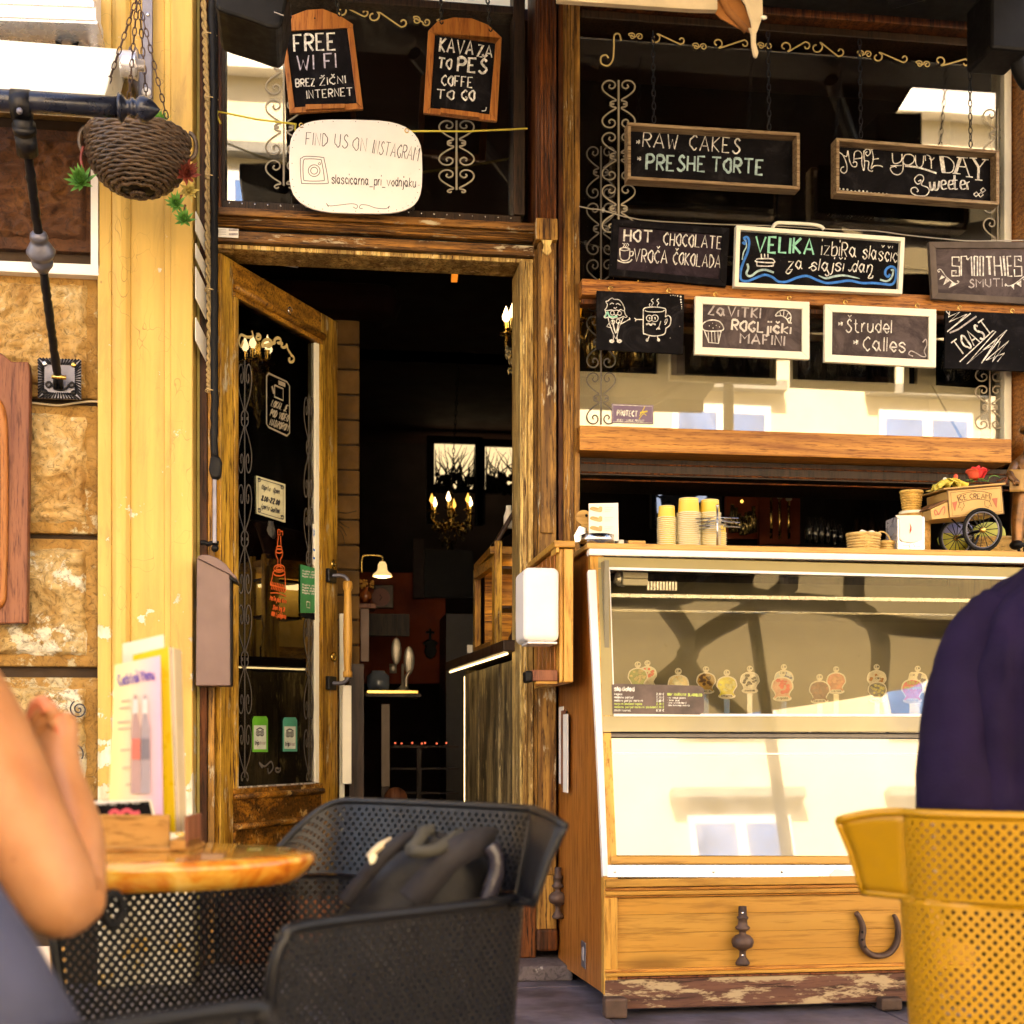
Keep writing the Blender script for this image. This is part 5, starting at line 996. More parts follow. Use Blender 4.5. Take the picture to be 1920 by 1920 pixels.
# hanging basket
hb = thing('hanging_basket', 'dark woven wicker basket hanging on chains from the bracket before the yellow pilaster', 'basket', P(262, 365, -.45))
Yb_ = -.45; C0 = P(259, 266, Yb_); RB = abs(P(356, 250, Yb_).x-P(163, 250, Yb_).x)/2*.98; HB = C0.z-P(262, 366, Yb_).z
def brad(t): return RB*(1-t**2.6)**.56 if t < 1 else 0
nr = 19
for i in range(nr):
    t = i/nr*1.03 if i < 18 else .992; m = MB(); z = C0.z-HB*t; pts = []
    for k in range(72):
        a = 2*math.pi*k/72; rr = brad(t)+.0032*math.sin(a*18+(math.pi if i % 2 else 0)); pts.append((C0.x+rr*math.cos(a), C0.y+rr*math.sin(a), z+.0022*math.sin(a*9+i*1.7)))
    m.tube(pts, .0068 if i else .010, 6, closed=True)
    m.build('withy', M_wicker, hb, smooth=True)
m = MB()
for k in range(36):
    a = 2*math.pi*(k+.5)/36; m.tube([(C0.x+(brad(t)-.002)*math.cos(a), C0.y+(brad(t)-.002)*math.sin(a), C0.z-HB*t) for t in [j/10 for j in range(10)]], .003, 4)
m.build('stakes', M_wicker, hb)
m = MB(); m.grid(lambda u, v: Vector((C0.x+(brad(v*.99)-.012)*math.cos(u*6.2832), C0.y+(brad(v*.99)-.012)*math.sin(u*6.2832), C0.z-.02-(HB-.02)*v*.97)), 30, 12); m.build('lining', M_black, hb, smooth=True)
m = MB()
for i in range(2): m.tube([(C0.x+(RB+.004)*math.cos(a), C0.y+(RB+.004)*math.sin(a), C0.z+.012+.006*math.sin(a*14+i*3)) for a in [k*2*math.pi/72 for k in range(72)]], .007, 6, closed=True)
for sx in (-1, 1): m.tube([(C0.x+sx*(RB+.002+.025*math.sin(q)), C0.y, C0.z-.005-.045*math.cos(q)) for q in [j*math.pi/8 for j in range(9)]], .008, 6)
m.build('rim', M_wicker, hb, smooth=True)
top = P(258, -8, Yb_)
for a, b in (((175, 240), 0), ((236, 246), 0), ((313, 222), 0), ((276, 205), 1)):
    e = P(a[0], a[1], Yb_+(.18 if b else 0)); chain('chain', hb, e, top if not b else P(262, 20, Yb_), .034, .0021, M_rust, .40)
m = MB(); m.tube([top, top+Vector((.03, .35, .35))], .005, 6); m.build('hanger', M_iron, hb)
def succulent(label, c, r, mt, n=22, ax=Vector((0, -1, .2)), stem=None, parent=None):
    t_ = thing('succulent', label, 'plant', c, 'succulents of the hanging basket')
    ax = ax.normalized(); u = ax.orthogonal().normalized(); v = ax.cross(u); 
    n = int(n*1.7)
    for k in range(n):
        a = k*2.399; ring = (k/n); tilt = .15+1.25*ring; L = r*(.55+.45*ring); d = (u*math.cos(a)+v*math.sin(a))*math.sin(tilt)+ax*math.cos(tilt); s_ = d.cross(ax).normalized(); nn = s_.cross(d).normalized()
        m = MB(); w_ = r*.115; b0 = c; m.add([tuple(b0-s_*w_*.4), tuple(b0+s_*w_*.4), tuple(c+d*L*.55+s_*w_-nn*.0), tuple(c+d*L+nn*r*.12), tuple(c+d*L*.55-s_*w_), tuple(c+d*L*.5-nn*w_*.55)], [(0, 1, 5), (1, 2, 5), (2, 3, 5), (3, 4, 5), (4, 0, 5), (0, 4, 3, 2, 1)]); m.build('leaf', mt, t_, fix=False)
    if stem: m = MB(); m.tube(smooth_pts([tuple(p) for p in stem], 5), .005, 6); m.build('stem', M_leafred, t_, smooth=True)
    return t_
succulent('green succulent rosette perched on the rear rim of the hanging basket behind the finial', P(298, 228, -.38), .055, M_leaf, 20, Vector((.2, -.6, .9)))
succulent('green succulent rosette dangling at the left side of the hanging basket', P(153, 340, -.5), .062, M_leaf, 26, Vector((-.1, -1, .15)), stem=[P(160, 330, -.48), P(152, 300, -.47), P(156, 275, -.46)])
succulent('dark red withered succulent drooping at the right side of the hanging basket', P(349, 325, -.47), .058, M_leafred, 24, Vector((.3, -1, -.1)), stem=[P(349, 320, -.45), P(352, 300, -.45)])
succulent('yellowish dry succulent below the red one at the right of the basket', P(354, 358, -.47), .045, M_leafyel, 16, Vector((.2, -1, -.4)))
succulent('green succulent rosette, the upper of the two lowest below the basket', P(331, 382, -.5), .046, M_leaf, 20, Vector((-.1, -1, -.1)), stem=[P(333, 380, -.48), P(340, 365, -.47), P(350, 350, -.46)])
succulent('green succulent rosette, the lowest one dangling below the basket', P(346, 412, -.52), .046, M_leaf, 22, Vector((0, -1, .1)), stem=[P(346, 408, -.5), P(347, 385, -.48)])
# ================================================================== rope, wrapped crank, small boards, mailbox
m = MB(); rp = [(380, -20), (384, 60), (386, 130), (389, 200), (390, 300), (389, 400), (390, 480), (392, 560), (393, 640), (392, 700), (393, 735)]
base = smooth_pts([tuple(P(a, b, -.0)) for a, b in rp], 24); 
for ph in (0, math.pi): m.tube([(p[0]+.006*math.cos(i*.62+ph), p[1]+.006*math.sin(i*.62+ph), p[2]) for i, p in enumerate(base)], .0062, 5)
tag(m.build('rope', M_rope, smooth=True), 'twisted hemp rope running down beside the black wrapped crank', 'rope')
ck = thing('awning_crank', 'black taped awning crank rod standing along the left door jamb', 'crank', P(402, 1020, -.03))
n_ = 70; pts = []
for i in range(n_+1):
    py = -20+880*i/n_; pts.append(P(396+5*min(1, i/14)+2.0*noise.noise(Vector((i*.35, 0, 0)))-(0 if py < 420 else -1), py, -.035))
m = MB(); m.tube(pts, [.0145+.003*noise.noise(Vector((i*.9, 2, 2))) for i in range(n_+1)], 10); m.build('taped_rod', M_black, ck, smooth=True)
m = MB(); m.prism([P(a, b, -.06) for a, b in ((394, 858), (398, 852), (412, 856), (416, 866), (414, 892), (408, 898), (396, 896), (391, 880))], (0, .04, 0)); m.build('grip_knob', M_black, ck, bevel=.008)
m = MB(); pbox(m, 398.5, 893, 406, 1018, -.045, -.03); m.build('square_bar', M_greyiron, ck, bevel=.002)
m = MB(); m.tube(smooth_pts([tuple(P(a, b, -.03)) for a, b in ((376, 1018), (384, 1017), (390, 1020), (398, 1018), (410, 1019))], 4), .009, 7); m.ball(P(403, 1028, -.035), .014, n=10, m=8); m.build('swivel', M_black, ck, smooth=True)
for yy in (66, 186, 332, 545, 733): m = MB(); q = P(397 if yy > 100 else 394, yy, -.03); m.tube([q+Vector((.024*math.cos(a), .018*math.sin(a), .003*math.sin(a*2))) for a in [k*.6 for k in range(11)]], .0022, 5); m.build('tie', M_rope, ck, smooth=True)
cards = [((367, 402), (373, 398), (379, 440), (375, 460)), ((366, 452), (374, 452), (388, 490), (378, 510)), ((366, 500), (373, 502), (379, 560), (370, 585)), ((364, 608), (372, 610), (384, 650), (378, 690))]
for k, q in enumerate(cards):
    a, b, c_, d = [P(x_, y_, -.02) for x_, y_ in q]; r = thing('hanging_card', ['topmost', 'second', 'third', 'lowest'][k]+' small white card tied edge-on to the rope beside the door', 'card', a, 'small cards tied to the rope')
    e = Vector((.05, .16, -.07)); z0, z1 = P(370, [402, 462, 505, 600][k], -.04).z, P(370, [462, 505, 600, 670][k], -.04).z; x0 = X(367+k*0, -.05)
    A = [Vector((x0, -.07, z0)), Vector((x0+.03, .02, z0-.05)), Vector((x0+.03, .02, z0-.05-(z0-z1)*.62)), Vector((x0, -.07, z0-(z0-z1)*.62))]
    m = MB(); m.prism(A, (.003, -.0015, 0)); m.build('card', M_paper, r)
    m = MB(); m.tube(smooth_pts([tuple(A[1]), tuple(A[1]+Vector((.012, .0, .008))), tuple(P(390, 0, 0)*0+Vector((X(389, 0), 0, A[1].z+.0)))], 4), .003, 5); m.build('string', M_rope, r)
mb_ = thing('mailbox', 'narrow mauve brown metal mailbox with a curved lid beside the door', 'mailbox', P(400, 1288, -.14))
Ym = -.14; m = MB(); m.prism([P(a, b, Ym) for a, b in ((369, 1045), (431, 1076), (432, 1286), (367, 1286))], (0, .12, 0)); m.build('body', M_mail, mb_, bevel=.004)
m = MB(); fx = [(371, 1043), (378, 1040), (392, 1040), (408, 1046), (424, 1058), (436, 1074), (444, 1082), (446, 1092)]; bot = [(444, 1088), (431, 1077), (371, 1047)]
m.prism([P(a, b, Ym-.012) for a, b in fx[:7]+bot], (0, .145, 0)); m.build('lid', M_mail, mb_, bevel=.003)
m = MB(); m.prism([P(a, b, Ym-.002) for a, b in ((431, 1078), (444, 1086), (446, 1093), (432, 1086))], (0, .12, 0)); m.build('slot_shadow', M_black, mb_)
m = MB(); pbox(m, 431.5, 1088, 434, 1284, Ym+.004, Ym+.11); m.build('side_seam', M_black, mb_)
# ================================================================== ice cream display case
XL = .93; YB, YT = -.85, -.62
zK = Z(1140, 1645, YB); zTop = Z(1110, 1042, YT)
def yF(z): return YB if z <= zK else YB+(YT-YB)*(z-zK)/(zTop-zK)
FN = Vector((0, -(zTop-zK), (YT-YB))).normalized()
def FP(px, py, off=0.0):                    # on the leaning front
    d = rayd(px, py); o = Vector((0, YB, zK))+FN*off; return CAM+d*((o-CAM).dot(FN)/d.dot(FN))
case = thing('ice_cream_display_case', 'long pine clad ice cream display case with leaning glass front', 'display case', (1.9, -.5, 0))
def fslab(name, quad, off, th, mt, bev=.002, par=case, smooth=False):
    m = MB(); m.prism([FP(*p, off) for p in quad], -FN*th); return m.build(name, mt, par, bevel=bev)
RX = 1990; XRR = FP(RX, 1600).x-.004
zc0, zc1 = Z(1090, 1029, YT), Z(1090, 1018, YT)
# side cheek
m = MB(); m.add([(XL, .03, Z(1045, 1806, .03)), (XL, YB+.04, .07), (XL, YB+.04, zK), (XL, YT+.05, zc0), (XL, .03, zc0), (XL+.03, .03, Z(1045, 1806, .03)), (XL+.03, YB+.04, .07), (XL+.03, YB+.04, zK), (XL+.03, YT+.05, zc0), (XL+.03, .03, zc0)],
     [(0, 1, 2, 3, 4), (9, 8, 7, 6, 5), (0, 5, 6, 1), (1, 6, 7, 2), (2, 7, 8, 3), (3, 8, 9, 4), (4, 9, 5, 0)]); m.build('side_panel', M_pineside, case, bevel=.003)
m = MB(); m.add([(XRR, .03, .07), (XRR, YB+.02, .07), (XRR, YB+.02, zK), (XRR, YT+.03, zc0), (XRR, .03, zc0), (XRR+.03, .03, .07), (XRR+.03, YB+.0, .07), (XRR+.03, YB+.0, zK), (XRR+.03, YT, zc0), (XRR+.03, .03, zc0)],
     [(0, 1, 2, 3, 4), (9, 8, 7, 6, 5), (0, 5, 6, 1), (1, 6, 7, 2), (2, 7, 8, 3), (3, 8, 9, 4), (4, 9, 5, 0)]); m.build('side_panel', M_pineside, case, bevel=.003)
# front corner post follows the lean
zmid = Z(1110, 1500, YB)
m = MB(); w0 = .045; A = [Vector((XL-.001, yF(z)+.045, z)) for z in (.07, zK, zc0)]
m.add([(XL-.002, yF(z)-.002, z) for z in (.07, zK, zc0)]+[(XL+w0, yF(z)-.002, z) for z in (.07, zK, zc0)]+[(XL-.002, yF(z)+.042, z) for z in (.07, zK, zc0)]+[(XL+w0, yF(z)+.042, z) for z in (.07, zK, zc0)],
     [(0, 3, 4, 1), (1, 4, 5, 2), (0, 1, 7, 6), (1, 2, 8, 7), (3, 9, 10, 4), (4, 10, 11, 5), (0, 6, 9, 3), (2, 5, 11, 8), (6, 7, 10, 9), (7, 8, 11, 10)]); m.build('corner_post', M_pinez, case, bevel=.003)
m = MB(); m.box(XL-.015, XRR+.035, YT-.012, .06, zc0, zc1); m.build('counter_top', M_counter, case, bevel=.004)
m = MB(); m.box(XL-.02, 3.2, .06, .5, zc0, zc1-.002); m.build('counter_top', M_darkwood, case, bevel=.004)
m = MB(); m.box(X(1103, YT), XRR+.03, YT-.016, YT+.03, Z(1110, 1042, YT), zc0-.0005); m.build('top_rail', M_whiteplast, case, bevel=.003)
fslab('white_strip', [(1103, 1068), (1118, 1068), (1141, 1643), (1131, 1643)], .006, .03, M_whiteplast, .003)
fslab('seal', [(1112, 1043), (1122, 1043), (1122, 1068), (1112, 1068)], .001, .03, M_alu)
L1, L2 = [(1119, 1046), (1140, 1620)], None
def xl_(y, a=1119, b=1136): return a+(b-a)*(y-1046)/600
# printed glass border, four strips, and the clear pane
bq = lambda x0, y0, x1, y1: [(x0, y0), (x1, y0), (x1, y1), (x0, y1)]
M_border = plain('beige_glass_border', (.34, .28, .13), .18, var=.04, coat=.6, bs=0)
fslab('glass_border', [(1121, 1044), (RX, 1066), (RX, 1087), (1121, 1065)], .002, .006, M_border, .001)
fslab('glass_border', [(1121, 1066), (1142, 1066), (1151, 1342), (1129, 1342)], .002, .006, M_border, .001)
fslab('glass_border', [(1129, 1342.5), (RX, 1342.5), (RX, 1372), (1130, 1372)], .002, .006, M_border, .001)
fslab('white_edge', [(1142, 1063), (RX, 1084), (RX, 1089), (1142, 1068)], .004, .006, M_whiteplast, .001)
fslab('white_edge', [(1142, 1068.5), (1144, 1068.5), (1153, 1340), (1151, 1340)], .004, .006, M_whiteplast, .0005)
fslab('white_edge', [(1151, 1338), (RX, 1339), (RX, 1344), (1151, 1343)], .004, .006, M_whiteplast, .001)
fslab('front_glass', [(1142, 1066), (RX, 1086), (RX, 1342), (1151, 1342)], .001, .005, M_caseglass, 0)
# inside
zi0, zi1 = FP(1400, 1350).z, FP(1400, 1060).z
M_lining = plain('stone_grey_lining', (.16, .14, .085), .35, var=.06, bs=.02)
m = MB(); m.box(XL+.035, XRR-.01, -.10, -.08, zi0-.1, zi1); m.build('back_lining', M_lining, case)
m = MB(); m.box(XL+.035, XRR-.01, YB+.14, -.10, zi0-.14, zi0-.12); m.build('well_floor', M_lining, case)
m = MB(); m.box(XL+.035, XL+.05, yF(zi0)+.05, -.1, zi0-.12, zi1); m.build('side_lining', M_lining, case)
for k, (zz_, yy, dpt) in enumerate(((zi1-.11, -.56, .02), (zi1-.14, -.30, .015))): m = MB(); m.box(XL+.05, XRR-.02, yy, yy+dpt, zz_, zz_+.012); m.build('glass_rail', M_alu, case)
m = MB(); m.box(XL+.05, XRR-.02, -.50, -.20, zi1-.155, zi1-.149); m.build('glass_shelf', M_clear, case)
for k in range(2): a = FP(1168, 1072+k*13, -.06); m = MB(); m.box(a.x, a.x+.09, a.y, a.y+.02, a.z-.022, a.z); m.build('switch_box', M_whiteplast, case, bevel=.002)
m = MB(); a = FP(1214, 1090, -.06)
for i in range(10): m.box(a.x+i*.011, a.x+i*.011+.007, a.y, a.y+.01, a.z-.03, a.z)
m.build('louvre', M_alu, case)
m = MB(); a = FP(1165, 1085, -.08); m.lathe(a, [(.001, 0), (.026, 0), (.03, .01), (.001, .016)], 16, 'y'); m.build('fan', M_alu, case, smooth=True)
fslab('lower_gap', [(1131, 1374), (RX, 1376), (RX, 1384), (1131, 1382)], -.006, .02, plain('grey_groove', (.16, .14, .12), .4), 0)
fslab('trim_line', [(1131, 1372.5), (RX, 1374.5), (RX, 1376), (1131, 1374)], .003, .012, M_black, 0)
M_lowpanel = plain('glossy_cream_panel', (.37, .335, .24), .03, var=.01, vs=2, coat=1.0, bs=0, spec=1.0)
M_lowpanel.node_tree.nodes['Principled BSDF'].inputs['Coat Roughness'].default_value = .01; M_lowpanel.node_tree.nodes['Principled BSDF'].inputs['Coat IOR'].default_value = 2.0
fslab('lower_panel', [(1133, 1384), (RX, 1386), (RX, 1606), (1141, 1604)], .0, .012, M_lowpanel, .001)
fslab('trim_line', [(1150, 1411), (RX, 1413), (RX, 1416.5), (1150, 1414)], .0008, .002, M_whiteplast, 0)
fslab('wood_strip', [(1146, 1605), (RX, 1605), (RX, 1620), (1146, 1620)], .016, .03, M_pine, .003)
fslab('aluminium_strip', [(1139, 1621), (RX, 1621), (RX, 1646), (1139, 1645)], .010, .03, M_alu, .002)
for xx in (1153, 1338, 1466, 1592, 1720, 1850): m = MB(); m.ball(FP(xx, 1635, .0105), .005, (1, .5, 1), 8, 5); m.build('screw', M_steel, case)
cp_ = MB(); cp_.prism([FP(a, b, .0115) for a, b in ((1555, 1640), (1568, 1629), (1590, 1633), (1600, 1627), (1602, 1646), (1566, 1650))], FN*.0015); cp_.build('torn_tape', M_paper, case)
def fy(px, y0, y1, yf, yb, name, mt, x0=None, bev=.003): a = XL+.002 if x0 is None else x0; m = MB(); m.box(a, XRR, yf, yb, Z(px, y1, yf), Z(px, y0, yf)); return m.build(name, mt, case, bevel=bev)
fy(1140, 1649, 1664, YB-.018, YB+.03, 'top_rail', M_pine); fy(1140, 1665, 1671, YB-.008, YB+.03, 'moulding', M_beam); fy(1140, 1672, 1680, YB-.014, YB+.03, 'moulding', M_pine); fy(1140, 1680.5, 1684, YB-.004, YB+.03, 'moulding', M_beam)
for ka, kb_ in ((1684.5, 1716), (1716.3, 1751), (1751.3, 1786), (1786.3, 1818)): fy(1140, ka, kb_, YB+.012+random.uniform(0, .001), YB+.03, 'panel_board', M_pine, bev=.0012)
m = MB(); m.box(XL+.002, XL+.022, YB-.006, YB+.03, Z(1140, 1818, YB), Z(1140, 1684.5, YB)); m.build('moulding', M_pinez, case, bevel=.003)
fy(1140, 1819, 1825, YB-.006, YB+.03, 'moulding', M_beam); fy(1140, 1825.5, 1832, YB-.014, YB+.03, 'moulding', M_pine); fy(1140, 1832.5, 1837, YB+.002, YB+.03, 'moulding', M_redwood)
fy(1140, 1838, 1893, YB-.004, YB+.04, 'plinth', M_plinth)
for a in (1134, 1652, 1900): m = MB(); x_ = X(a, YB-.05); m.box(x_, x_+.075, YB-.055, YB-.0045, .002, Z(a, 1872, YB-.05)); m.build('foot', M_rust, case, bevel=.008)
m = MB(); q = PX(1099, 1768, XL); m.box(XL-.004, XL, q.y, q.y+.075, Z(1095, 1818, q.y), Z(1095, 1768, q.y)); m.build('socket_plate', M_greyiron, case, bevel=.002)
m = MB(); m.box(XL-.0065, XL-.0042, q.y+.02, q.y+.05, Z(1095, 1803, q.y), Z(1095, 1778, q.y)); m.build('socket_lid', M_alu, case, bevel=.002)
# cast finials and horseshoe screwed to the case
fp = [(.001, 0), (.028, 0), (.033, .010), (.026, .022), (.016, .034), (.014, .058), (.024, .068), (.044, .078), (.050, .095), (.048, .110), (.034, .124), (.016, .130), (.015, .142), (.030, .150), (.034, .158), (.022, .168), (.020, .190), (.026, .196), (.026, .202), (.019, .206), (.018, .246), (.001, .248)]
def finial(c, lab, ax_):
    r = thing('cast_finial', lab, 'ornament', c, 'cast iron finials on the case'); k = (Z(1390, 1699, YB)-Z(1390, 1810, YB))/.248
    m = MB(); m.lathe(c, [(a*k*.93, b*k) for a, b in fp], 22); m.build('turning', M_rust, r, smooth=True); return r
f1 = finial(Vector((X(1391, YB-.01), YB-.018, Z(1391, 1810, YB-.02))), 'grey turned iron finial in the middle of the pine panel facing the street', 0)
for yy in (1712, 1791): m = MB(); m.ball(P(1392, yy, YB-.042), .005, n=8, m=6); m.build('screw', M_steel, f1)
q = PX(1056, 1722, XL); finial(Vector((XL-.02, q.y, Z(1055, 1722, q.y))), 'weathered iron finial on the side cheek of the case beside the doorstep', 1)
hs_ = thing('horseshoe', 'old iron horseshoe nailed on the pine panel beside the yellow chair', 'horseshoe', P(1640, 1795, YB))
hp = smooth_pts([(1607, 1718), (1606, 1712), (1612, 1722), (1618, 1740), (1616, 1762), (1620, 1778), (1634, 1790), (1652, 1792), (1668, 1786), (1680, 1770), (1684, 1750), (1682, 1730), (1676, 1715)], 5)
m = MB(); pp = [P(a, b, YB-.006) for a, b in hp]; m.tube(pp, [.010+.009*math.sin(math.pi*min(1, i/(len(pp)-1)*1.0))**.5 for i in range(len(pp))], 8, flat=(1, .55)); m.build('shoe', M_rust, hs_, smooth=True)
for a, b in ((1617, 1748), (1617, 1762), (1622, 1775)): m = MB(); m.ball(P(a, b, YB-.022), .0045, n=6, m=5); m.build('nail_hole', M_black, hs_)
# small cabinet with the dispenser and handrail block at the doorway side
sc_ = thing('side_cabinet', 'small pine wall cabinet with a capped top beside the doorway', 'cabinet', P(1060, 1282, -.62))
ya = -.60; xa, xb = X(1048, ya), X(1074, ya)
m = MB(); m.box(xa, xb, ya, -.05, Z(1060, 1280, ya), Z(1060, 1029, ya)); m.build('carcass', M_pinez, sc_, bevel=.003)
for (a, b) in ((1048.5, 1055), (1056, 1073.5)): m = MB(); m.box(X(a, ya), X(b, ya), ya-.008-(b > 1060)*.006, ya-.0005, Z(1060, 1279, ya), Z(1060, 1030, ya)); m.build('moulding', M_pinez, sc_, bevel=.003)
m = MB(); m.box(xa-.02, xb+.005, ya-.02, -.02, Z(1060, 1027.5, ya), Z(1060, 1015, ya)); m.build('cap', M_pine, sc_, bevel=.004)
m = MB(); m.box(xa-.012, xa-.0005, ya-.012, ya+.10, Z(1045, 1037, ya), Z(1045, 1016, ya)+.001); m.build('cap_block', M_pinez, sc_, bevel=.004)
for i in range(5): m = MB(); m.box(xa-.006, xa-.0006, ya+.06+i*.09, ya+.135+i*.09, Z(1060, 1278, ya), Z(1060, 1030, ya)); m.build('side_board', M_pineside, sc_, bevel=.006)
dq = thing('dispenser', 'blank white plastic dispenser on the side of the small pine cabinet', 'dispenser', (xa-.06, ya+.1, Z(1010, 1205, ya)))
m = MB()
def disp(u, v): return None
z0, z1 = Z(1015, 1203, ya-.04), Z(1015, 1064, ya-.04); x0, x1 = X(982, ya-.05), xa-.0065
m.box(x0, x1, ya-.05, ya+.16, z0, z1); o = m.build('body', M_whiteplast, dq, bevel=.022); o.modifiers['bevel'].segments = 5
m = MB(); m.box(x0+.015, x1-.006, ya-.045, ya+.1, z0-.008, z0-.0005); m.build('nozzle', M_whiteplast, dq, bevel=.003)
hr = thing('wooden_bracket_arm', 'short dark ended hardwood arm sticking out below the white dispenser', 'bracket', (xa-.05, ya, Z(1010, 1282, ya)))
m = MB(); m.box(X(998, ya), xa-.0065, ya-.01, ya+.05, Z(1010, 1277, ya), Z(1010, 1256, ya)); m.build('arm', M_redwood, hr, bevel=.003)
m = MB(); m.box(X(984, ya), X(998, ya)-.0005, ya-.012, ya+.055, Z(1010, 1280, ya), Z(1010, 1258, ya)); m.build('end_block', M_black, hr, bevel=.008)
m = MB(); m.box(X(1004, ya), xa-.0065, ya-.004, ya+.05, Z(1010, 1282, ya), Z(1010, 1277.5, ya)); m.build('ledge', M_pine, hr, bevel=.001)
# leaflets on the cheek
lf = thing('leaflet_holder', 'stack of worn leaflets hanging on the side cheek of the case', 'leaflets', PX(1056, 1490, XL))
for k in range(3):
    m = MB(); q = PX(1054+k*4, 1330, XL-.004-k*.006); m.box(XL-.006-k*.006, XL-.002-k*.006, q.y-.03, q.y+.06, Z(1056, 1470+k*8, q.y), Z(1056, 1325+k*7, q.y)); m.build('leaflet', [M_paper, M_redwood, M_paper][k], lf)
# price board on the glass
pb_ = thing('price_board', 'brown printed price list headed sladoled stuck inside the lower left of the glass', 'price list', FP(1230, 1340))
bq_ = [(1147, 1284), (1155, 1282), (1312, 1286), (1320, 1292), (1320, 1334), (1312, 1340), (1149, 1338)]
m = MB(); m.prism([FP(*p, .0045) for p in bq_], FN*.0015); m.build('card', plain('brown_print', (.10, .065, .055), .45, var=.5, vs=14, bs=0), pb_)
pr = lambda a, b: FP(a, b, .0064); m = MB(); m2 = MB()
lettering(m, 'sladoled', 1152, 1295, 1189, 1296, 8, 2.6, pr, FN, .1)
for i, (s, e_) in enumerate((('kepica', 1167), ('mešano pol/pol', 1187), ('mešano pol/pol naravni', 1205), ('naravni sladoled kepica', 1204), ('mešana pol/pol naravni sladoled', 1229), ('sladki kornet', 1183))):
    yy = 1303+i*6.1; lettering(m2 if i in (3, 4) else m, s, 1152, yy, e_, yy+.4, 4, 1.0, pr, FN, .1); lettering(m2 if i in (3, 4) else m, ['2,00 €', '2,20 €', '2,60 €', '2,30 €', '2,40 €', '0,50 €'][i], 1231, yy+.3, 1245, yy+.5, 4, 1.0, pr, FN, .1)
lettering(m2, '100% NARAVNI SLADOLED', 1251, 1304, 1316, 1305.5, 4.6, 1.8, pr, FN, .1)
for i, s in enumerate(('ne vsebuje glutena', 'brez jajc', 'brez umetnih barvil', 'brez dodatnega sladkorja')): lettering(m, '- '+s, 1251, 1309.5+i*4.7, 1262+len(s)*1.3, 1310+i*4.7, 3, .8, pr, FN, .1)
m.build('print', M_chalk, pb_); m2.build('print', plain('lime_print', (.45, .55, .12), .6, bs=0), pb_)
# flavour signs
def fsign(cx, cy_, w_, dep, cols, label, name='', tagc=(.85, .82, .75), word=''):
    def Q(a, b, o=0.0): return P(a, b, dep-o)
    r = thing('flavour_sign', label, 'flavour sign', Q(cx, cy_+28), 'flavour signs standing in the ice cream')
    base = [(-.5, -.05), (-.42, -.36), (-.2, -.5), (0, -.53), (.2, -.5), (.42, -.36), (.5, -.05), (.40, .12), (.32, .30), (.42, .44), (.30, .54), (0, .58), (-.30, .54), (-.42, .44), (-.32, .30), (-.40, .12)]
    ol = smooth_pts([(cx+a*w_, cy_+b*w_) for a, b in base], 3, True)[:-1]; il = smooth_pts([(cx+a*w_*.88, cy_+b*w_*.88) for a, b in base], 3, True)[:-1]
    m = MB(); m.prism([Q(*p) for p in ol], (0, .002, 0)); m.build('outline', M_whiteplast, r)
    m = MB(); m.prism([Q(*p, .0022) for p in il], (0, .0018, 0)); m.build('picture', cols[0], r)
    m = MB(); rnd = random.Random(int(cx)); 
    for k in range(15):
        a = rnd.uniform(0, 6.28); rr = w_*.36*math.sqrt(rnd.random()); px_, py_ = cx+rr*math.cos(a), cy_-w_*.12+rr*math.sin(a)*.85
        m.ball(Q(px_, py_, .0028), w_*.085/FPX*5*rnd.uniform(.7, 1.25), (1, .12, rnd.uniform(.6, 1)), 8, 5)
    m.build('picture_print', cols[1], r, smooth=True)
    m = MB(); m.prism([Q(cx+a*w_*.34, cy_+w_*.44+b*w_*.09, .0042) for a, b in ((-1, 0), (-.6, -1), (.6, -1), (1, 0), (.6, 1), (-.6, 1))], (0, .001, 0)); m.build('name_band', M_paper, r)
    if word: m = MB(); lettering(m, word, cx-w_*.26, cy_+w_*.47, cx+w_*.26, cy_+w_*.47, w_*.1, 1.0, lambda a, b: Q(a, b, .0046), FRONT, .1); m.build('name', M_ink, r)
    m = MB(); m.lathe(Q(cx, cy_-w_*.68, .002), [(.001, 0), (w_*.155/FPX*5, 0), (w_*.155/FPX*5, .003), (.001, .003)], 16, 'y'); m.build('price_disc', M_paper, r)
    m = MB(); lettering(m, '2,00', cx-w_*.09, cy_-w_*.66, cx+w_*.09, cy_-w_*.66, w_*.09, .8, lambda a, b: Q(a, b, .0026), FRONT, .1); m.build('price', M_ink, r)
    m = MB(); a, b = Q(cx-w_*.13, cy_+w_*.5), Q(cx+w_*.13, cy_+w_*.5); m.box(a.x, b.x, dep, dep+.002, a.z-.09, a.z); m.build('stem', M_clear, r)
def pm(n, c): return plain(n, tuple(min(.9, x*1.25) for x in c), .5, bs=0, var=.3, vs=40)
c_g = (pm('fig_green', (.20, .26, .06)), pm('fig_cream', (.55, .45, .2))); c_r = (pm('melon_white', (.7, .62, .5)), pm('melon_red', (.62, .05, .03)))
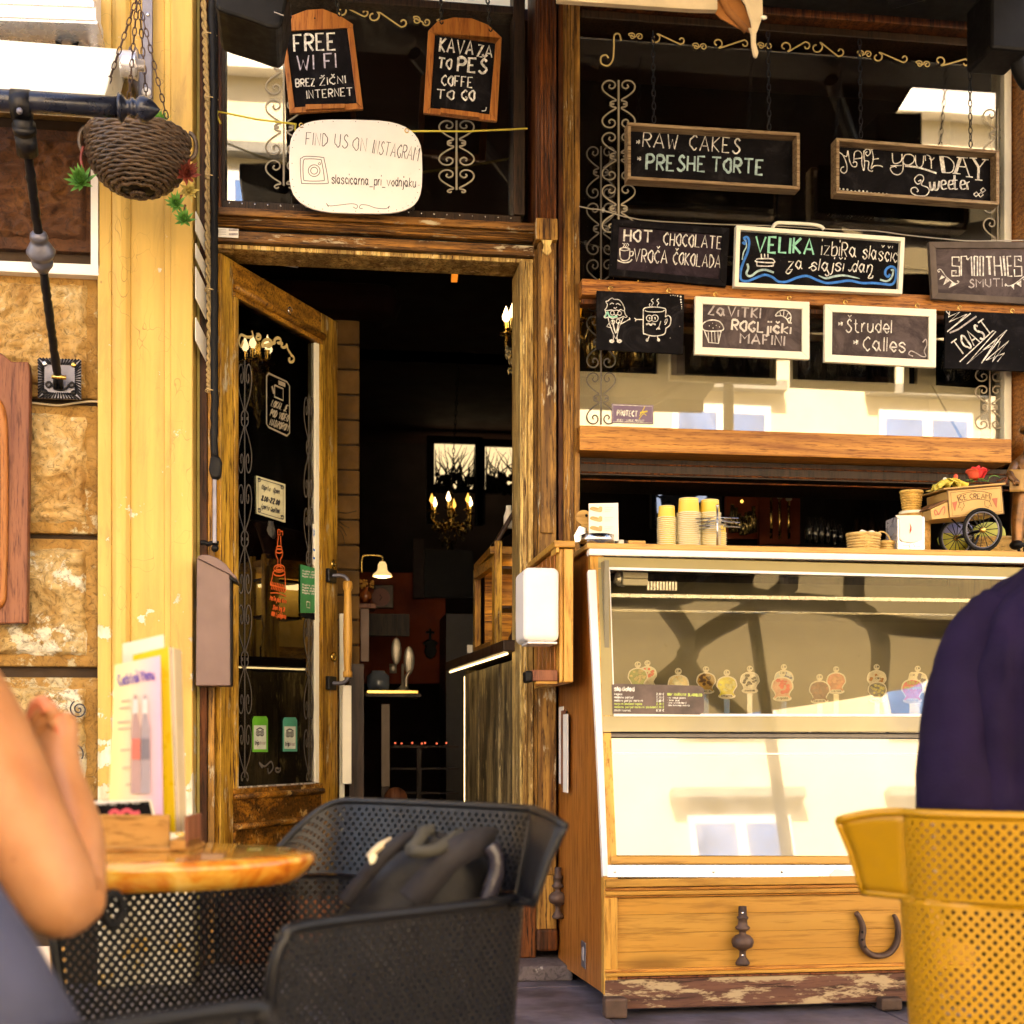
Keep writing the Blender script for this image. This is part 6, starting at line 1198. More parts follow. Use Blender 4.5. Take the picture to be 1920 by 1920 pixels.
FS = [(1196, 1272, 38, -.50, c_g, 'flavour sign with green and cream fruits, far left above the price list', ''), (1214, 1268, 36, -.42, c_r, 'flavour sign with red watermelon tucked behind the green fruit sign', ''),
 (1272, 1286, 40, -.50, (pm('pale_cream', (.72, .55, .36)), pm('pale_swirl', (.80, .70, .5))), 'pale cream flavour sign half hidden by the price list', ''),
 (1324, 1280, 37, -.42, (pm('cookie', (.45, .27, .06)), pm('choc_chip', (.10, .04, .01))), 'flavour sign with chocolate chip biscuits right of the price list', 'keksi'),
 (1363, 1288, 39, -.50, (pm('lemon', (.74, .62, .06)), pm('lemon_pale', (.80, .74, .28))), 'yellow lemon flavour sign marked limona', 'limona'),
 (1406, 1279, 37, -.42, (pm('stracc_white', (.6, .58, .54)), pm('stracc_black', (.03, .025, .03))), 'black and white flavour sign next to the lemon one', 'stracciatella'),
 (1470, 1276, 37, -.40, (pm('blue_white', (.5, .55, .66)), pm('berry_blue', (.04, .06, .20))), 'flavour sign with blueberries behind the strawberry one', ''),
 (1467, 1291, 42, -.50, (pm('jag_pink', (.75, .35, .28)), pm('jag_red', (.74, .06, .05))), 'flavour sign with red strawberries marked jagoda', 'jagoda'),
 (1537, 1297, 40, -.50, (pm('choco', (.14, .045, .025)), pm('choco_l', (.24, .09, .05))), 'dark chocolate flavour sign marked čokolada', 'čokolada'),
 (1568, 1280, 37, -.40, (pm('caramel_pink', (.55, .20, .12)), pm('caramel', (.66, .30, .18))), 'reddish caramel flavour sign behind the chocolate one', 'vanila'),
 (1644, 1276, 37, -.40, (pm('hazel_w', (.65, .58, .5)), pm('hazel', (.42, .18, .05))), 'flavour sign with brown nuts behind the banana one', ''),
 (1645, 1297, 36, -.50, (pm('ban_g', (.30, .29, .26)), pm('ban_y', (.72, .60, .28))), 'flavour sign with pale banana slices', 'banana'),
 (1721, 1279, 37, -.40, (pm('plum_w', (.68, .64, .58)), pm('plum', (.06, .05, .10))), 'flavour sign with dark berries behind the raspberry one', ''),
 (1711, 1295, 42, -.50, (pm('mal_r', (.50, .03, .08)), pm('mal_p', (.62, .10, .16))), 'crimson raspberry flavour sign marked malina with lime lettering', 'malina')]
for a in FS: fsign(*a[:3], a[3]-.10, *a[4:6], word=a[6])
m = MB(); lettering(m, '100%', 1700, 1283, 1722, 1283, 6, 1.6, lambda a, b: P(a, b, -.6065), FRONT, .1); lettering(m, 'naravni', 1696, 1292, 1727, 1292, 6, 1.6, lambda a, b: P(a, b, -.6065), FRONT, .1); m.build('lime_name', plain('lime_ink', (.5, .62, .08), .6, bs=0), bpy.data.objects['flavour_sign.013'])
# tubs of ice cream
TW = min(.32, (XRR-XL-.12)/6-.012); tc_ = [(.75, .68, .45), (.72, .5, .4), (.62, .06, .05), (.12, .05, .03), (.75, .62, .2), (.70, .45, .46), (.64, .60, .5), (.5, .1, .12), (.4, .26, .12), (.74, .7, .6), (.6, .2, .2), (.25, .3, .1)]
nm_ = ['cream', 'salmon', 'red', 'chocolate', 'yellow', 'rose', 'ivory', 'crimson', 'hazelnut', 'white', 'berry pink', 'green']
for k in range(12):
    x0 = XL+.07+(k % 6)*(XRR-XL-.12)/6; yy = -.66+(k//6)*.26; r = thing('ice_cream_tub', 'steel tub of %s ice cream, %s row of the case%s' % (nm_[k], ['front', 'back'][k//6], ''), 'ice cream tub', (x0+.15, yy+.12, zi0-.12), 'ice cream tubs in the case')
    m = MB(); z0 = zi0-.118; t = .004
    for q in ((x0, x0+t, yy, yy+.23), (x0+TW-t, x0+TW, yy, yy+.23), (x0+t, x0+TW-t, yy, yy+t), (x0+t, x0+TW-t, yy+.23-t, yy+.23)): m.box(*q, z0, z0+.12)
    m.build('tub', M_steel, r); m = MB(); m.grid(lambda u, v: Vector((x0+.006+(TW-.012)*u, yy+.006+.218*v, z0+.10+.035*math.sin(math.pi*u)*math.sin(math.pi*v)*(1+.8*noise.noise(Vector((u*5+k, v*5, 0))))+.01*noise.noise(Vector((u*14, v*14, k))))), 20, 16); m.build('ice_cream', plain('ice_'+nm_[k], tc_[k], .5, var=.2, vs=30), r, smooth=True)
# ================================================================== things on the counter
ZC = zc1; YC = -.50
def CX(px): return P(px, 1000, YC)
M_cup = plain('yellow_cup_paper', (.86, .58, .09), .5, var=.05, bs=0); M_rim = plain('pale_cup_rim', (.82, .74, .50), .5, var=.05, bs=0)
def pxm(n, Y=YC): return n/FPX*(Y+D0)*1.02
proto = None
def cup_proto():
    r = thing('paper_cup', '', 'paper cup', (0, 0, 0), 'stacked yellow paper ice cream cups'); R0 = pxm(46)/2; hh = pxm(29)
    m = MB(); m.lathe((0, 0, 0), [(R0*.90, .0035), (R0*.89, .005), (R0*.80, hh-.001), (R0*.80, hh), (R0*.78, hh-.0012), (R0*.74, hh-.0022), (.001, hh-.0022)], 28, cap=False); m.build('wall', M_cup, r, smooth=True)
    m = MB(); m.tube([(R0*.95*math.cos(a), R0*.95*math.sin(a), .0027) for a in [k*2*math.pi/28 for k in range(28)]], .0027, 6, closed=True); m.build('rim', M_rim, r, smooth=True)
    m = MB(); m.tube([(R0*.80*math.cos(a), R0*.80*math.sin(a), hh) for a in [k*2*math.pi/28 for k in range(28)]], .0011, 4, closed=True); m.build('base_ring', M_rim, r, smooth=True); return r
proto = cup_proto(); first = True
for si, (cx, ytop, n_, sc0, lab) in enumerate(((1250, 950, 16, .80, 'leftmost stack'), (1291, 936, 20, 1.0, 'tallest middle stack'), (1334, 937, 21, .92, 'stack behind the wire rack'), (1356, 980, 10, .62, 'short narrow stack behind the rack'))):
    hh = pxm(29)*sc0; total = (Z(cx, ytop, YC)-ZC)-hh; pit = total/(n_-1); b0 = CX(cx)
    for k in range(n_):
        r = proto if first else copy_tree(proto); first = False
        r.location = (b0.x+random.uniform(-.0008, .0008), YC+(.05 if si == 3 else .02 if si == 2 else 0), ZC+.0005+k*pit); r.scale = (sc0, sc0, sc0); r.rotation_euler = (0, 0, random.random()*6)
        r['label'] = ('top yellow paper cup of the %s on the counter' if k == n_-1 else 'upturned yellow paper cup within the %s on the counter') % lab
wr = thing('wire_cone_rack', 'chromed wire cone rack on a rod before the paper cup stacks', 'rack', P(1345, 1022, -.58))
m = MB(); q = P(1345, 1022, -.58); m.tube([(q.x, q.y, ZC), (q.x, q.y, Z(1345, 950, -.58))], .004, 8); m.ball((q.x, q.y, Z(1345, 949, -.58)), .006, n=8, m=6); m.build('rod', M_steel, wr, smooth=True)
for k, zz_ in enumerate((972, 979, 987)):
    z = Z(1345, zz_, -.58); m = MB(); pts = []
    for j in range(10): a = j*2*math.pi/10+.2*k; rr = pxm(42) if j % 2 else pxm(14); pts.append((q.x+rr*math.cos(a), q.y+rr*math.sin(a)*.8, z-.004*(j % 2)))
    m.tube(pts, .0018, 5, closed=True); m.build('wire_star', M_steel, wr, smooth=True)
mc = thing('menu_card', 'white menu card with hot dog pictures standing in a round steel holder', 'menu card', P(1128, 1015, -.6))
m = MB(); m.prism([P(a, b, -.60) for a, b in ((1104, 944), (1159, 943), (1160, 1014), (1104, 1014))], (0, .003, 0)); m.build('card', M_paper, mc)
m = MB(); m2 = MB(); prm = lambda a, b: P(a, b, -.6012)
for k in range(3):
    yy = 953+k*18; m.prism([P(a, b, -.602) for a, b in smooth_pts([(1106, yy), (1112, yy-3), (1128, yy+2), (1127, yy+7), (1118, yy+6), (1108, yy+3)], 3, True)[:-1]], (0, .0008, 0)); m2.prism([P(a, b, -.6035) for a, b in smooth_pts([(1110, yy+1), (1120, yy+3), (1124, yy-3), (1129, yy-2), (1128, yy+5), (1120, yy+6)], 3, True)[:-1]], (0, .0008, 0))
m.build('picture', plain('bun_print', (.70, .36, .13), .6, bs=0), mc); m2.build('picture', plain('sausage_print', (.78, .45, .2), .6, bs=0), mc); m = MB()
for k in range(3):
    for j in range(3): stroke(m, [(1134, 952+k*18+j*3.4), (1150-j*3, 952+k*18+j*3.4)], .5, prm, FRONT, False)
m.build('print', M_chalkdim, mc)
m = MB(); q = P(1125, 1016, -.62); m.lathe((q.x, q.y+.05, ZC), [(.06, .001), (.062, .001), (.062, .034), (.058, .034), (.058, .004), (.001, .004)], 32, cap=False); m.build('holder', M_steel, mc, smooth=True)
bh = thing('wooden_cutout', 'small flat wooden animal head cutout peeping out behind the menu card', 'decoration', P(1093, 1015, -.52))
m = MB(); q = P(1095, 970, -.52); m.prism([(q.x+pxm(15)*math.cos(a), -.52, q.z+pxm(14)*math.sin(a)) for a in [k*.33 for k in range(19)]], (0, .012, 0)); m.box(q.x-.01, q.x+.02, -.519, -.509, ZC, q.z); m.build('head', M_counter, bh, bevel=.002)
m = MB(); m.ball(P(1099.5, 966.5, -.5215), .005, (1, .4, 1), 8, 6); m.build('eye', M_black, bh)
m = MB(); m.prism([P(a, b, -.56) for a, b in ((1076, 1004), (1086, 985), (1100, 989), (1102, 1016), (1078, 1018))], (0, .03, 0)); o = m.build('steel_bracket', M_steel, bevel=.003); tag(o, 'bent shiny steel bracket at the left end of the counter beside the round holder', 'bracket')
for k, (a, b, y0, mt, lb_) in enumerate(((1159, 1170, 1012, M_paper, 'tiny white box beside the menu card holder'), (1171, 1177, 1013, M_darkwood, 'tiny dark box between the white box and the wooden tray'), (1178, 1211, 1013, M_counter, 'low flat pale wooden tray on the counter left of the cups'))):
    m = MB(); m.box(X(a, -.57), X(b, -.57), -.57, -.53, ZC, Z(1180, y0, -.57)); tag(m.build(['small_box', 'small_box', 'wooden_tray'][k], mt, bevel=.003), lb_, ['box', 'box', 'tray'][k])
# baskets
def woven(name, label, cx, yt, yb, wpx, mt, Y, n=24, handle=None, content=None, flare=1.08, zbase=None):
    r = thing(name, label, 'basket', P(cx, yb, Y)); c = P(cx, yb, Y); zb = ZC if zbase is None else zbase; h = Z(cx, yt, Y)-zb; R_ = wpx/2/FPX*(Y+D0)*1.01; rows_ = max(4, int(h/.0085))
    for i in range(rows_):
        t = (i+.5)/rows_; rr = R_*(1/flare+(1-1/flare)*t); m = MB()
        m.tube([(c.x+(rr+.0022*math.cos(k*math.pi+i*math.pi))*math.cos(a), c.y+(rr+.0022*math.cos(k*math.pi+i*math.pi))*math.sin(a)*.8, zb+h*t) for k, a in enumerate([q*2*math.pi/(2*n) for q in range(2*n)])], .0048, 5, closed=True); m.build('weave_row', mt, r, smooth=True)
    m = MB(); m.tube([(c.x+(R_+.002)*math.cos(a), c.y+(R_+.002)*math.sin(a)*.8, zb+h) for a in [q*.2 for q in range(31)]], .006, 6); m.build('rim', mt, r, smooth=True)
    m = MB(); m.lathe((c.x, c.y, zb), [(.001, .002), (R_*.85/flare, .002), (R_*.86, h*.9)], 20, cap=False); o = m.build('lining', mt, r, smooth=True)
    return r, c, zb+h, R_
r, c, zt_, R_ = woven('wicker_basket', 'round pale wicker basket filled with paper sachets on the counter', 1619, 1003, 1033, 62, M_wickerlight, -.56)
for k in range(9): m = MB(); m.ball((c.x+random.uniform(-.6, .6)*R_, c.y+random.uniform(-.4, .4)*R_, zt_+.004), .014, (1, .5, .7), 8, 6, jit=.5); tag(m.build('sachet', M_paper, smooth=True), 'cream paper sachet lying in the round wicker basket', 'sachet', 'sachets in the wicker basket')
r, c, zt_, R_ = woven('wicker_basket', 'tiny brown wicker basket with a hoop handle beside the napkin holder', 1663, 1017, 1033, 26, M_wickerlight, -.54, 14)
m = MB(); m.tube(smooth_pts([tuple(P(a, b, -.54)) for a, b in ((1646, 1000), (1651, 997), (1660, 999), (1667, 1008), (1670, 1018))], 4), .003, 6); m.build('handle', M_wickerlight, r, smooth=True)
m = MB(); zz_ = Z(1710, 960, -.42); wood_t = thing('wooden_drum', 'bent wood drum behind the napkin holder carrying the wafer baskets', 'drum', P(1712, 1030, -.42)); q = P(1712, 1000, -.42)
m.lathe((q.x, q.y, ZC), [(.001, 0), (pxm(33), 0), (pxm(33), zz_-ZC-.012), (.001, zz_-ZC-.012)], 28); m.build('drum', M_counter, wood_t, smooth=True); m = MB(); m.lathe((q.x, q.y, ZC), [(pxm(26), zz_-ZC-.0118), (pxm(27), zz_-ZC-.006), (pxm(27), zz_-ZC), (.001, zz_-ZC)], 28); m.build('lid', M_white, wood_t, smooth=True)
woven('wafer_basket', 'stack of crisp golden wafer baskets on the round white lid', 1709, 923, 959, 40, plain('golden_wafer', (.66, .40, .10), .7, var=.3, vs=60, bs=.8), -.42, 14, flare=1.3, zbase=zz_+.001)
# napkin dispenser
nd = thing('napkin_dispenser', 'chrome napkin holder with a white napkin face and small red flame mark', 'napkin holder', P(1708, 1033, -.58)); Yn = -.58
m = MB(); m.box(X(1683, Yn), X(1735, Yn), Yn, Yn+.11, ZC, Z(1708, 967, Yn)); m.build('case', M_alu, nd, bevel=.006)
m = MB(); m.prism([P(a, b, Yn-.008) for a, b in ((1679, 966), (1727, 966), (1731, 971), (1730, 1012), (1722, 1016), (1706, 1017), (1692, 1015), (1687, 1010), (1687, 973))], (0, .007, 0)); m.build('napkins', M_paper, nd, bevel=.001)
m = MB(); m.prism([P(a, b, Yn-.0095) for a, b in ((1706, 981), (1709, 988), (1709, 994), (1706, 1001), (1706, 994), (1707, 988))], (0, .001, 0)); m.build('flame_mark', plain('red_print', (.62, .04, .02), .6, bs=0), nd)
m = MB(); stroke(m, spiral(1710, 1023, 5, 5, 0, 360, 14), 1, lambda a, b: P(a, b, Yn-.002), FRONT, False); stroke(m, [(1692, 1023), (1704, 1023.5)], 1.6, lambda a, b: P(a, b, Yn-.002), FRONT, False); stroke(m, [(1716, 1023.5), (1727, 1024)], 1.6, lambda a, b: P(a, b, Yn-.002), FRONT, False); m.build('emblem', M_chalk, nd)
m = MB(); m.box(X(1676, Yn), X(1740, Yn), Yn-.01, Yn+.12, ZC+.0005, ZC+.006); m.build('base', M_alu, nd, bevel=.002)
# ice cream cart model
ct = thing('toy_cart', 'model ice cream cart with big spoked wheels and ICE CREAM painted on its side', 'toy cart', P(1840, 1035, -.5))
cc = lambda x, y: (1660+x*.13542, 840+y*.1354)
Yc0, Yc1 = -.56, -.34
def cbox(name, poly, mt, y0=Yc0, y1=Yc1, sh=(-300, 95), bev=.002):
    a = [P(*cc(*p), y0) for p in poly]; b = [P(*cc(p[0]+sh[0], p[1]+sh[1]), y1) for p in poly]; m = MB(); n = len(a)
    m.add([tuple(q) for q in a+b], [tuple(range(n)), tuple(range(2*n-1, n-1, -1))]+[(i, i+n, (i+1) % n+n, (i+1) % n) for i in range(n)]); return m.build(name, mt, ct, bevel=bev)
M_cart = plain('ochre_cart_paint', (.58, .36, .12), .5, var=.1, bs=.1); M_cartdk = plain('brown_cart_paint', (.22, .09, .03), .55, var=.3)
cbox('body', [(868, 595), (1606, 530), (1640, 905), (895, 960)], M_cart); cbox('lid', [(805, 555), (1668, 478), (1670, 505), (812, 575)], M_cart, Yc0-.006)
cbox('nose_box', [(625, 850), (862, 740), (885, 968), (645, 992)], M_cart, Yc0+.004); cbox('nose_lid', [(592, 835), (860, 706), (866, 728), (604, 852)], M_cartdk, Yc0)
M_cartline = plain('brown_paint_line', (.13, .06, .025), .6, bs=0); prc = lambda a, b: P(a, b, Yc0-.0012); prn = lambda a, b: P(a, b, Yc0+.0028)
m = MB(); v = lambda pts, w_=.9, pr__=prc, **k: stroke(m, [cc(*p) for p in pts], w_, pr__, FRONT, **k)
v([(862, 588), (1612, 524), (1647, 908), (890, 966)], 1.6, smooth=False, closed=True); v([(905, 615), (1590, 555), (1615, 880), (930, 940)], .7, smooth=False, closed=True)
v([(990, 660), (1100, 625), (1230, 603), (1360, 605), (1472, 635)], .9); v([(1025, 760), (1120, 730), (1240, 710), (1350, 712), (1445, 738)], .9); v([(990, 660), (1025, 760)], .9, smooth=False); v([(1472, 635), (1445, 738)], .9, smooth=False)
v([(1035, 760), (1005, 830), (1045, 820), (1055, 870), (1095, 800), (1080, 755)], .8, smooth=False); v([(1375, 735), (1380, 800), (1430, 830), (1440, 790), (1475, 810), (1445, 740)], .8, smooth=False)
for s, x0, y0, x1, y1 in (('ICE', 1020, 735, 1135, 706), ('CREAM', 1172, 700, 1440, 702)): lettering(m, s, *cc(x0, y0), *cc(x1, y1), 9, 1.5, prc, FRONT, .1)
m.build('lettering', M_cartline, ct)
m = MB(); 
for pl in ([(925, 755), (1000, 735), (965, 875)], [(1475, 700), (1555, 690), (1540, 830)]): m.prism([P(*cc(*p), Yc0-.0013) for p in pl], (0, .0006, 0))
stroke(m, [cc(*p) for p in [(735, 900), (700, 930), (680, 890), (690, 860), (715, 880), (740, 920), (780, 850), (820, 810), (825, 880), (800, 930)]], 2.4, prn, FRONT, taper=True); m.build('painted_motif', plain('faded_red_paint', (.45, .13, .07), .6, bs=0), ct)
def wheel(cx, cy_, rr, Y, lab):
    q = P(*cc(cx, cy_), Y); Rw = rr*.1354/FPX*(Y+D0); wob = .96
    m = MB(); m.tube([(q.x+Rw*wob*math.cos(a), q.y, q.z+Rw*math.sin(a)) for a in [k*math.pi/24 for k in range(48)]], .0065, 8, closed=True); w_ = m.build('wheel', M_black, ct, smooth=True)
    m = MB(); m.tube([(q.x+Rw*.88*wob*math.cos(a), q.y, q.z+Rw*.88*math.sin(a)) for a in [k*math.pi/24 for k in range(48)]], .003, 6, closed=True); m.build('rim', M_greyiron, w_, smooth=True)
    for k in range(14): a = k*2*math.pi/14+.1; m = MB(); m.tube([(q.x, q.y, q.z), (q.x+Rw*.9*wob*math.cos(a), q.y, q.z+Rw*.9*math.sin(a))], .0016, 5); m.build('spoke', M_iron, w_)
    m = MB(); m.lathe(q+Vector((0, -.012, 0)), [(.001, 0), (.006, 0), (.010, .004), (.010, .02), (.001, .024)], 14, 'y'); m.build('hub', M_brass, w_, smooth=True)
wheel(1345, 1135, 300, Yc0-.02, ''); wheel(985, 1250, 265, Yc1+.02, '')
m = MB(); m.tube([P(*cc(1345, 1135), Yc0-.01), P(*cc(985, 1250), Yc1+.01)], .005, 6); m.tube([P(*cc(920, 985), Yc0+.05), P(*cc(1040, 1100), Yc0+.02)], .003, 6); m.tube([P(*cc(1290, 1210), Yc0+.05), P(*cc(1220, 1400), Yc0+.03)], .005, 6); m.build('axle', M_iron, ct, smooth=True)
m = MB(); m.tube(smooth_pts([tuple(P(*cc(a, b), -.50)) for a, b in ((1600, 500), (1665, 470), (1690, 410), (1740, 380), (1770, 400))], 4), .004, 6); m.tube([P(*cc(1540, 460), -.42), P(*cc(1760, 385), -.44)], .004, 6); m.build('push_handle', M_redwood, ct, smooth=True)
rs = thing('rose', 'red artificial rose lying on top of the model cart', 'flower', P(*cc(1260, 500), -.46)); cR = P(*cc(1265, 370), -.47); rr_ = .031*1.25
M_rose = plain('red_rose_cloth', (.70, .03, .035), .6, var=.25, vs=30); M_roseo = plain('coral_rose_cloth', (.78, .10, .05), .6, var=.25, vs=30)
for k in range(14):
    a = k*2.399; t = k/13; rr2 = rr_*(.25+.75*t); hgt = (1.0-.35*t)*.052; m = MB()
    m.grid(lambda u, v: cR+Vector(((rr2*(.5+.5*v**.6)+.006*max(0, v-.8)*5*t)*math.cos(a+(u-.5)*1.9*(1-.2*v)), (rr2*(.5+.5*v**.6)+.006*max(0, v-.8)*5*t)*math.sin(a+(u-.5)*1.9*(1-.2*v)), -.030+hgt*v*(1-.25*abs(2*u-1)**3)+.012)), 8, 8); m.build('petal', M_rose if k % 3 else M_roseo, rs, smooth=True, solid=.0008)
for k in range(4): a = k*1.6; m = MB(); m.prism([cR+Vector((math.cos(a)*.01, math.sin(a)*.01, -.024)), cR+Vector((math.cos(a+.4)*.025, math.sin(a+.4)*.025, -.020)), cR+Vector((math.cos(a)*.045, math.sin(a)*.045, -.022)), cR+Vector((math.cos(a-.4)*.025, math.sin(a-.4)*.025, -.020))], (0, 0, .001)); m.build('leaf', M_leaf, rs)
yf_ = thing('yellow_flower', 'crumpled yellow artificial flower lying on the model cart beside the rose', 'flower', P(*cc(900, 540), -.48)); cY = P(*cc(890, 470), -.49)
M_yf = plain('yellow_flower_cloth', (.80, .66, .12), .6, var=.2, vs=30)
for k in range(9):
    a = k*.72; m = MB(); L_ = .05
    m.grid(lambda u, v: cY+Vector((1.25*(v*L_*math.cos(a)-(u-.5)*.045*math.sin(a)*math.sin(math.pi*min(1, v+.2))), v*L_*math.sin(a)+(u-.5)*.045*math.cos(a), .012*math.sin(7*u+k)*v+.010*math.sin(5*v)-.012*v)), 7, 7); m.build('petal', M_yf, yf_, smooth=True, solid=.0008)
for q, mt in (((825, 445), M_white), ((975, 400), M_roseo)): m = MB(); m.ball(P(*cc(*q), -.5), .009, (1, .8, 1.2), 8, 6); m.build('floret', mt, yf_, smooth=True)
m = MB(); m.prism([P(*cc(a, b), -.46) for a, b in ((550, 600), (620, 578), (700, 580), (680, 592), (610, 606))], (0, .003, 0)); m.build('leaf', M_leafyel, yf_)
m = MB(); m.tube(smooth_pts([tuple(P(*cc(a, b), -.46)) for a, b in ((1420, 470), (1440, 410), (1500, 380), (1560, 395), (1585, 420))], 4), .0018, 5); tag(m.build('wire_tendril', M_leaf, smooth=True), 'thin curled green wire tendril behind the rose', 'tendril')
lb2, c, zt_, R_ = woven('wicker_basket', 'long brown wicker basket standing behind the wheels of the model cart', 1868, 1013, 1037, 100, M_wickerlight, -.30, 26)
for k, (a, b, c_) in enumerate(((1790, 1000, (.55, .50, .05)), (1850, 990, (.5, .5, .08)), (1795, 982, (.28, .27, .45)))): m = MB(); m.ball(P(a, b+12, -.24), .06, (1.2, .2, .8), 10, 8, jit=.3); tag(m.build('folded_packet', plain('packet_%d' % k, c_, .5), smooth=True), ['large yellow green packet behind the far cart wheel', 'olive yellow packet behind the near cart wheel', 'lilac packet above the yellow one behind the cart'][k], 'packet')
# vendor statuette (parts cut by the frame)
vs_ = thing('vendor_statuette', 'bronze toned statuette of a vendor in an apron pushing the model cart', 'statuette', P(1915, 1036, -.48))
def skin(name, pts, edges, mt, parent, sub=2, org=None):
    me = bpy.data.meshes.new(name); o_ = ORG[parent.name] if parent is not None else (org or Vector((0, 0, 0)))
    me.from_pydata([tuple(Vector(p[0])-o_) for p in pts], edges, []); o = bpy.data.objects.new(name, me); COL.objects.link(o); ORG[o.name] = o_
    if parent is not None: o.parent = parent
    else: o.location = o_
    md = o.modifiers.new('skin', 'SKIN'); md.use_smooth_shade = True; md.branch_smoothing = .6
    for i, p in enumerate(pts): r_ = p[1]; me.skin_vertices[0].data[i].radius = r_ if isinstance(r_, tuple) else (r_, r_)
    me.skin_vertices[0].data[0].use_root = True
    s_ = o.modifiers.new('sub', 'SUBSURF'); s_.levels = sub; s_.render_levels = sub; me.materials.append(mt); return o
bz = lambda a, b, Y=-.46: tuple(P(a, b, Y))
M_bronze = plain('bronze_figure', (.17, .075, .02), .35, metal=.4, var=.7, vs=25, coat=.2)
skin('body', [(bz(1922, 925), .04), (bz(1920, 890), .045), (bz(1922, 868), .035), (bz(1928, 848), .016), (bz(1932, 825), .028), (bz(1932, 808), .022), (bz(1903, 872), .024), (bz(1893, 892, -.5), .016), (bz(1904, 903, -.52), .011), (bz(1912, 906, -.53), .009), (bz(1950, 875), .022), (bz(1955, 900), .015), (bz(1912, 945), .034), (bz(1908, 985), .026), (bz(1908, 1015), .022), (bz(1903, 1026), .02), (bz(1940, 945), .034), (bz(1945, 985), .026), (bz(1946, 1020), .022)],
     [(0, 1), (1, 2), (2, 3), (3, 4), (4, 5), (2, 6), (6, 7), (7, 8), (8, 9), (2, 10), (10, 11), (0, 12), (12, 13), (13, 14), (14, 15), (0, 16), (16, 17), (17, 18)], M_bronze, vs_)
m = MB(); m.grid(lambda u, v: Vector(P(1893+60*u, 880+42*v, -.50-.025*math.sin(math.pi*u)))+Vector((0, .006*math.sin(14*u)*v, 0)), 16, 8); m.build('apron', plain('ochre_apron', (.42, .24, .07), .5, var=.2), vs_, smooth=True, solid=.003)
for k in range(4): m = MB(); q0 = P(1899+k*3.0, 901, -.525); m.tube([q0, q0+Vector((.003, -.004, -.012)), q0+Vector((.002, .002, -.018))], .0028, 6); m.build('finger', M_bronze, vs_, smooth=True)
m = MB(); m.ball(P(1932, 806, -.46), .036, (1.15, 1.15, .5), 14, 8); m.build('cap', M_bronze, vs_, smooth=True)
for a in (1906, 1946): m = MB(); m.ball(P(a, 1022, -.47), .024, (1.0, 1.3, .75), 12, 8); m.build('boot', M_black, vs_, smooth=True)
m = MB(); m.tube([(P(1932, 1040, -.40).x+.05*math.cos(a), -.40, ZC+.055+.05*math.sin(a)) for a in [k*.3 for k in range(22)]], .006, 6); tag(m.build('iron_ring', M_iron, smooth=True), 'dark curled iron ring at the right edge of the counter beside the statuette', 'ring')
# ================================================================== inside the shop
def glow(n, c, s): return plain(n, c, .5, emit=c, es=s, bs=0)
M_bulb = glow('warm_bulb', (1, .78, .40), 1.3); M_bulbdim = glow('amber_flame_bulb', (1, .55, .10), .35); M_led = glow('led_strip_light', (1, .78, .36), .9)
M_crystal = plain('cut_crystal', (.62, .48, .20), .08, metal=.75, var=.5, vs=90, bs=.6, bsc=120)
M_day = glow('daylit_blind', (1, .82, .46), .17); M_screen = glow('screen_blue', (.42, .55, .8), .12); M_screend = plain('screen_dark', (.03, .035, .05), .3)
# service counter
xa, xb = .80, .735; sct = thing('service_counter', 'reclaimed plank bar counter with a glowing strip under its top inside the door', 'counter', (.9, 1, .3))
zt_ = P(975, 1222, .16).z; Ya, Yb2 = .16, 1.62
def cX(y): return xa+(xb-xa)*(y-Ya)/(Yb2-Ya)
M_planks = wood('reclaimed_barn_plank', (.40, .30, .14), (.12, .085, .045), 'z', .6, .8, .5, wear=.12, wearc=(.55, .44, .2), dirt=.8)
yb = [.16, .42, .66, .98, 1.22, 1.62]
for i in range(5):
    m = MB(); y0, y1 = yb[i]+.003, yb[i+1]-.003; dx = random.uniform(0, .012); m.add([(cX(y0)+dx, y0, .3), (cX(y1)+dx, y1, .3), (cX(y1)+dx, y1, zt_-.02), (cX(y0)+dx, y0, zt_-.02), (cX(y0)+.06, y0, .3), (cX(y1)+.06, y1, .3), (cX(y1)+.06, y1, zt_-.02), (cX(y0)+.06, y0, zt_-.02)], [(0, 1, 2, 3), (7, 6, 5, 4), (0, 4, 5, 1), (3, 2, 6, 7), (0, 3, 7, 4), (1, 5, 6, 2)]); m.build('plank', M_planks, sct, bevel=.004)
m = MB(); m.box(xb+.005, 1.5, Yb2, Yb2+.04, .3, zt_); m.build('end_panel', M_planks, sct)
m = MB(); m.add([(cX(Ya)-.07, Ya-.02, zt_), (cX(Yb2)-.09, Yb2+.06, zt_), (1.6, Yb2+.06, zt_), (1.6, Ya-.02, zt_), (cX(Ya)-.07, Ya-.02, zt_+.045), (cX(Yb2)-.09, Yb2+.06, zt_+.045), (1.6, Yb2+.06, zt_+.045), (1.6, Ya-.02, zt_+.045)], [(0, 1, 2, 3), (7, 6, 5, 4), (0, 4, 5, 1), (1, 5, 6, 2), (2, 6, 7, 3), (3, 7, 4, 0)]); m.build('worktop', M_darkwood, sct, bevel=.004)
m = MB(); m.tube([(cX(Ya)-.052, Ya, zt_-.008), (cX(Yb2)-.072, Yb2+.03, zt_-.008)], .0045, 6); m.build('light_strip', M_led, sct)
m = MB(); m.tube([(cX(Yb2)-.001, Yb2+.02, .32), (cX(Yb2)-.001, Yb2+.02, zt_-.03)], .002, 6); m.build('light_strip', M_led, sct)
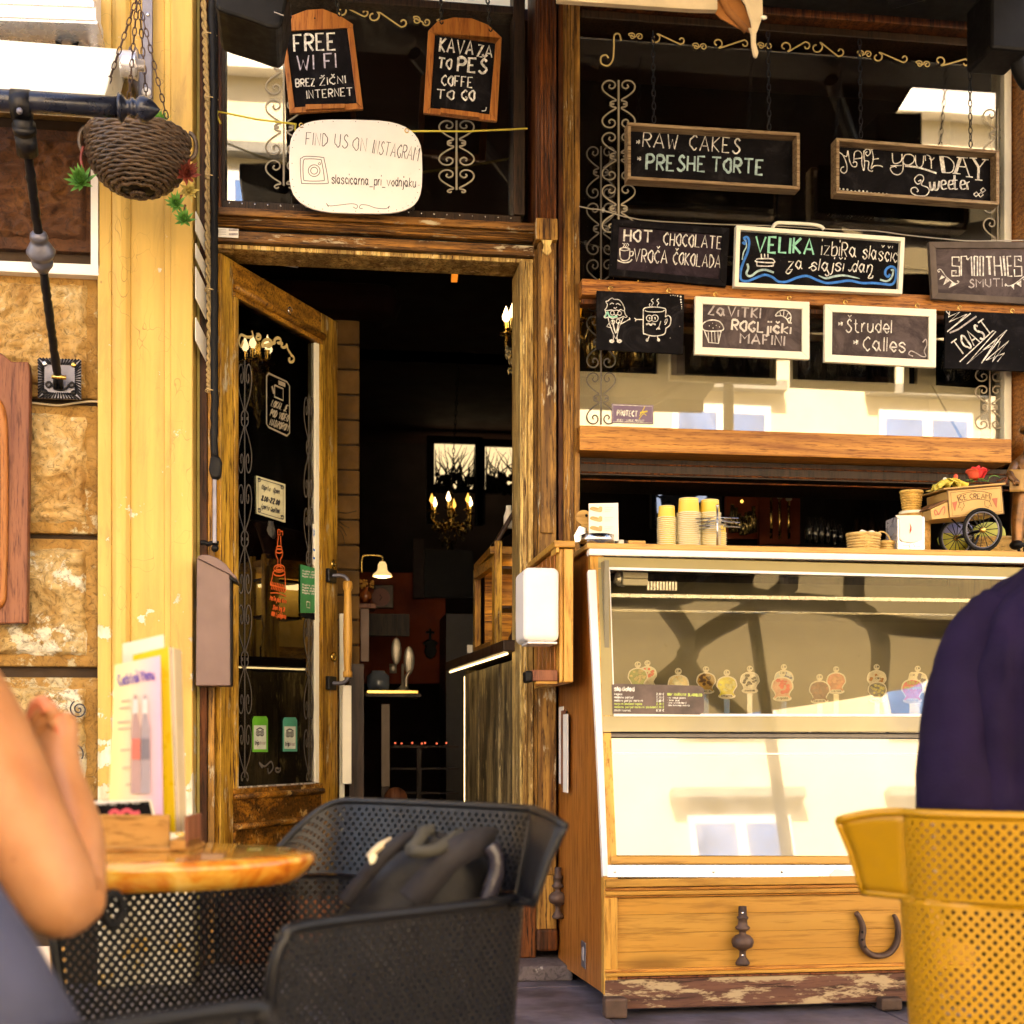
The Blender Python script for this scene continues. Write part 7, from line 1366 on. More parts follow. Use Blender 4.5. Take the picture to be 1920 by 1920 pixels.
# glazed hutch on the counter
hu = thing('glazed_hutch', 'small golden lit glazed hutch standing on the bar counter', 'cabinet', P(930, 1222, 1.1)); zc_ = zt_+.046
def hq(px, py, Y): return P(px, py, Y)
y0, y1 = .95, 1.55
xh = lambda y: cX(y)+.03; zh0, zh1 = hq(935, 1040, y0).z, hq(888, 1062, y1).z; zhh = zh0
for (ya_, yb_) in ((y0, y0+.05), (y1-.05, y1)): m = MB(); m.add([(xh(ya_), ya_, zc_), (xh(yb_), yb_, zc_), (xh(yb_), yb_, zhh), (xh(ya_), ya_, zhh), (xh(ya_)+.03, ya_, zc_), (xh(yb_)+.03, yb_, zc_), (xh(yb_)+.03, yb_, zhh), (xh(ya_)+.03, ya_, zhh)], [(0, 1, 2, 3), (7, 6, 5, 4), (0, 4, 5, 1), (3, 2, 6, 7), (0, 3, 7, 4), (1, 5, 6, 2)]); m.build('stile', M_door, hu, bevel=.003)
for (z0, z1) in ((zc_, zc_+.06), (zhh-.05, zhh+.0)): m = MB(); m.add([(xh(y0)-.004, y0+.051, z0), (xh(y1)-.004, y1-.051, z0), (xh(y1)-.004, y1-.051, z1), (xh(y0)-.004, y0+.051, z1), (xh(y0)+.03, y0+.051, z0), (xh(y1)+.03, y1-.051, z0), (xh(y1)+.03, y1-.051, z1), (xh(y0)+.03, y0+.051, z1)], [(0, 1, 2, 3), (7, 6, 5, 4), (0, 4, 5, 1), (3, 2, 6, 7), (0, 3, 7, 4), (1, 5, 6, 2)]); m.build('rail', M_doorx, hu, bevel=.003)
m = MB(); m.box(xh(y1)+.32, xh(y1)+.34, y0, y1, zc_, zhh+.05); m.build('back', plain('golden_lining', (.62, .42, .10), .5), hu)
m = MB(); m.box(xh(y0)+.16, xh(y0)+.30, y0+.1, y1-.1, zhh-.07, zhh-.055); m.build('cabinet_light', M_led, hu)
m = MB(); m.box(xh(y0)+.03, xh(y0)+.34, y1, y1+.02, zc_, zhh); m.box(xh(y0)-.02, xh(y0)+.36, y0-.02, y1+.03, zhh+.001, zhh+.035); m.build('carcass', M_doorx, hu, bevel=.003)
for k, (dx, w_) in enumerate(((0, .034), (.13, .034))): m = MB(); m.box(xh(y0)+dx, xh(y0)+dx+w_, y0-.03, y0-.0005, zc_, zhh+.06); m.build('front_post', M_door, hu, bevel=.004)
for z in (zc_+.38, zc_+.2): m = MB(); m.box(xh(y0)+.036, .98, y0-.02, y0+.2, z, z+.012); m.build('shelf', M_darkwood, hu)
m = MB(); m.grid(lambda u, v: Vector((xh(y0)+.30*u, y0-.02+.5*v, zhh+.036+.20*math.sin(math.pi*u)**1.2*(1-.3*v))), 14, 6); m.build('arched_crest', M_darkwood, hu, smooth=True, solid=.02)
m = MB(); c = P(954, 991, 1.0); m.lathe((c.x, c.y, c.z), [(.001, 0), (.022, 0), (.024, .01), (.024, .055), (.014, .085), (.013, .105), (.001, .106)], 18); tag(m.build('white_bottle', M_paper, smooth=True), 'small white bottle standing on top of the glazed hutch', 'bottle')
for k, (px, h_) in enumerate(((962, .12), (970, .10))): m = MB(); c = P(px, 1180, .98); m.lathe((c.x, c.y, zc_), [(.001, 0), (.02, 0), (.022, h_*.6), (.008, h_*.8), (.007, h_), (.001, h_)], 12); tag(m.build('dark_bottle', M_darkwood, smooth=True), ['shorter','taller'][k == 0]+' dark bottle on the bar counter right of the hutch door', 'bottle')
m = MB(); pbox(m, 876.5, 1209, 886, 1224, 1.9, 1.92); tag(m.build('paper_note', M_paper), 'tiny white note stuck at the far end of the bar counter', 'note')
# back windows with bare twigs and curtains
for k, (x0, y0_, x1, y1_) in enumerate(((814, 832, 890, 985), (909, 838, 985, 985))):
    Yw_ = 7.6; r = thing('back_window', ['left', 'right'][k]+' daylit back window crossed by dark bare twigs behind the chandelier', 'window', P((x0+x1)/2, y1_, Yw_))
    m = MB(); a, b = P(x0, y0_, Yw_), P(x1, y1_, Yw_); m.box(a.x, b.x, Yw_, Yw_+.02, b.z+.45*(a.z-b.z), a.z); m.build('blind', M_day, r)
    m = MB(); t = .07
    for q in ((a.x-t, a.x, b.z, a.z+t), (b.x, b.x+t, b.z, a.z+t), (a.x, b.x, a.z, a.z+t), (a.x, b.x, b.z+.40*(a.z-b.z), b.z+.445*(a.z-b.z))): m.box(q[0], q[1], Yw_-.03, Yw_+.03, q[2], q[3])
    m.build('frame', M_black, r); rnd = random.Random(k+5)
    for j in range(30):
        xs_ = a.x+(b.x-a.x)*rnd.random(); z = b.z+.42*(a.z-b.z); pts = [(xs_, Yw_-.05, z)]; dx = rnd.uniform(-.06, .06)
        for s in range(5): z += rnd.uniform(.04, .09)*1.1; xs_ += dx+rnd.uniform(-.03, .03); xs_ = max(a.x+.01, min(b.x-.01, xs_)); pts.append((xs_, Yw_-.05, min(a.z-.01, z)))
        m = MB(); m.tube(smooth_pts(pts, 3), [.010*(1-i/16)+.001 for i in range(len(smooth_pts(pts, 3)))], 4); m.build('twig', M_black, r)
    m = MB()
    for j in range(60): q = Vector((a.x+(b.x-a.x)*rnd.random(), Yw_-.06, b.z+(a.z-b.z)*rnd.uniform(.42, .62))); m.ball(q, rnd.uniform(.008, .03), (1, .3, 1.6), 5, 4)
    m.build('dark_foliage', M_black, r, kind='stuff')
# chandelier
def chandelier(label, c, R_, nb, zc, drops, seed, chain_to=None, bulbs=None):
    r = thing('chandelier', label, 'chandelier', c); rnd = random.Random(seed)
    m = MB(); m.lathe((c.x, c.y, c.z-.12), [(.004, 0), (.03, .03), (.012, .07), (.035, .12), (.012, .18), (.02, .24), (.004, .3)], 12); m.build('stem', M_brass, r, smooth=True)
    for k in range(nb):
        a = 2*math.pi*k/nb+.3; d = Vector((math.cos(a), math.sin(a), 0)); m = MB(); e = c+d*R_
        m.tube(smooth_pts([tuple(c+Vector((0, 0, -.04))), tuple(c+d*R_*.5+Vector((0, 0, -.10))), tuple(e+Vector((0, 0, -.06))), tuple(e+Vector((0, 0, 0)))], 4), .007, 6); m.lathe(e, [(.001, 0), (.03, .004), (.034, .01), (.012, .012), (.011, .06), (.001, .06)], 12); am = m.build('arm', M_brass, r, smooth=True)
        m = MB(); m.lathe(e+Vector((0, 0, .06)), [(.004, 0), (.016, .014), (.018, .028), (.010, .050), (.001, .075)], 12); m.build('bulb', M_bulb if (bulbs or (lambda q: q % 2 == 0))(k) else M_bulbdim, r, smooth=True)
    for k in range(drops):
        a = rnd.uniform(0, 6.28); rr = R_*math.sqrt(rnd.random()); q = c+Vector((rr*math.cos(a), rr*math.sin(a), -.02-rnd.random()*.30*(1.1-rr/R_)-.05)); s_ = rnd.uniform(.006, .014)
        m = MB(); m.lathe(q, [(.0005, -s_*2.2), (s_, -s_*.4), (s_*.6, s_), (.0005, s_*1.3)], 5); m.build('crystal_drop', M_crystal, r)
    if chain_to is not None: chain('chain', r, c+Vector((0, 0, .16)), chain_to, .045, .003, M_iron)
    return r
ca = P(846, 962, 5.0); chandelier('candle bulb chandelier with glinting drops hanging deep in the dark room', ca, .155, 6, 0, 110, 3, P(871, 500, 5.0))
cb_ = P(974, 628, .95); chandelier('gold crystal chandelier glowing beside the right door jamb', cb_, .062, 5, 0, 120, 9, None, lambda q: True)
cd_ = P(1150, 600, .47); chandelier('gold crystal lamp glittering behind the left end of the window boards', cd_, .14, 5, 0, 90, 11, None, lambda q: False)
m = MB(); c = P(852, 527, 1.6); m.add([(c.x-.015, c.y, c.z), (c.x+.015, c.y, c.z), (c.x+.018, c.y, c.z+.035), (c.x+.003, c.y, c.z+.09), (c.x-.012, c.y, c.z+.05), (c.x-.015, c.y+.02, c.z), (c.x+.015, c.y+.02, c.z), (c.x+.018, c.y+.02, c.z+.035), (c.x+.003, c.y+.02, c.z+.09), (c.x-.012, c.y+.02, c.z+.05)], [(0, 1, 2, 3, 4), (9, 8, 7, 6, 5), (0, 5, 6, 1), (1, 6, 7, 2), (2, 7, 8, 3), (3, 8, 9, 4), (4, 9, 5, 0)]); tag(m.build('amber_lantern', glow('amber_glass', (1, .30, .03), .12)), 'small amber glass lantern under the lintel inside the doorway', 'lantern')
# wall lamp
wl = thing('wall_lamp', 'glowing white glass wall lamp with a scalloped shade at the left of the room', 'lamp', P(717, 1082, 2.6)); c = P(717, 1081, 2.6); k = pxm(1, 2.6)
m = MB(); m.lathe(c, [(18*k, 0), (17*k, 4*k), (11*k, 9*k), (9*k, 12*k), (8*k, 22*k), (5*k, 27*k), (.001, 28*k)], 20, cap=False); m.build('shade', glow('lamp_shade_glass', (1, .70, .30), .14), wl, smooth=True)
m = MB(); m.lathe(c, [(.001, -3*k), (10*k, -2*k), (15*k, .0), (14*k, 3*k), (.001, 4*k)], 18); m.build('bulb', M_bulb, wl, smooth=True)
m = MB(); m.tube(smooth_pts([tuple(P(717, 1052, 2.6)), tuple(P(715, 1043, 2.6)), tuple(P(690, 1041, 2.6)), tuple(P(679, 1046, 2.6)), tuple(P(678, 1075, 2.6))], 5), .006, 6); m.build('arm', M_brass, wl, smooth=True)
# dim furniture at the left of the room
def flat(name, label, cat, px0, py0, px1, py1, Y, dp, mt, bev=.003, parent=None):
    m = MB(); pbox(m, px0, py0, px1, py1, Y, Y+dp); o = m.build(name, mt, parent, bevel=bev)
    if parent is None: tag(o, label, cat)
    return o
flat('red_brown_panel', 'tall red brown wooden panel standing behind the door edge', 'panel', 650, 1250, 680, 1560, 1.35, .05, M_redwood)
flat('panel_plinth', 'short scuffed wooden block under the red brown panel', 'plinth', 650, 1560, 676, 1590, 1.3, .08, M_oak)
sh = flat('wall_shelf', 'narrow dark wall shelf holding the amber vase', 'shelf', 672, 1131, 705, 1140, 1.9, .18, M_redwood)
flat('shelf_bracket', '', '', 676, 1141, 692, 1240, 1.92, .02, plain('pale_bracket', (.34, .24, .20), .6), parent=sh)
va = thing('flower_vase', 'amber glass vase of dried orange flowers on the narrow wall shelf', 'vase', P(685, 1130, 1.98)); c = P(685, 1130, 1.98)
m = MB(); m.lathe(c, [(.001, 0), (.02, .0), (.034, .02), (.034, .045), (.016, .065), (.014, .08), (.001, .08)], 14); m.build('vase', plain('amber_vase', (.30, .08, .02), .12, coat=.6), va, smooth=True)
m = MB(); rnd = random.Random(4)
for k in range(26): m.ball(c+Vector((rnd.uniform(-.03, .045), rnd.uniform(-.02, .02), .085+rnd.uniform(-.008, .03))), rnd.uniform(.005, .010), n=6, m=4)
m.build('blossoms', plain('dried_orange', (.70, .34, .06), .8), va)
ck_ = thing('wall_clock', 'dark square clock with a dull red dial under the wall lamp', 'clock', P(714, 1135, 3.0)); m = MB(); pbox(m, 702, 1096, 738, 1140, 3.0, 3.05); m.build('case', M_darkwood, ck_, bevel=.005); m = MB(); m.lathe(P(714, 1120, 2.998), [(.001, 0), (.055, 0), (.055, .003), (.001, .003)], 20, 'y'); m.build('dial', plain('dull_red_dial', (.16, .05, .035), .6), ck_)
m = MB(); stroke(m, [(712, 1115), (716, 1120), (712, 1126)], 1.5, lambda a, b: P(a, b, 2.993), FRONT, False); m.build('hands', M_black, ck_)
pic = thing('framed_picture', 'large black framed picture hung on the rear wall left of the hutch', 'picture', P(840, 1120, 4.9)); m = MB(); pbox(m, 796, 1030, 888, 1120, 4.9, 4.95); m.build('picture', M_black, pic); m = MB(); pbox(m, 775, 1010, 795, 1122, 4.92, 4.97); m.build('frame_edge', plain('grey_umber', (.035, .022, .02), .8), pic)
flat('dark_dresser', 'black dresser below the framed picture', 'dresser', 836, 1150, 890, 1500, 4.2, .5, plain('almost_black_wood', (.022, .015, .012), .5))
flat('framed_print', 'small dark framed print behind the old scales', 'picture', 690, 1150, 768, 1192, 4.0, .04, M_darkwood)
pq_ = thing('carved_wall_plaque', 'black carved plaque with a cross top on the red plaster wall', 'plaque', P(807, 1236, 4.95)); m = MB()
pbox(m, 805, 1179, 809, 1200, 4.93, 4.97); pbox(m, 799, 1183, 815, 1187, 4.93, 4.97); m.build('cross', M_black, pq_)
m = MB(); q = lambda a, b: P(a, b, 4.94); m.prism([q(a, b) for a, b in ((792, 1206), (800, 1200), (807, 1198), (815, 1200), (823, 1206), (817, 1211), (820, 1222), (814, 1232), (807, 1236), (800, 1232), (795, 1222), (798, 1211))], (0, .03, 0)); m.build('carving', M_black, pq_, bevel=.01)
# antique scales table
tb = thing('scales_table', 'brass edged little table with a long pale leg left of the doorway', 'table', P(735, 1310, 2.4))
m = MB(); pbox(m, 688, 1294, 784, 1300, 2.3, 2.7); m.build('top_edge', M_brass, tb, bevel=.002); m = MB(); pbox(m, 686, 1300.5, 790, 1306, 2.31, 2.75); m.build('apron', M_darkwood, tb); m = MB(); pbox(m, 715, 1320, 731, 1475, 2.35, 2.37); m.build('leg', plain('pale_grey_brown_wood', (.26, .19, .14), .5), tb, bevel=.003); m = MB(); pbox(m, 715, 1475, 731, 1560, 2.36, 2.38); m.build('leg', M_darkwood, tb)
m = MB(); m.lathe(P(742, 1498, 2.33), [(.001, 0), (.062, 0), (.065, .01), (.02, .02), (.001, .03)], 18, 'y'); m.build('wheel', M_redwood, tb, smooth=True)
zt2 = P(735, 1294, 2.5).z
scl = thing('old_scales', 'antique scales with two upright dull silver pans on the little table', 'scales', P(755, 1293, 2.5)); M_dull = plain('dull_silver', (.42, .38, .31), .38, metal=.7, var=.4)
for k, (px, py, w_, h_) in enumerate(((743, 1221, 19, 50), (767, 1238, 20, 52))): m = MB(); m.ball(P(px, py, 2.5), pxm(h_/2, 2.5), (w_/h_, .12, 1), 16, 10); m.build('pan', M_dull, scl, smooth=True)
m = MB(); q = P(755, 1293, 2.5); m.lathe((q.x, q.y, zt2), [(.05, 0), (.03, .01), (.008, .03), (.008, .14), (.001, .15)], 12); m.tube([P(737, 1262, 2.48), P(737, 1245, 2.48)], .02, 12); m.tube(smooth_pts([tuple(P(762, 1290, 2.5)), tuple(P(762, 1270, 2.5)), tuple(P(770, 1258, 2.5))], 4), .012, 8); m.build('stand', M_dull, scl, smooth=True)
m = MB(); q = P(709, 1292, 2.45); m.lathe((q.x, q.y, zt2), [(.001, 0), (.06, 0), (.065, .02), (.065, .075), (.04, .095), (.04, .105), (.001, .105)], 18); tag(m.build('glass_jar', plain('dim_blue_jar', (.14, .17, .22), .1, coat=.5), smooth=True), 'dim bluish glass jar standing on the little table', 'jar')
for i in range(7): m = MB(); m.ball(P(741+i*15+[0, -3, 2, 5, -4, 3, 6][i], 1393+(i % 2), 3.2), .006, n=6, m=4); tag(m.build('red_pilot_light', glow('tiny_red_glow', (1, .18, .08), .22)), 'tiny red light in the row glowing low in the dark doorway', 'light', 'row of tiny red lights')
m = MB(); pbox(m, 735, 1398, 860, 1402, 3.25, 3.4); pbox(m, 735, 1440, 860, 1443, 3.25, 3.4); pbox(m, 735, 1486, 860, 1489, 3.25, 3.4); pbox(m, 782, 1403, 790, 1530, 3.25, 3.3); tag(m.build('dark_chair_back', M_darkwood, kind='stuff'), 'barely visible slatted chair backs low in the dark room', 'chairs')
dr_ = thing('dried_plant', 'thin dark dried leaves drooping beside the brick pier behind the door', 'plant', P(640, 1030, 1.1))
for k, pl in enumerate((((634, 960), (650, 962), (668, 958)), ((634, 985), (642, 990), (650, 1005)), ((634, 990), (643, 1003), (646, 1020)), ((634, 975), (645, 985), (655, 990)))): m = MB(); m.tube(smooth_pts([tuple(P(a, b, 1.1)) for a, b in pl], 4), .004, 5, flat=(1, .3)); m.build('leaf', M_black, dr_)
# ------------------------------------------------------------------ behind the hatch
tv = thing('television', 'wall television showing a bluish crowd scene behind the paper cups', 'television', P(1290, 985, 3.5)); m = MB(); pbox(m, 1222, 905, 1362, 990, 3.5, 3.56); m.build('bezel', M_black, tv)
m = MB(); pbox(m, 1229, 910, 1354, 984, 3.49, 3.499); scn = m.build('screen', M_screend, tv); prt = lambda a, b: P(a, b, 3.484)
m = MB(); patch(m, [(1230, 912), (1315, 910), (1300, 918), (1260, 921), (1236, 930), (1230, 922)], prt, FRONT); patch(m, [(1330, 910), (1353, 912), (1353, 918), (1340, 930), (1334, 926)], prt, FRONT); patch(m, [(1231, 932), (1238, 935), (1242, 960), (1232, 962)], prt, FRONT); patch(m, [(1280, 945), (1318, 925), (1326, 932), (1300, 950)], prt, FRONT); m.build('screen_picture', M_screen, tv)
m = MB(); rnd = random.Random(2)
for k in range(60): m.ball(P(rnd.uniform(1242, 1350), rnd.uniform(919, 950), 3.486), rnd.uniform(.004, .012), (1, .1, 1), 5, 4)
m.build('screen_crowd', M_screend, tv, kind='stuff')
def arch(lab, x0, x1, yt, yb, Y):
    r = thing('arched_niche', lab, 'niche', P((x0+x1)/2, yb, Y)); xc = (x0+x1)/2; rr = (x1-x0)/2
    pts = [(x0, yb), (x1, yb)]+[(xc+rr*math.cos(a), yt+rr*.7-rr*.7*math.sin(a)) for a in [k*math.pi/10 for k in range(11)]]
    m = MB(); m.prism([P(*p, Y) for p in pts], (0, .04, 0)); m.build('lit_plaster', M_redwall, r)
    m = MB(); q = P(xc, yt+26, Y-.12); m.ball(q, .010, n=8, m=6); m.build('bulb', M_bulbdim, r, smooth=True); return r  # small added bulb that gives the niche its glow
arch('dim red arched niche with glasses behind the wire rack', 1362, 1420, 914, 1010, 2.6); arch('taller red arched niche behind the beer taps', 1424, 1500, 880, 1020, 2.4)
flat('red_wall_strip', 'red wall strip with gold glints in the dark hatch', 'wall', 1508, 884, 1585, 930, 2.6, .05, M_redwall)
rnd = random.Random(8); kk = 0
for (x0, x1, yb_, Y, n_, mt, lab) in ((1370, 1416, 1000, 2.35, 7, M_crystal, 'stemmed glass glinting in the dim red niche'), (1600, 1670, 1012, 2.0, 5, M_darkwood, 'dark bottle in the unlit part of the hatch'), (1512, 1582, 1020, 1.8, 6, M_clear, 'tall clear glass standing dark behind the counter')):
    for i in range(n_):
        c = P(x0+(x1-x0)*(i+.5)/n_, yb_+rnd.uniform(-3, 3), Y); h_ = rnd.uniform(.09, .16); m = MB(); m.lathe(c, [(.001, 0), (.024, 0), (.026, h_*.5), (.012, h_*.75), (.012, h_), (.001, h_)], 12); kk += 1; tag(m.build('glass', mt, smooth=True), lab, 'glass', 'glassware behind the hatch')
for k, px in enumerate((1446, 1462, 1479)):
    r = thing('beer_tap', ['left', 'middle', 'right'][k]+' slim tap with a pale knob before the taller red niche', 'tap', P(px, 1010, 1.6), 'taps behind the hatch'); m = MB(); m.tube([P(px, 1010, 1.6), P(px, 930+4*k, 1.6)], .007, 8); m.build('column', M_brass, r, smooth=True); m = MB(); m.ball(P(px, 927+4*k, 1.6), .018, (1, 1, .8), 10, 6); m.build('knob', M_rim, r, smooth=True)
# glassware in the compartments behind the lower pane
for (x0, x1, yb_, n_, mt, lab) in ((1100, 1225, 690, 6, M_crystal, 'gold lustre glass in the first compartment behind the lower pane'), (1290, 1450, 700, 6, M_clear, 'clear bottle in the second compartment behind the lower pane'), (1495, 1675, 710, 7, M_clear, 'clear glass in the third compartment behind the lower pane'), (1760, 1880, 715, 4, M_clear, 'clear bottle in the last compartment behind the lower pane')):
    for i in range(n_):
        c = P(x0+(x1-x0)*(i+.5)/n_, yb_, .38+.08*(i % 2)); h_ = rnd.uniform(.12, .26); w_ = rnd.uniform(.02, .034); m = MB(); m.lathe(c, [(.001, 0), (w_, 0), (w_*1.1, h_*.5), (w_*.4, h_*.72), (w_*.4, h_), (.001, h_)], 14); tag(m.build('glass_bottle', mt, smooth=True), lab, 'bottle', 'glassware in the white cabinet')
for k, (a, b) in enumerate(((1180, 1224), (1575, 1625), (1640, 1680))): m = MB(); pbox(m, a, 688 if k == 0 else 705, b, 702 if k == 0 else 722, .3, .42); tag(m.build('plastic_box', M_boardgrey, bevel=.004), ['grey plastic box in the first compartment under the cone drawing', 'pale plastic box in the compartment below the Štrudel board', 'second plastic box beside the one below the Štrudel board'][k], 'box')
m = MB(); a, b = P(413, 478, .5), P(560, 497, .5); m.tube([P(455, 484, .4), P(559, 500, .4)], .006, 6); m.tube([P(559, 500, .4), P(549, 465, .4)], .003, 5); tag(m.build('transom_stay', M_whiteplast, smooth=True), 'thin white metal stay under the lintel above the open door', 'stay')
# ================================================================== perforated chairs
M_netblack = plain('charcoal_chair_resin', (.0055, .0056, .0075), .42, spec=.38, var=.12, bs=.12, bsc=300)
M_netyellow = plain('mustard_chair_resin', (.42, .215, .006), .40, var=.06, bs=.12, bsc=300)
M_netgrey = plain('blue_grey_chair_resin', (.10, .12, .18), .42, var=.08, bs=.1, bsc=300)
def path_len(pts): 
    L = [0]
    for a, b in zip(pts, pts[1:]): L.append(L[-1]+(Vector(b)-Vector(a)).length)
    return L
def along(pts, L, s):
    s = max(0, min(L[-1], s)); i = 0
    while i < len(L)-2 and L[i+1] < s: i += 1
    t = (s-L[i])/max(1e-9, L[i+1]-L[i]); return Vector(pts[i]).lerp(Vector(pts[i+1]), t)
def net(fn, nu, nv, hole=.52):
    """diamond lattice with a real hole in every cell; fn(i, j) gives the lattice point"""
    v = []; f = []; idx = {}
    def pt(i, j):
        k = (round(i, 3), round(j, 3))
        if k not in idx: idx[k] = len(v); v.append(tuple(fn(i, j)))
        return idx[k]
    for j in range(0, nv+1):
        for i in range(0, nu+1):
            if (i+j) % 2: continue
            c = [(i-1, j), (i, j-1), (i+1, j), (i, j+1)]
            full = all(0 <= a <= nu and 0 <= b <= nv for a, b in c)
            if full:
                o = [pt(*q) for q in c]; n_ = [pt(i+(a-i)*hole, j+(b-j)*hole) for a, b in c]
                for k in range(4): f.append((o[k], o[(k+1) % 4], n_[(k+1) % 4], n_[k]))
            else:
                ok = [q for q in c if 0 <= q[0] <= nu and 0 <= q[1] <= nv]
                if len(ok) == 3: f.append(tuple(pt(*q) for q in ok))
                elif len(ok) == 2: f.append((pt(*ok[0]), pt(i, j), pt(*ok[1])))
    return v, f
def make_chair(label, mt, group):
    r = thing('net_chair', label, 'chair', (0, 0, 0), group)
    hw, yb_, yf_, zs, za, zt = .285, .27, -.27, .37, .655, .790
    arc = [(-hw, yf_)]+[(-hw, yf_+.3)]+[(-hw+.10-.10*math.cos(a), yb_-.10+.10*math.sin(a)) for a in [k*math.pi/16 for k in range(9)]]
    arc = arc+[(-x_, y_) for x_, y_ in reversed(arc)]
    P3 = [(x_, y_, 0) for x_, y_ in arc]; L = path_len(P3); cell = .0084
    nu = int(L[-1]/cell)//2*2; nv = int((za-zs-.012)/cell)//2*2
    def fl(i, j):
        s = i/nu; t = j/nv; p = along(P3, L, s*L[-1]); c = Vector((0, .02, 0)); k = .935+.065*t
        q = c+(p-c)*k; q.z = zs+(za-.006-zs)*t; return q
    v, f = net(fl, nu, nv); m = MB(); m.add(v, f); m.build('side_net', mt, r, solid=.0045, fix=False)
    up = [(-.365, .13), (-.352, .19), (-.315, .242), (-.24, .265), (-.12, .276), (0, .279)]; up = smooth_pts(up, 5); lo_ = smooth_pts([(-.285, .06), (-.285, .14), (-.276, .20), (-.245, .245), (-.19, .268), (-.10, .277), (0, .279)], 5); up = lo_+[(-x_, y_) for x_, y_ in reversed([p for p in lo_ if p[0] > -.262 and p[0] < 0])]+[(.266, .216), (.292, .199), (.318, .182), (.345, .165)]
    U3 = [(x_, y_, 0) for x_, y_ in up]; LU = path_len(U3); bw = .094; nu2 = int((LU[-1]-1.25*bw)/cell)//2*2; nv2 = int((zt-za-.012)/cell)//2*2
    def upf(s, t): p = along(U3, LU, s); p.y += .03*t; q = Vector((p.x*(1+.02*t)+(.03*t*max(0, (p.x-.27)/.075)), p.y, 0)); e = min(s, LU[-1]-s); hf = min(1, s/.22); hf = hf*hf*(3-2*hf); q.z = za+(zt-za)*t*(.04+.96*hf)-(.018*(1-min(1, e/.09))**2 if t > .5 else 0)*(t*2-1); return q
    v, f = net(lambda i, j: upf(bw*.25+(LU[-1]-1.25*bw)*i/nu2, .02+.93*j/nv2), nu2, nv2); m = MB(); m.add(v, f); m.build('back_net', mt, r, solid=.010, fix=False)
    for s0, s1 in ((0, bw*.25), (LU[-1]-bw, LU[-1])): m = MB(); m.grid(lambda a, b: upf(s0+(s1-s0)*a, b), 5, 8); m.build('wing', mt, r, smooth=True, solid=.006)
    n_ = 60; m = MB(); m.tube([upf(LU[-1]*k/n_, 1.0) for k in range(n_+1)], .007, 8); m.tube([upf(0, t/8) for t in range(9)], .006, 8); m.tube([upf(LU[-1], t/8) for t in range(9)], .006, 8); m.build('back_rim', mt, r, smooth=True)
    m = MB(); m.tube([upf(LU[-1]*k/n_, 0) for k in range(9)], .006, 8); m.tube([upf(LU[-1]*(1-k/n_), 0) for k in range(9)], .006, 8); m.build('back_ledge', mt, r, smooth=True)
    def lowfit(x_):
        best = min(P3, key=lambda p: abs(p[0]-x_)-(1 if p[1] > .1 else 0)); return Vector((max(-hw, min(hw, x_)), best[1], za-.006))
    m = MB(); m.grid(lambda a, b: upf(LU[-1]*(.06+.94*a), 0.0).lerp(lowfit(upf(LU[-1]*(.06+.94*a), 0).x)*1.0, b)+Vector((0, 0, -.001)), 60, 2); m.build('ledge_strip', mt, r, solid=.004)
    for sx in (-1, 1):
        m = MB(); k0 = .86; a = [(sx*hw*.87, yf_*.98+.02, zs-.02), (sx*hw*.96, yf_*1.0, za-.11), (sx*hw*.99, yf_*1.0, za-.05), (sx*hw, yf_+.015, za-.015), (sx*hw, yf_+.05, za), (sx*hw, yf_+.3, za), (sx*hw, yb_-.12, za), (sx*(hw-.006), yb_-.075, za)]
        m.tube(smooth_pts(a, 6), .0085, 8); m.build('arm_rim', mt, r, smooth=True)
    m = MB(); m.grid(lambda u, v: Vector(((u-.5)*.50, -.28+.50*v, zs+.004-.012*math.sin(math.pi*u)*math.sin(math.pi*v)-.03*max(0, .12-v)*8*.1)), 14, 14); m.build('seat', mt, r, smooth=True, solid=.008)
    m = MB(); m.tube(smooth_pts([(-.25, .2, zs), (-.26, -.2, zs), (-.22, -.28, zs), (0, -.29, zs-.004), (.22, -.28, zs), (.26, -.2, zs), (.25, .2, zs)], 6), .010, 8); m.build('seat_rim', mt, r, smooth=True)
    for sx in (-1, 1):
        for y_, yo in ((-.24, -.29), (.18, .26)): m = MB(); m.tube([(sx*.245, y_, zs-.006), (sx*.25, (y_+yo)/2, .25), (sx*.262, yo, .004)], [.024, .019, .014], 10); m.build('leg', mt, r, smooth=True)
    return r
PP = lambda px, py, d: PD(px, py, d)
def place(r, px, d, face_deg, z=0.0, s=1.0):
    q = PD(px, HOR, d); r.location = (q.x, q.y, z); r.rotation_euler = (0, 0, math.radians(face_deg)); r.scale = (s, s, s)
grp = 'perforated plastic armchairs at the street tables'
ch1 = make_chair('black perforated plastic armchair turned sideways with a backpack on its seat', M_netblack, grp)
def recol(r, mt):
    for o in r.children:
        o.data = o.data.copy(); o.data.materials.clear(); o.data.materials.append(mt)
ch2 = copy_tree(ch1); recol(ch2, M_netyellow); ch2['label'] = 'mustard yellow perforated armchair seen from behind at the right edge'
ch4 = copy_tree(ch1); ch4['label'] = 'blurred black armchair whose arm rim crosses the bottom edge left of centre'
CH1 = dict(px=566, d=2.2, deg=-51, z=.0); place(ch1, CH1['px'], CH1['d'], CH1['deg'])
place(ch2, 2040, 2.29, 152); place(ch4, -247, 1.32, 126.6)
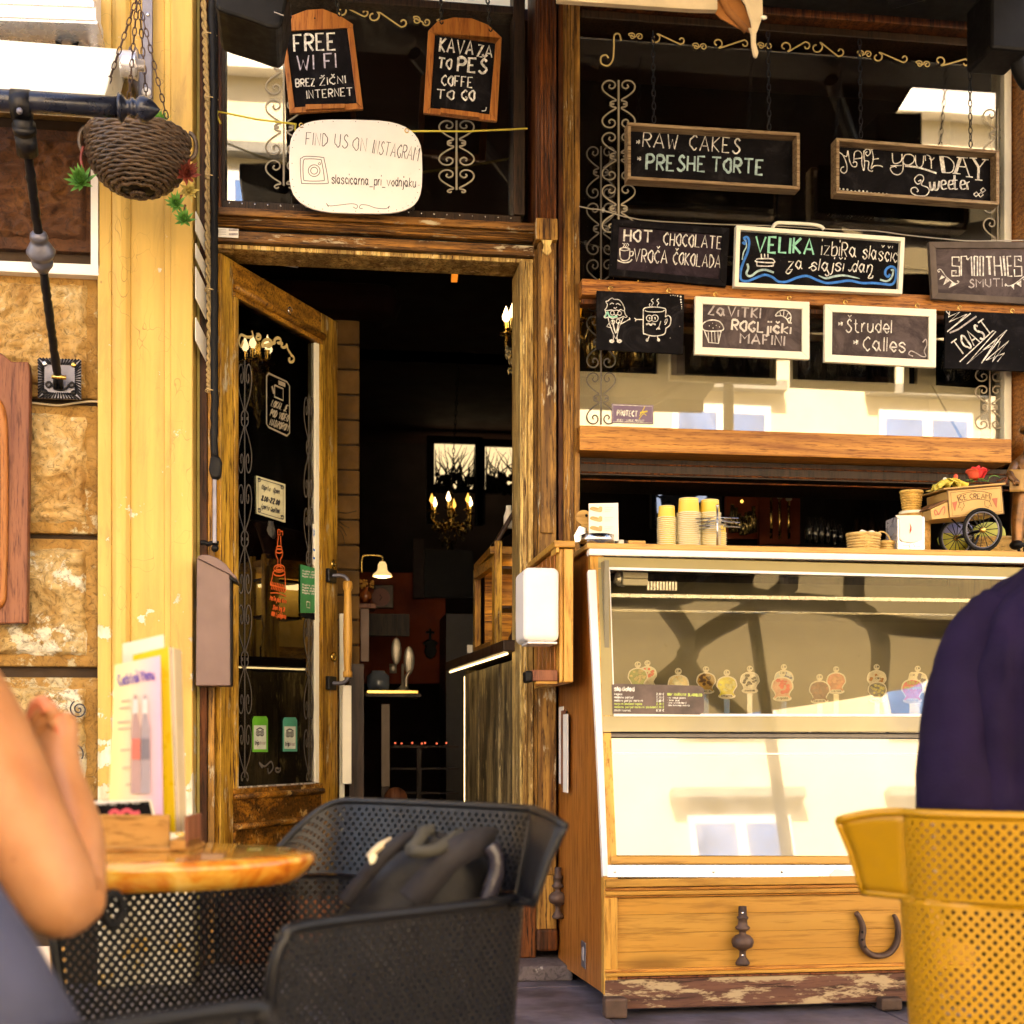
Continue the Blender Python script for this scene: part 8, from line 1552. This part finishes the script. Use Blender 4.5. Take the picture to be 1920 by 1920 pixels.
# ------------------------------------------------------------------ table with the menus
rgt0 = Vector((CA, -SA, 0)); fwd0 = Vector((SA, CA, 0))
tt = thing('slab_table', 'round table with a glossy live edge wooden slab top behind the bare arm', 'table', PD(180, HOR, 2.15)-Vector((0, 0, H)))
tc = PD(200, HOR, 2.16); zt3 = .728; m = MB(); th = .043; nn_ = 64; rad = []
for k in range(nn_):
    a = 2*math.pi*k/nn_; rad.append(.325*(1+.025*noise.noise(Vector((math.cos(a)*2.5, math.sin(a)*2.5, 3)))+.012*noise.noise(Vector((math.cos(a)*8, math.sin(a)*8, 1)))))
lay = [(.0, zt3), (.90, zt3), (.985, zt3-.003), (1.0, zt3-.012), (.97, zt3-.028), (.93, zt3-th), (0, zt3-th)]
vs = []; fs = []
for li, (s, z) in enumerate(lay):
    for k in range(nn_): a = 2*math.pi*k/nn_; w_ = rad[k]*s*(1+(.015*noise.noise(Vector((k*.9, li*2.0, 0))) if 1 < li < 6 else 0)); qv = tc+rgt0*(w_*math.cos(a))+fwd0*(w_*math.sin(a)*.70); vs.append((qv.x, qv.y, z))
for li in range(len(lay)-1):
    for k in range(nn_): fs.append((li*nn_+k, li*nn_+(k+1) % nn_, (li+1)*nn_+(k+1) % nn_, (li+1)*nn_+k))
m.add(vs, fs); m.build('table_top', M_table, tt, smooth=True)
m = MB(); m.tube([(tc.x-.22, tc.y+.06, .02), (tc.x-.22, tc.y+.06, zt3-th)], .03, 12); m.build('column', M_iron, tt, smooth=True); m = MB(); m.lathe((tc.x-.22, tc.y+.06, .002), [(.001, 0), (.2, 0), (.2, .015), (.04, .03), (.001, .03)], 24); m.build('foot', M_iron, tt, smooth=True)
# caddy with menus
cd = thing('menu_caddy', 'small oak caddy holding menus on the slab table', 'caddy', PD(250, 1595, 2.25)); dd = 2.22
def dq(a, b, d): return PD(a, b, d)
def dslab(name, quad, d, th_, mt, par, bev=.002):
    fwd = Vector((SA, CA, 0)); m = MB(); m.prism([dq(a, b, d) for a, b in quad], fwd*th_); return m.build(name, mt, par, bevel=bev)
dslab('front_board', [(176, 1527), (317, 1528), (317, 1595), (176, 1595)], 2.16, .010, M_boxwood, cd)
dslab('rear_board', [(190, 1500), (300, 1486), (300, 1590), (190, 1590)], 2.28, .010, M_boxwood, cd)
dslab('side_board', [(318, 1594), (352, 1594), (352, 1574), (318, 1574)], 2.14, .09, M_boxwood, cd); dslab('end_post', [(345, 1530), (352, 1530), (352, 1592), (345, 1592)], 2.14, .10, M_redwood, cd)
dslab('base_board', [(176, 1588), (352, 1588), (352, 1598), (176, 1598)], 2.15, .12, M_boxwood, cd)
def prd(d): return lambda a, b: PD(a, b, d)
FW = -Vector((SA, CA, 0))
def gradmat(n, ca_, cb_, axis=0, a=-.06, b=.06):
    m, nt, bs = _m(n); tc_ = N(nt, 'ShaderNodeTexCoord'); sp = N(nt, 'ShaderNodeSeparateXYZ'); nt.links.new(tc_.outputs['Object'], sp.inputs[0]); mr = N(nt, 'ShaderNodeMapRange'); mr.inputs[1].default_value = a; mr.inputs[2].default_value = b
    nt.links.new(sp.outputs[axis], mr.inputs[0]); nt.links.new(mix(nt, mr.outputs[0], ca_, cb_), bs.inputs['Base Color']); bs.inputs['Roughness'].default_value = .35; return m
c1 = thing('cocktail_menu', 'tall lilac and yellow laminated card headed Cocktail Menu standing in the caddy', 'menu', PD(255, 1530, 2.2))
q0 = [(215, 1247), (300, 1229), (305, 1528), (203, 1528)]
mtc = gradmat('printed_lilac_yellow', (.80, .74, .36), (.68, .42, .66), 0, -.035, .04); dslab('card', q0, 2.2, .003, mtc, c1, 0)
m = MB(); p_ = prd(2.198); lettering(m, 'Cocktail Menu', 224, 1286, 290, 1273, 20, 2.8, p_, FW, .2)
m.build('title', plain('purple_print', (.12, .07, .36), .5, bs=0), c1); m = MB()
for yy, a, b in ((1315, 228, 244), (1328, 224, 244), (1355, 220, 244), (1367, 221, 244), (1407, 226, 244), (1440, 230, 244), (1472, 236, 244)): stroke(m, [(a, yy), (b, yy-2)], 3, p_, FW, False)
m.build('small_print', plain('greyish_print', (.42, .36, .30), .5, bs=0), c1)
for k, (x0, cols) in enumerate(((249, 0), (267, 1))):
    m = MB(); m.prism([PD(a, b, 2.197) for a, b in ((x0+2, 1303), (x0+8, 1303), (x0+9, 1340), (x0+14, 1365), (x0+15, 1488), (x0-3, 1488), (x0-2, 1365), (x0+1, 1340))], FW*.0006); m.build('bottle_print', plain('bottle_print_%d' % k, ((.40, .27, .28), (.34, .30, .36))[k], .5, bs=0), c1)
    m = MB(); m.prism([PD(a, b, 2.1962) for a, b in ((x0-2, 1385), (x0+14, 1385), (x0+14, 1424), (x0-2, 1424))], FW*.0005); m.build('label_print', plain('label_print_%d' % k, ((.58, .16, .13), (.16, .15, .2))[k], .5, bs=0), c1)
    m = MB(); m.prism([PD(a, b, 2.1962) for a, b in ((x0+1, 1311), (x0+9, 1311), (x0+10, 1338), (x0, 1338))], FW*.0005); m.build('foil_print', plain('foil_print_%d' % k, (.60, .62, .66), .5, bs=0), c1)
c2 = thing('yellow_menu', 'mustard yellow laminated menu booklet behind the cocktail card', 'menu', PD(320, 1560, 2.23)); dslab('cover', [(249, 1228), (316, 1212), (330, 1560), (250, 1560)], 2.22, .004, plain('mustard_cover', (.62, .44, .01), .3, coat=.4, var=.15, vs=6), c2, 0)
for k in range(4): dslab('page', [(316+k*2.6, 1213+k*.8), (318+k*2.6, 1213+k*.8), (331+k*2.0, 1561), (328+k*2.0, 1561)], 2.222+k*.003, .05, [M_paper, M_redwood, M_paper, M_canvas][k], c2, 0)
c3 = thing('white_menu_sleeve', 'white hanging menu sleeve sticking up behind the other cards', 'menu', PD(270, 1500, 2.25)); dslab('sleeve', [(230, 1207), (306, 1190), (309, 1240), (300, 1528), (232, 1528)], 2.25, .003, plain('cloudy_white_sleeve', (.70, .64, .58), .4, bs=0), c3, 0)
dslab('blue_edge', [(209, 1345), (214, 1345), (218, 1520), (213, 1520)], 2.21, .003, plain('pale_blue_edge', (.36, .42, .66), .5, bs=0), c3, 0)
mg = thing('magazine', 'glossy magazine with a white edge and dark photo leaning low in the caddy front', 'magazine', PD(215, 1527, 2.16)); dslab('cover', [(148, 1502), (283, 1500), (290, 1530), (160, 1530)], 2.165, .004, M_paper, mg, 0)
m = MB(); m.prism([PD(a, b, 2.163) for a, b in ((160, 1508), (280, 1502), (286, 1529), (163, 1529))], FW*.0005); m.build('photo_print', M_board, mg)
m = MB(); p_ = prd(2.1615); stroke(m, [(205, 1527), (215, 1520), (225, 1525), (238, 1519), (250, 1525), (262, 1523)], 8, p_, FW); m.build('red_print', plain('raspberry_print', (.60, .08, .12), .5, bs=0), mg); m = MB(); lettering(m, 'MENU', 180, 1511, 262, 1506, 3.5, 1.4, p_, FW, .1); m.build('header_print', M_chalk, mg)
# board leaning at the wall bottom left
lw = thing('leaning_a_board', 'honey wood framed white board standing low by the wall under the arm', 'a-board', P(80, 1900, -.6)); m = MB(); m.prism([P(a, b, -.6) for a, b in ((93, 1772), (122, 1772), (127, 1930), (97, 1930))], (0, .03, 0)); m.build('stile', M_counter, lw, bevel=.003)
m = MB(); m.prism([P(a, b, -.59) for a, b in ((-20, 1775), (94, 1775), (97, 1920), (-20, 1920))], (0, .01, 0)); m.build('panel', plain('pinkish_white_panel', (.70, .60, .52), .7, var=.2), lw)
# ------------------------------------------------------------------ backpack
bk = thing('backpack', 'black backpack slumped against the back of the black armchair', 'backpack', PD(800, HOR, 2.3)-Vector((0, 0, H-.45)))
M_bag = plain('black_nylon', (.006, .005, .006), .6, var=.3, bs=.5, bsc=150); M_strap = plain('grey_black_webbing', (.014, .012, .016), .8, var=.25, bs=.5, bsc=200)
fwd = Vector((SA, CA, 0)); rgt = Vector((CA, -SA, 0))
def bagpt(u, v):                            # outline follows the slumped silhouette, u round, v 0 base .. 1 top
    a = u*2*math.pi; cx = 742+62*v-28*v*v; top = 1563; py = 1800+(top-1800)*v; wpx = (158*(1-.28*v-.55*max(0, v-.62)**1.3*1.0))*(1 if v < .96 else max(.02, (1-v)/.04)**.5)
    wpx *= (1-max(0, (v-.55)/.45)**3*.62); n = noise.noise(Vector((math.cos(a)*1.8, math.sin(a)*1.8, v*3.5)))
    c = PD(cx+40*v, py, 2.28); return c+rgt*(math.copysign(abs(math.cos(a))**.8, math.cos(a))*(wpx/FPX*2.28)*(1+.06*n))+fwd*(math.copysign(abs(math.sin(a))**.8, math.sin(a))*.095*(1-.35*v)*(1+.1*n))
m = MB(); m.grid(bagpt, 40, 30); m.build('body', M_bag, bk, smooth=True)
def ribbon(name, pts, wpx, d, mt, lift=.0):
    q = smooth_pts([(a, b, d+e) for a, b, e in pts], 6); m = MB(); vs = []; P_ = [PD(a, b, c_) for a, b, c_ in q]; L = len(P_)
    for i, p in enumerate(P_):
        t = (P_[min(L-1, i+1)]-P_[max(0, i-1)]).normalized(); s_ = t.cross(fwd).normalized(); w_ = wpx/FPX*d*.5; vs += [tuple(p-s_*w_), tuple(p-fwd*.004), tuple(p+s_*w_)]
    m.add(vs, [f for i in range(L-1) for f in ((3*i, 3*i+1, 3*i+4, 3*i+3), (3*i+1, 3*i+2, 3*i+5, 3*i+4))]); return m.build(name, mt, bk, smooth=True, solid=.006)
ribbon('shoulder_strap', [(645, 1692, -.10), (680, 1650, -.11), (700, 1625, -.12), (735, 1590, -.12), (770, 1572, -.10), (800, 1566, -.06)], 26, 2.28, M_strap)
ribbon('shoulder_strap', [(770, 1690, -.13), (800, 1655, -.13), (835, 1615, -.13), (870, 1590, -.12), (905, 1578, -.09), (925, 1578, -.05)], 52, 2.28, M_strap)
ribbon('grab_handle', [(812, 1556, -.08), (795, 1560, -.10), (782, 1580, -.13), (770, 1594, -.14), (790, 1597, -.15), (820, 1592, -.14), (850, 1572, -.11), (868, 1562, -.07)], 20, 2.28, plain('olive_grey_webbing', (.045, .042, .033), .8, bs=.4))
m = MB(); m.tube(smooth_pts([tuple(PD(a, b, 2.18)) for a, b in ((918, 1585), (930, 1605), (932, 1632), (924, 1660), (915, 1690))], 5), .014, 8); m.build('side_padding', plain('leather_black', (.03, .027, .04), .3, coat=.3), bk, smooth=True)
m = MB(); m.prism([PD(a, b, 2.14) for a, b in ((690, 1612), (698, 1600), (708, 1605), (702, 1618), (694, 1622))], fwd*.006); m.build('buckle', M_rim, bk, bevel=.002)
ribbon('tan_tag', [(692, 1608, -.13), (704, 1594, -.13), (718, 1583, -.12), (733, 1575, -.10)], 9, 2.28, M_canvas)
# ------------------------------------------------------------------ people
M_skin, nt_s, b_s = _m('sun_warmed_skin'); v_ = coords(nt_s)
col = ramp(nt_s, noi(nt_s, v_, 7, 5), [(.3, (.36, .135, .045)), (.5, (.46, .20, .08)), (.7, (.54, .26, .115))]); vo = N(nt_s, 'ShaderNodeTexVoronoi'); vo.inputs['Scale'].default_value = 30; nt_s.links.new(v_, vo.inputs['Vector'])
col = mix(nt_s, ramp(nt_s, vo.outputs['Distance'], [(.05, .55), (.11, .0)]), col, (.26, .09, .035)); nt_s.links.new(col, b_s.inputs['Base Color']); b_s.inputs['Roughness'].default_value = .45; b_s.inputs['Subsurface Weight'].default_value = .12; b_s.inputs['Subsurface Radius'].default_value = (.02, .008, .004); b_s.inputs['Subsurface Scale'].default_value = .4; bump(nt_s, noi(nt_s, v_, 90, 4), b_s, .25)
M_skinred = plain('reddened_finger_skin', (.62, .20, .10), .45, bs=.1)
M_hair = plain('brown_hair', (.06, .03, .015), .6, var=.4); M_shirt = plain('violet_navy_jersey', (.011, .006, .028), .9, var=.35, vs=7, bs=.5, bsc=220, spec=.15); M_greyshirt = plain('slate_blue_shirt', (.10, .11, .17), .85, var=.25, bs=.3); M_jeans = plain('dark_jeans', (.03, .035, .06), .85)
p1 = thing('person', 'seated person at the left edge leaning on a bent bare arm, fist raised', 'person', PD(-230, HOR, 1.5)-Vector((0, 0, H))); q = lambda a, b, d=1.5: tuple(PD(a, b, d))
A1 = [(q(-345, 1900, 1.5), (.15, .12)), (q(-345, 1650, 1.5), (.13, .11)), (q(-335, 1400, 1.5), (.15, .12)), (q(-310, 1180, 1.58), (.11, .09)), (q(-300, 1080, 1.57), .055), (q(-285, 960, 1.53), .085), (q(-283, 860, 1.53), .070),
      (q(-120, 1250, 1.55), .075), (q(-35, 1395, 1.52), .064), (q(45, 1550, 1.5), .061), (q(96, 1700, 1.5), .056), (q(135, 1792, 1.5), .044),
      (q(152, 1680, 1.52), .040), (q(143, 1570, 1.56), .037), (q(122, 1490, 1.60), .030), (q(108, 1425, 1.63), .024), (q(108, 1375, 1.65), (.032, .022)), (q(102, 1340, 1.66), (.030, .02)),
      (q(-480, 1250, 1.75), .065), (q(-560, 1500, 1.8), .05), (q(-440, 1700, 1.7), .036),
      (q(-300, 2000, 1.75), .10), (q(-150, 2010, 2.0), .08), (q(-150, 2300, 2.0), .055), (q(-420, 2000, 1.78), .10), (q(-330, 2010, 2.05), .08), (q(-330, 2300, 2.05), .055)]
skin('body', A1, [(0, 1), (1, 2), (2, 3), (3, 4), (4, 5), (5, 6), (3, 7), (7, 8), (8, 9), (9, 10), (10, 11), (10, 12), (12, 13), (13, 14), (14, 15), (15, 16), (16, 17), (3, 18), (18, 19), (19, 20), (0, 21), (21, 22), (22, 23), (0, 24), (24, 25), (25, 26)], M_skin, p1, 2)
for k, (pts, r_, mt) in enumerate((
    ([(92, 1335), (80, 1318), (66, 1326), (62, 1345), (72, 1356)], .0095, M_skinred), ([(104, 1345), (90, 1332), (72, 1342), (68, 1362), (80, 1370)], .0095, M_skin),
    ([(108, 1362), (94, 1352), (78, 1362), (76, 1380), (88, 1386)], .009, M_skin), ([(110, 1380), (98, 1374), (86, 1384), (84, 1398), (94, 1402)], .008, M_skin), ([(118, 1392), (112, 1362), (98, 1336), (84, 1322), (72, 1330)], .0105, M_skinred))):
    m = MB(); qq = smooth_pts([tuple(PD(a, b, 1.63+.004*j)) for j, (a, b) in enumerate(pts)], 5); m.tube(qq, [r_*(1-.25*i/len(qq)) for i in range(len(qq))], 10); m.ball(qq[-1], r_*.74, n=10, m=6); m.build('finger' if k < 4 else 'thumb', mt, p1, smooth=True)
TS = [(q(-345, 1890, 1.5), (.16, .135)), (q(-345, 1650, 1.5), (.145, .125)), (q(-335, 1400, 1.5), (.16, .135)), (q(-312, 1200, 1.58), (.13, .105)), (q(-150, 1215, 1.55), .086), (q(-105, 1285, 1.54), .083), (q(-470, 1245, 1.75), .08)]
m = MB(); m.tube([PD(-260, 1631, 1.2), PD(-100, 1887, 1.2), PD(60, 2143, 1.2)], [.088, .09, .085], 20); m.build('trouser_leg', plain('slate_blue_trousers', (.05, .055, .10), .8, bs=.3), p1, smooth=True)
skin('shirt', TS, [(0, 1), (1, 2), (2, 3), (3, 4), (4, 5), (3, 6)], M_greyshirt, p1, 2); m = MB(); m.ball(q(-290, 880, 1.54), .105, (1, 1.1, 1.1), 20, 14); m.build('hair', M_hair, p1, smooth=True)
for a, b, c_ in (((-300, 1995, 1.75), (-150, 2005, 2.0), (-150, 2310, 2.0)), ((-420, 1995, 1.78), (-330, 2005, 2.05), (-330, 2310, 2.05))): m = MB(); m.tube(smooth_pts([q(*a), q(*b), q(*c_)], 6), .098, 14); m.build('trouser_leg', M_jeans, p1, smooth=True)
m = MB(); cb3 = PD(212, 1705, 1.62); tag((m.tube([cb3+rgt*(.009*math.cos(a))*1.0+Vector((0, 0, .019*math.sin(a)))+fwd*.008*math.cos(a) for a in [k*.4 for k in range(16)]], .0055, 8, closed=True) and m).build('black_bag_ring', M_black, smooth=True), 'black plastic ring hanging just right of the elbow under the table edge', 'ring')
for sx in (-1, 1): m = MB(); m.ball(q(-290+sx*14, 905, 1.54+sx*.10) if False else Vector(q(-290, 905, 1.54))+Vector((.105*sx, 0, 0)), .032, (.35, .7, 1), 12, 8); m.build('ear', M_skin, p1, smooth=True)
# right person, from behind
p2 = thing('person', 'person in a violet navy t-shirt seated with back turned on the yellow chair', 'person', PD(1960, HOR, 2.3)-Vector((0, 0, H))); q = lambda a, b, d=2.4: tuple(PD(a, b, d)); k_ = 2.4/FPX
B2 = [(q(2020, 1760), (.16, .12)), (q(2020, 1560), (.15, .11)), (q(2020, 1360), (.16, .12)), (q(2025, 1180), (.12, .08)), (q(2060, 1040, 2.38), .05), (q(2100, 950, 2.32), .075), (q(2105, 860, 2.30), .07),
      (q(1880, 1170), .06), (q(1825, 1330, 2.38), .040), (q(1800, 1490, 2.36), .036), (q(1820, 1600, 2.62), .032), (q(1870, 1600, 2.8), .026), (q(2190, 1170), .06), (q(2240, 1340, 2.38), .04), (q(2260, 1490, 2.4), .036), (q(2200, 1600, 2.62), .032),
      (q(1950, 1790, 2.5), .10), (q(1920, 1770, 2.9), .075), (q(1920, 2100, 2.95), .055), (q(2100, 1790, 2.5), .10), (q(2120, 1770, 2.9), .075), (q(2120, 2100, 2.95), .055)]
skin('body', B2, [(0, 1), (1, 2), (2, 3), (3, 4), (4, 5), (5, 6), (3, 7), (7, 8), (8, 9), (9, 10), (10, 11), (3, 12), (12, 13), (13, 14), (14, 15), (0, 16), (16, 17), (17, 18), (0, 19), (19, 20), (20, 21)], M_skin, p2, 2)
def torso(u, v):                             # t-shirt: closed section per height, shoulders rounding in
    a = u*2*math.pi; ys = [(1760, 232, .155), (1560, 240, .150), (1450, 246, .15), (1330, 240, .155), (1240, 232, .155), (1180, 208, .145), (1125, 170, .125), (1085, 132, .10), (1055, 88, .075), (1030, 60, .06)]
    t = v*(len(ys)-1); i = min(len(ys)-2, int(t)); f_ = t-i; f_ = f_*f_*(3-2*f_) if False else f_
    py, w_, dp = [ys[i][j]+(ys[i+1][j]-ys[i][j])*f_ for j in range(3)]; ca_, sa_ = math.cos(a), math.sin(a)
    c = PD(2022, py, 2.42); n = noise.noise(Vector((ca_*2, sa_*2, v*4)))*.012+.009*math.sin(9*v+6*ca_)*max(0, .75-v)+.020*abs(noise.noise(Vector((ca_*3+v*3, sa_*3, v*6-ca_*3))))
    fold = -.018*math.exp(-((ca_+.62+.25*(v-.4))/.05)**2)*(1 if v < .55 else max(0, 1-(v-.55)*6))
    e = .78; return c+rgt*(math.copysign(abs(ca_)**e, ca_)*(w_*2.42/FPX+n))+fwd*(math.copysign(abs(sa_)**e, sa_)*(dp+n+fold))
m = MB(); m.grid(torso, 72, 54); m.build('t_shirt', M_shirt, p2, smooth=True)
for sx in (-1, 1):
    c0 = [(2022+sx*130, 1150, 2.42), (2022+sx*172, 1205, 2.41), (2022+sx*204, 1295, 2.40), (2022+sx*220, 1400, 2.385), (2022+sx*224, 1530, 2.37)]
    pts = smooth_pts([q(*p) for p in c0], 5); m = MB(); n_ = len(pts); m.tube(pts, [k_*([66, 72, 76, 78, 78, 78, 78][min(6, i//2)]+4*noise.noise(Vector((i*.5, sx, 0)))) for i in range(n_)], 24); m.build('sleeve', M_shirt, p2, smooth=True)
m = MB(); m.ball(q(2105, 885, 2.30), .108, (1, 1.1, 1.2), 20, 14); m.build('hair', M_hair, p2, smooth=True)
for a, b, c_ in (((1950, 1790, 2.5), (1920, 1770, 2.9), (1920, 2120, 2.95)), ((2100, 1790, 2.5), (2120, 1770, 2.9), (2120, 2120, 2.95))): m = MB(); m.tube(smooth_pts([q(*a), q(*b), q(*c_)], 6), .10, 14); m.build('trouser_leg', M_jeans, p2, smooth=True)

for sx in (-1, 1): m = MB(); m.ball(Vector(q(2105, 900, 2.30))+rgt*(.108*sx), .032, (.35, .7, 1), 12, 8); m.build('ear', M_skin, p2, smooth=True)
for pp_, c_, dr_n in ((p1, Vector(PD(-283, 905, 1.53)), (rgt*.71+fwd*.70)), (p2, Vector(PD(2105, 905, 2.30)), fwd)):
    m = MB(); m.ball(c_+dr_n*.098, .020, (.9, .9, 1.3), 10, 8); m.build('nose', M_skin, pp_, smooth=True)
    sd2 = Vector((-dr_n.y, dr_n.x, 0))
    for sx in (-1, 1): m = MB(); m.ball(c_+dr_n*.088+sd2*(.033*sx)+Vector((0, 0, .03)), .013, n=10, m=8); m.build('eye', M_paper, pp_, smooth=True)
    m = MB(); m.ball(c_+dr_n*.088+Vector((0, 0, -.045)), .022, (1, 1, .35), 10, 6); m.build('mouth', M_skinred, pp_, smooth=True)
for pp_, nm in ((p1, 'p1'), (p2, 'p2')):
    for o in pp_.children:
        if o.name.startswith('hair'): o.location = (-(rgt*.71+fwd*.70)*.022 if nm == 'p1' else -fwd*.022)+Vector((0, 0, .018))
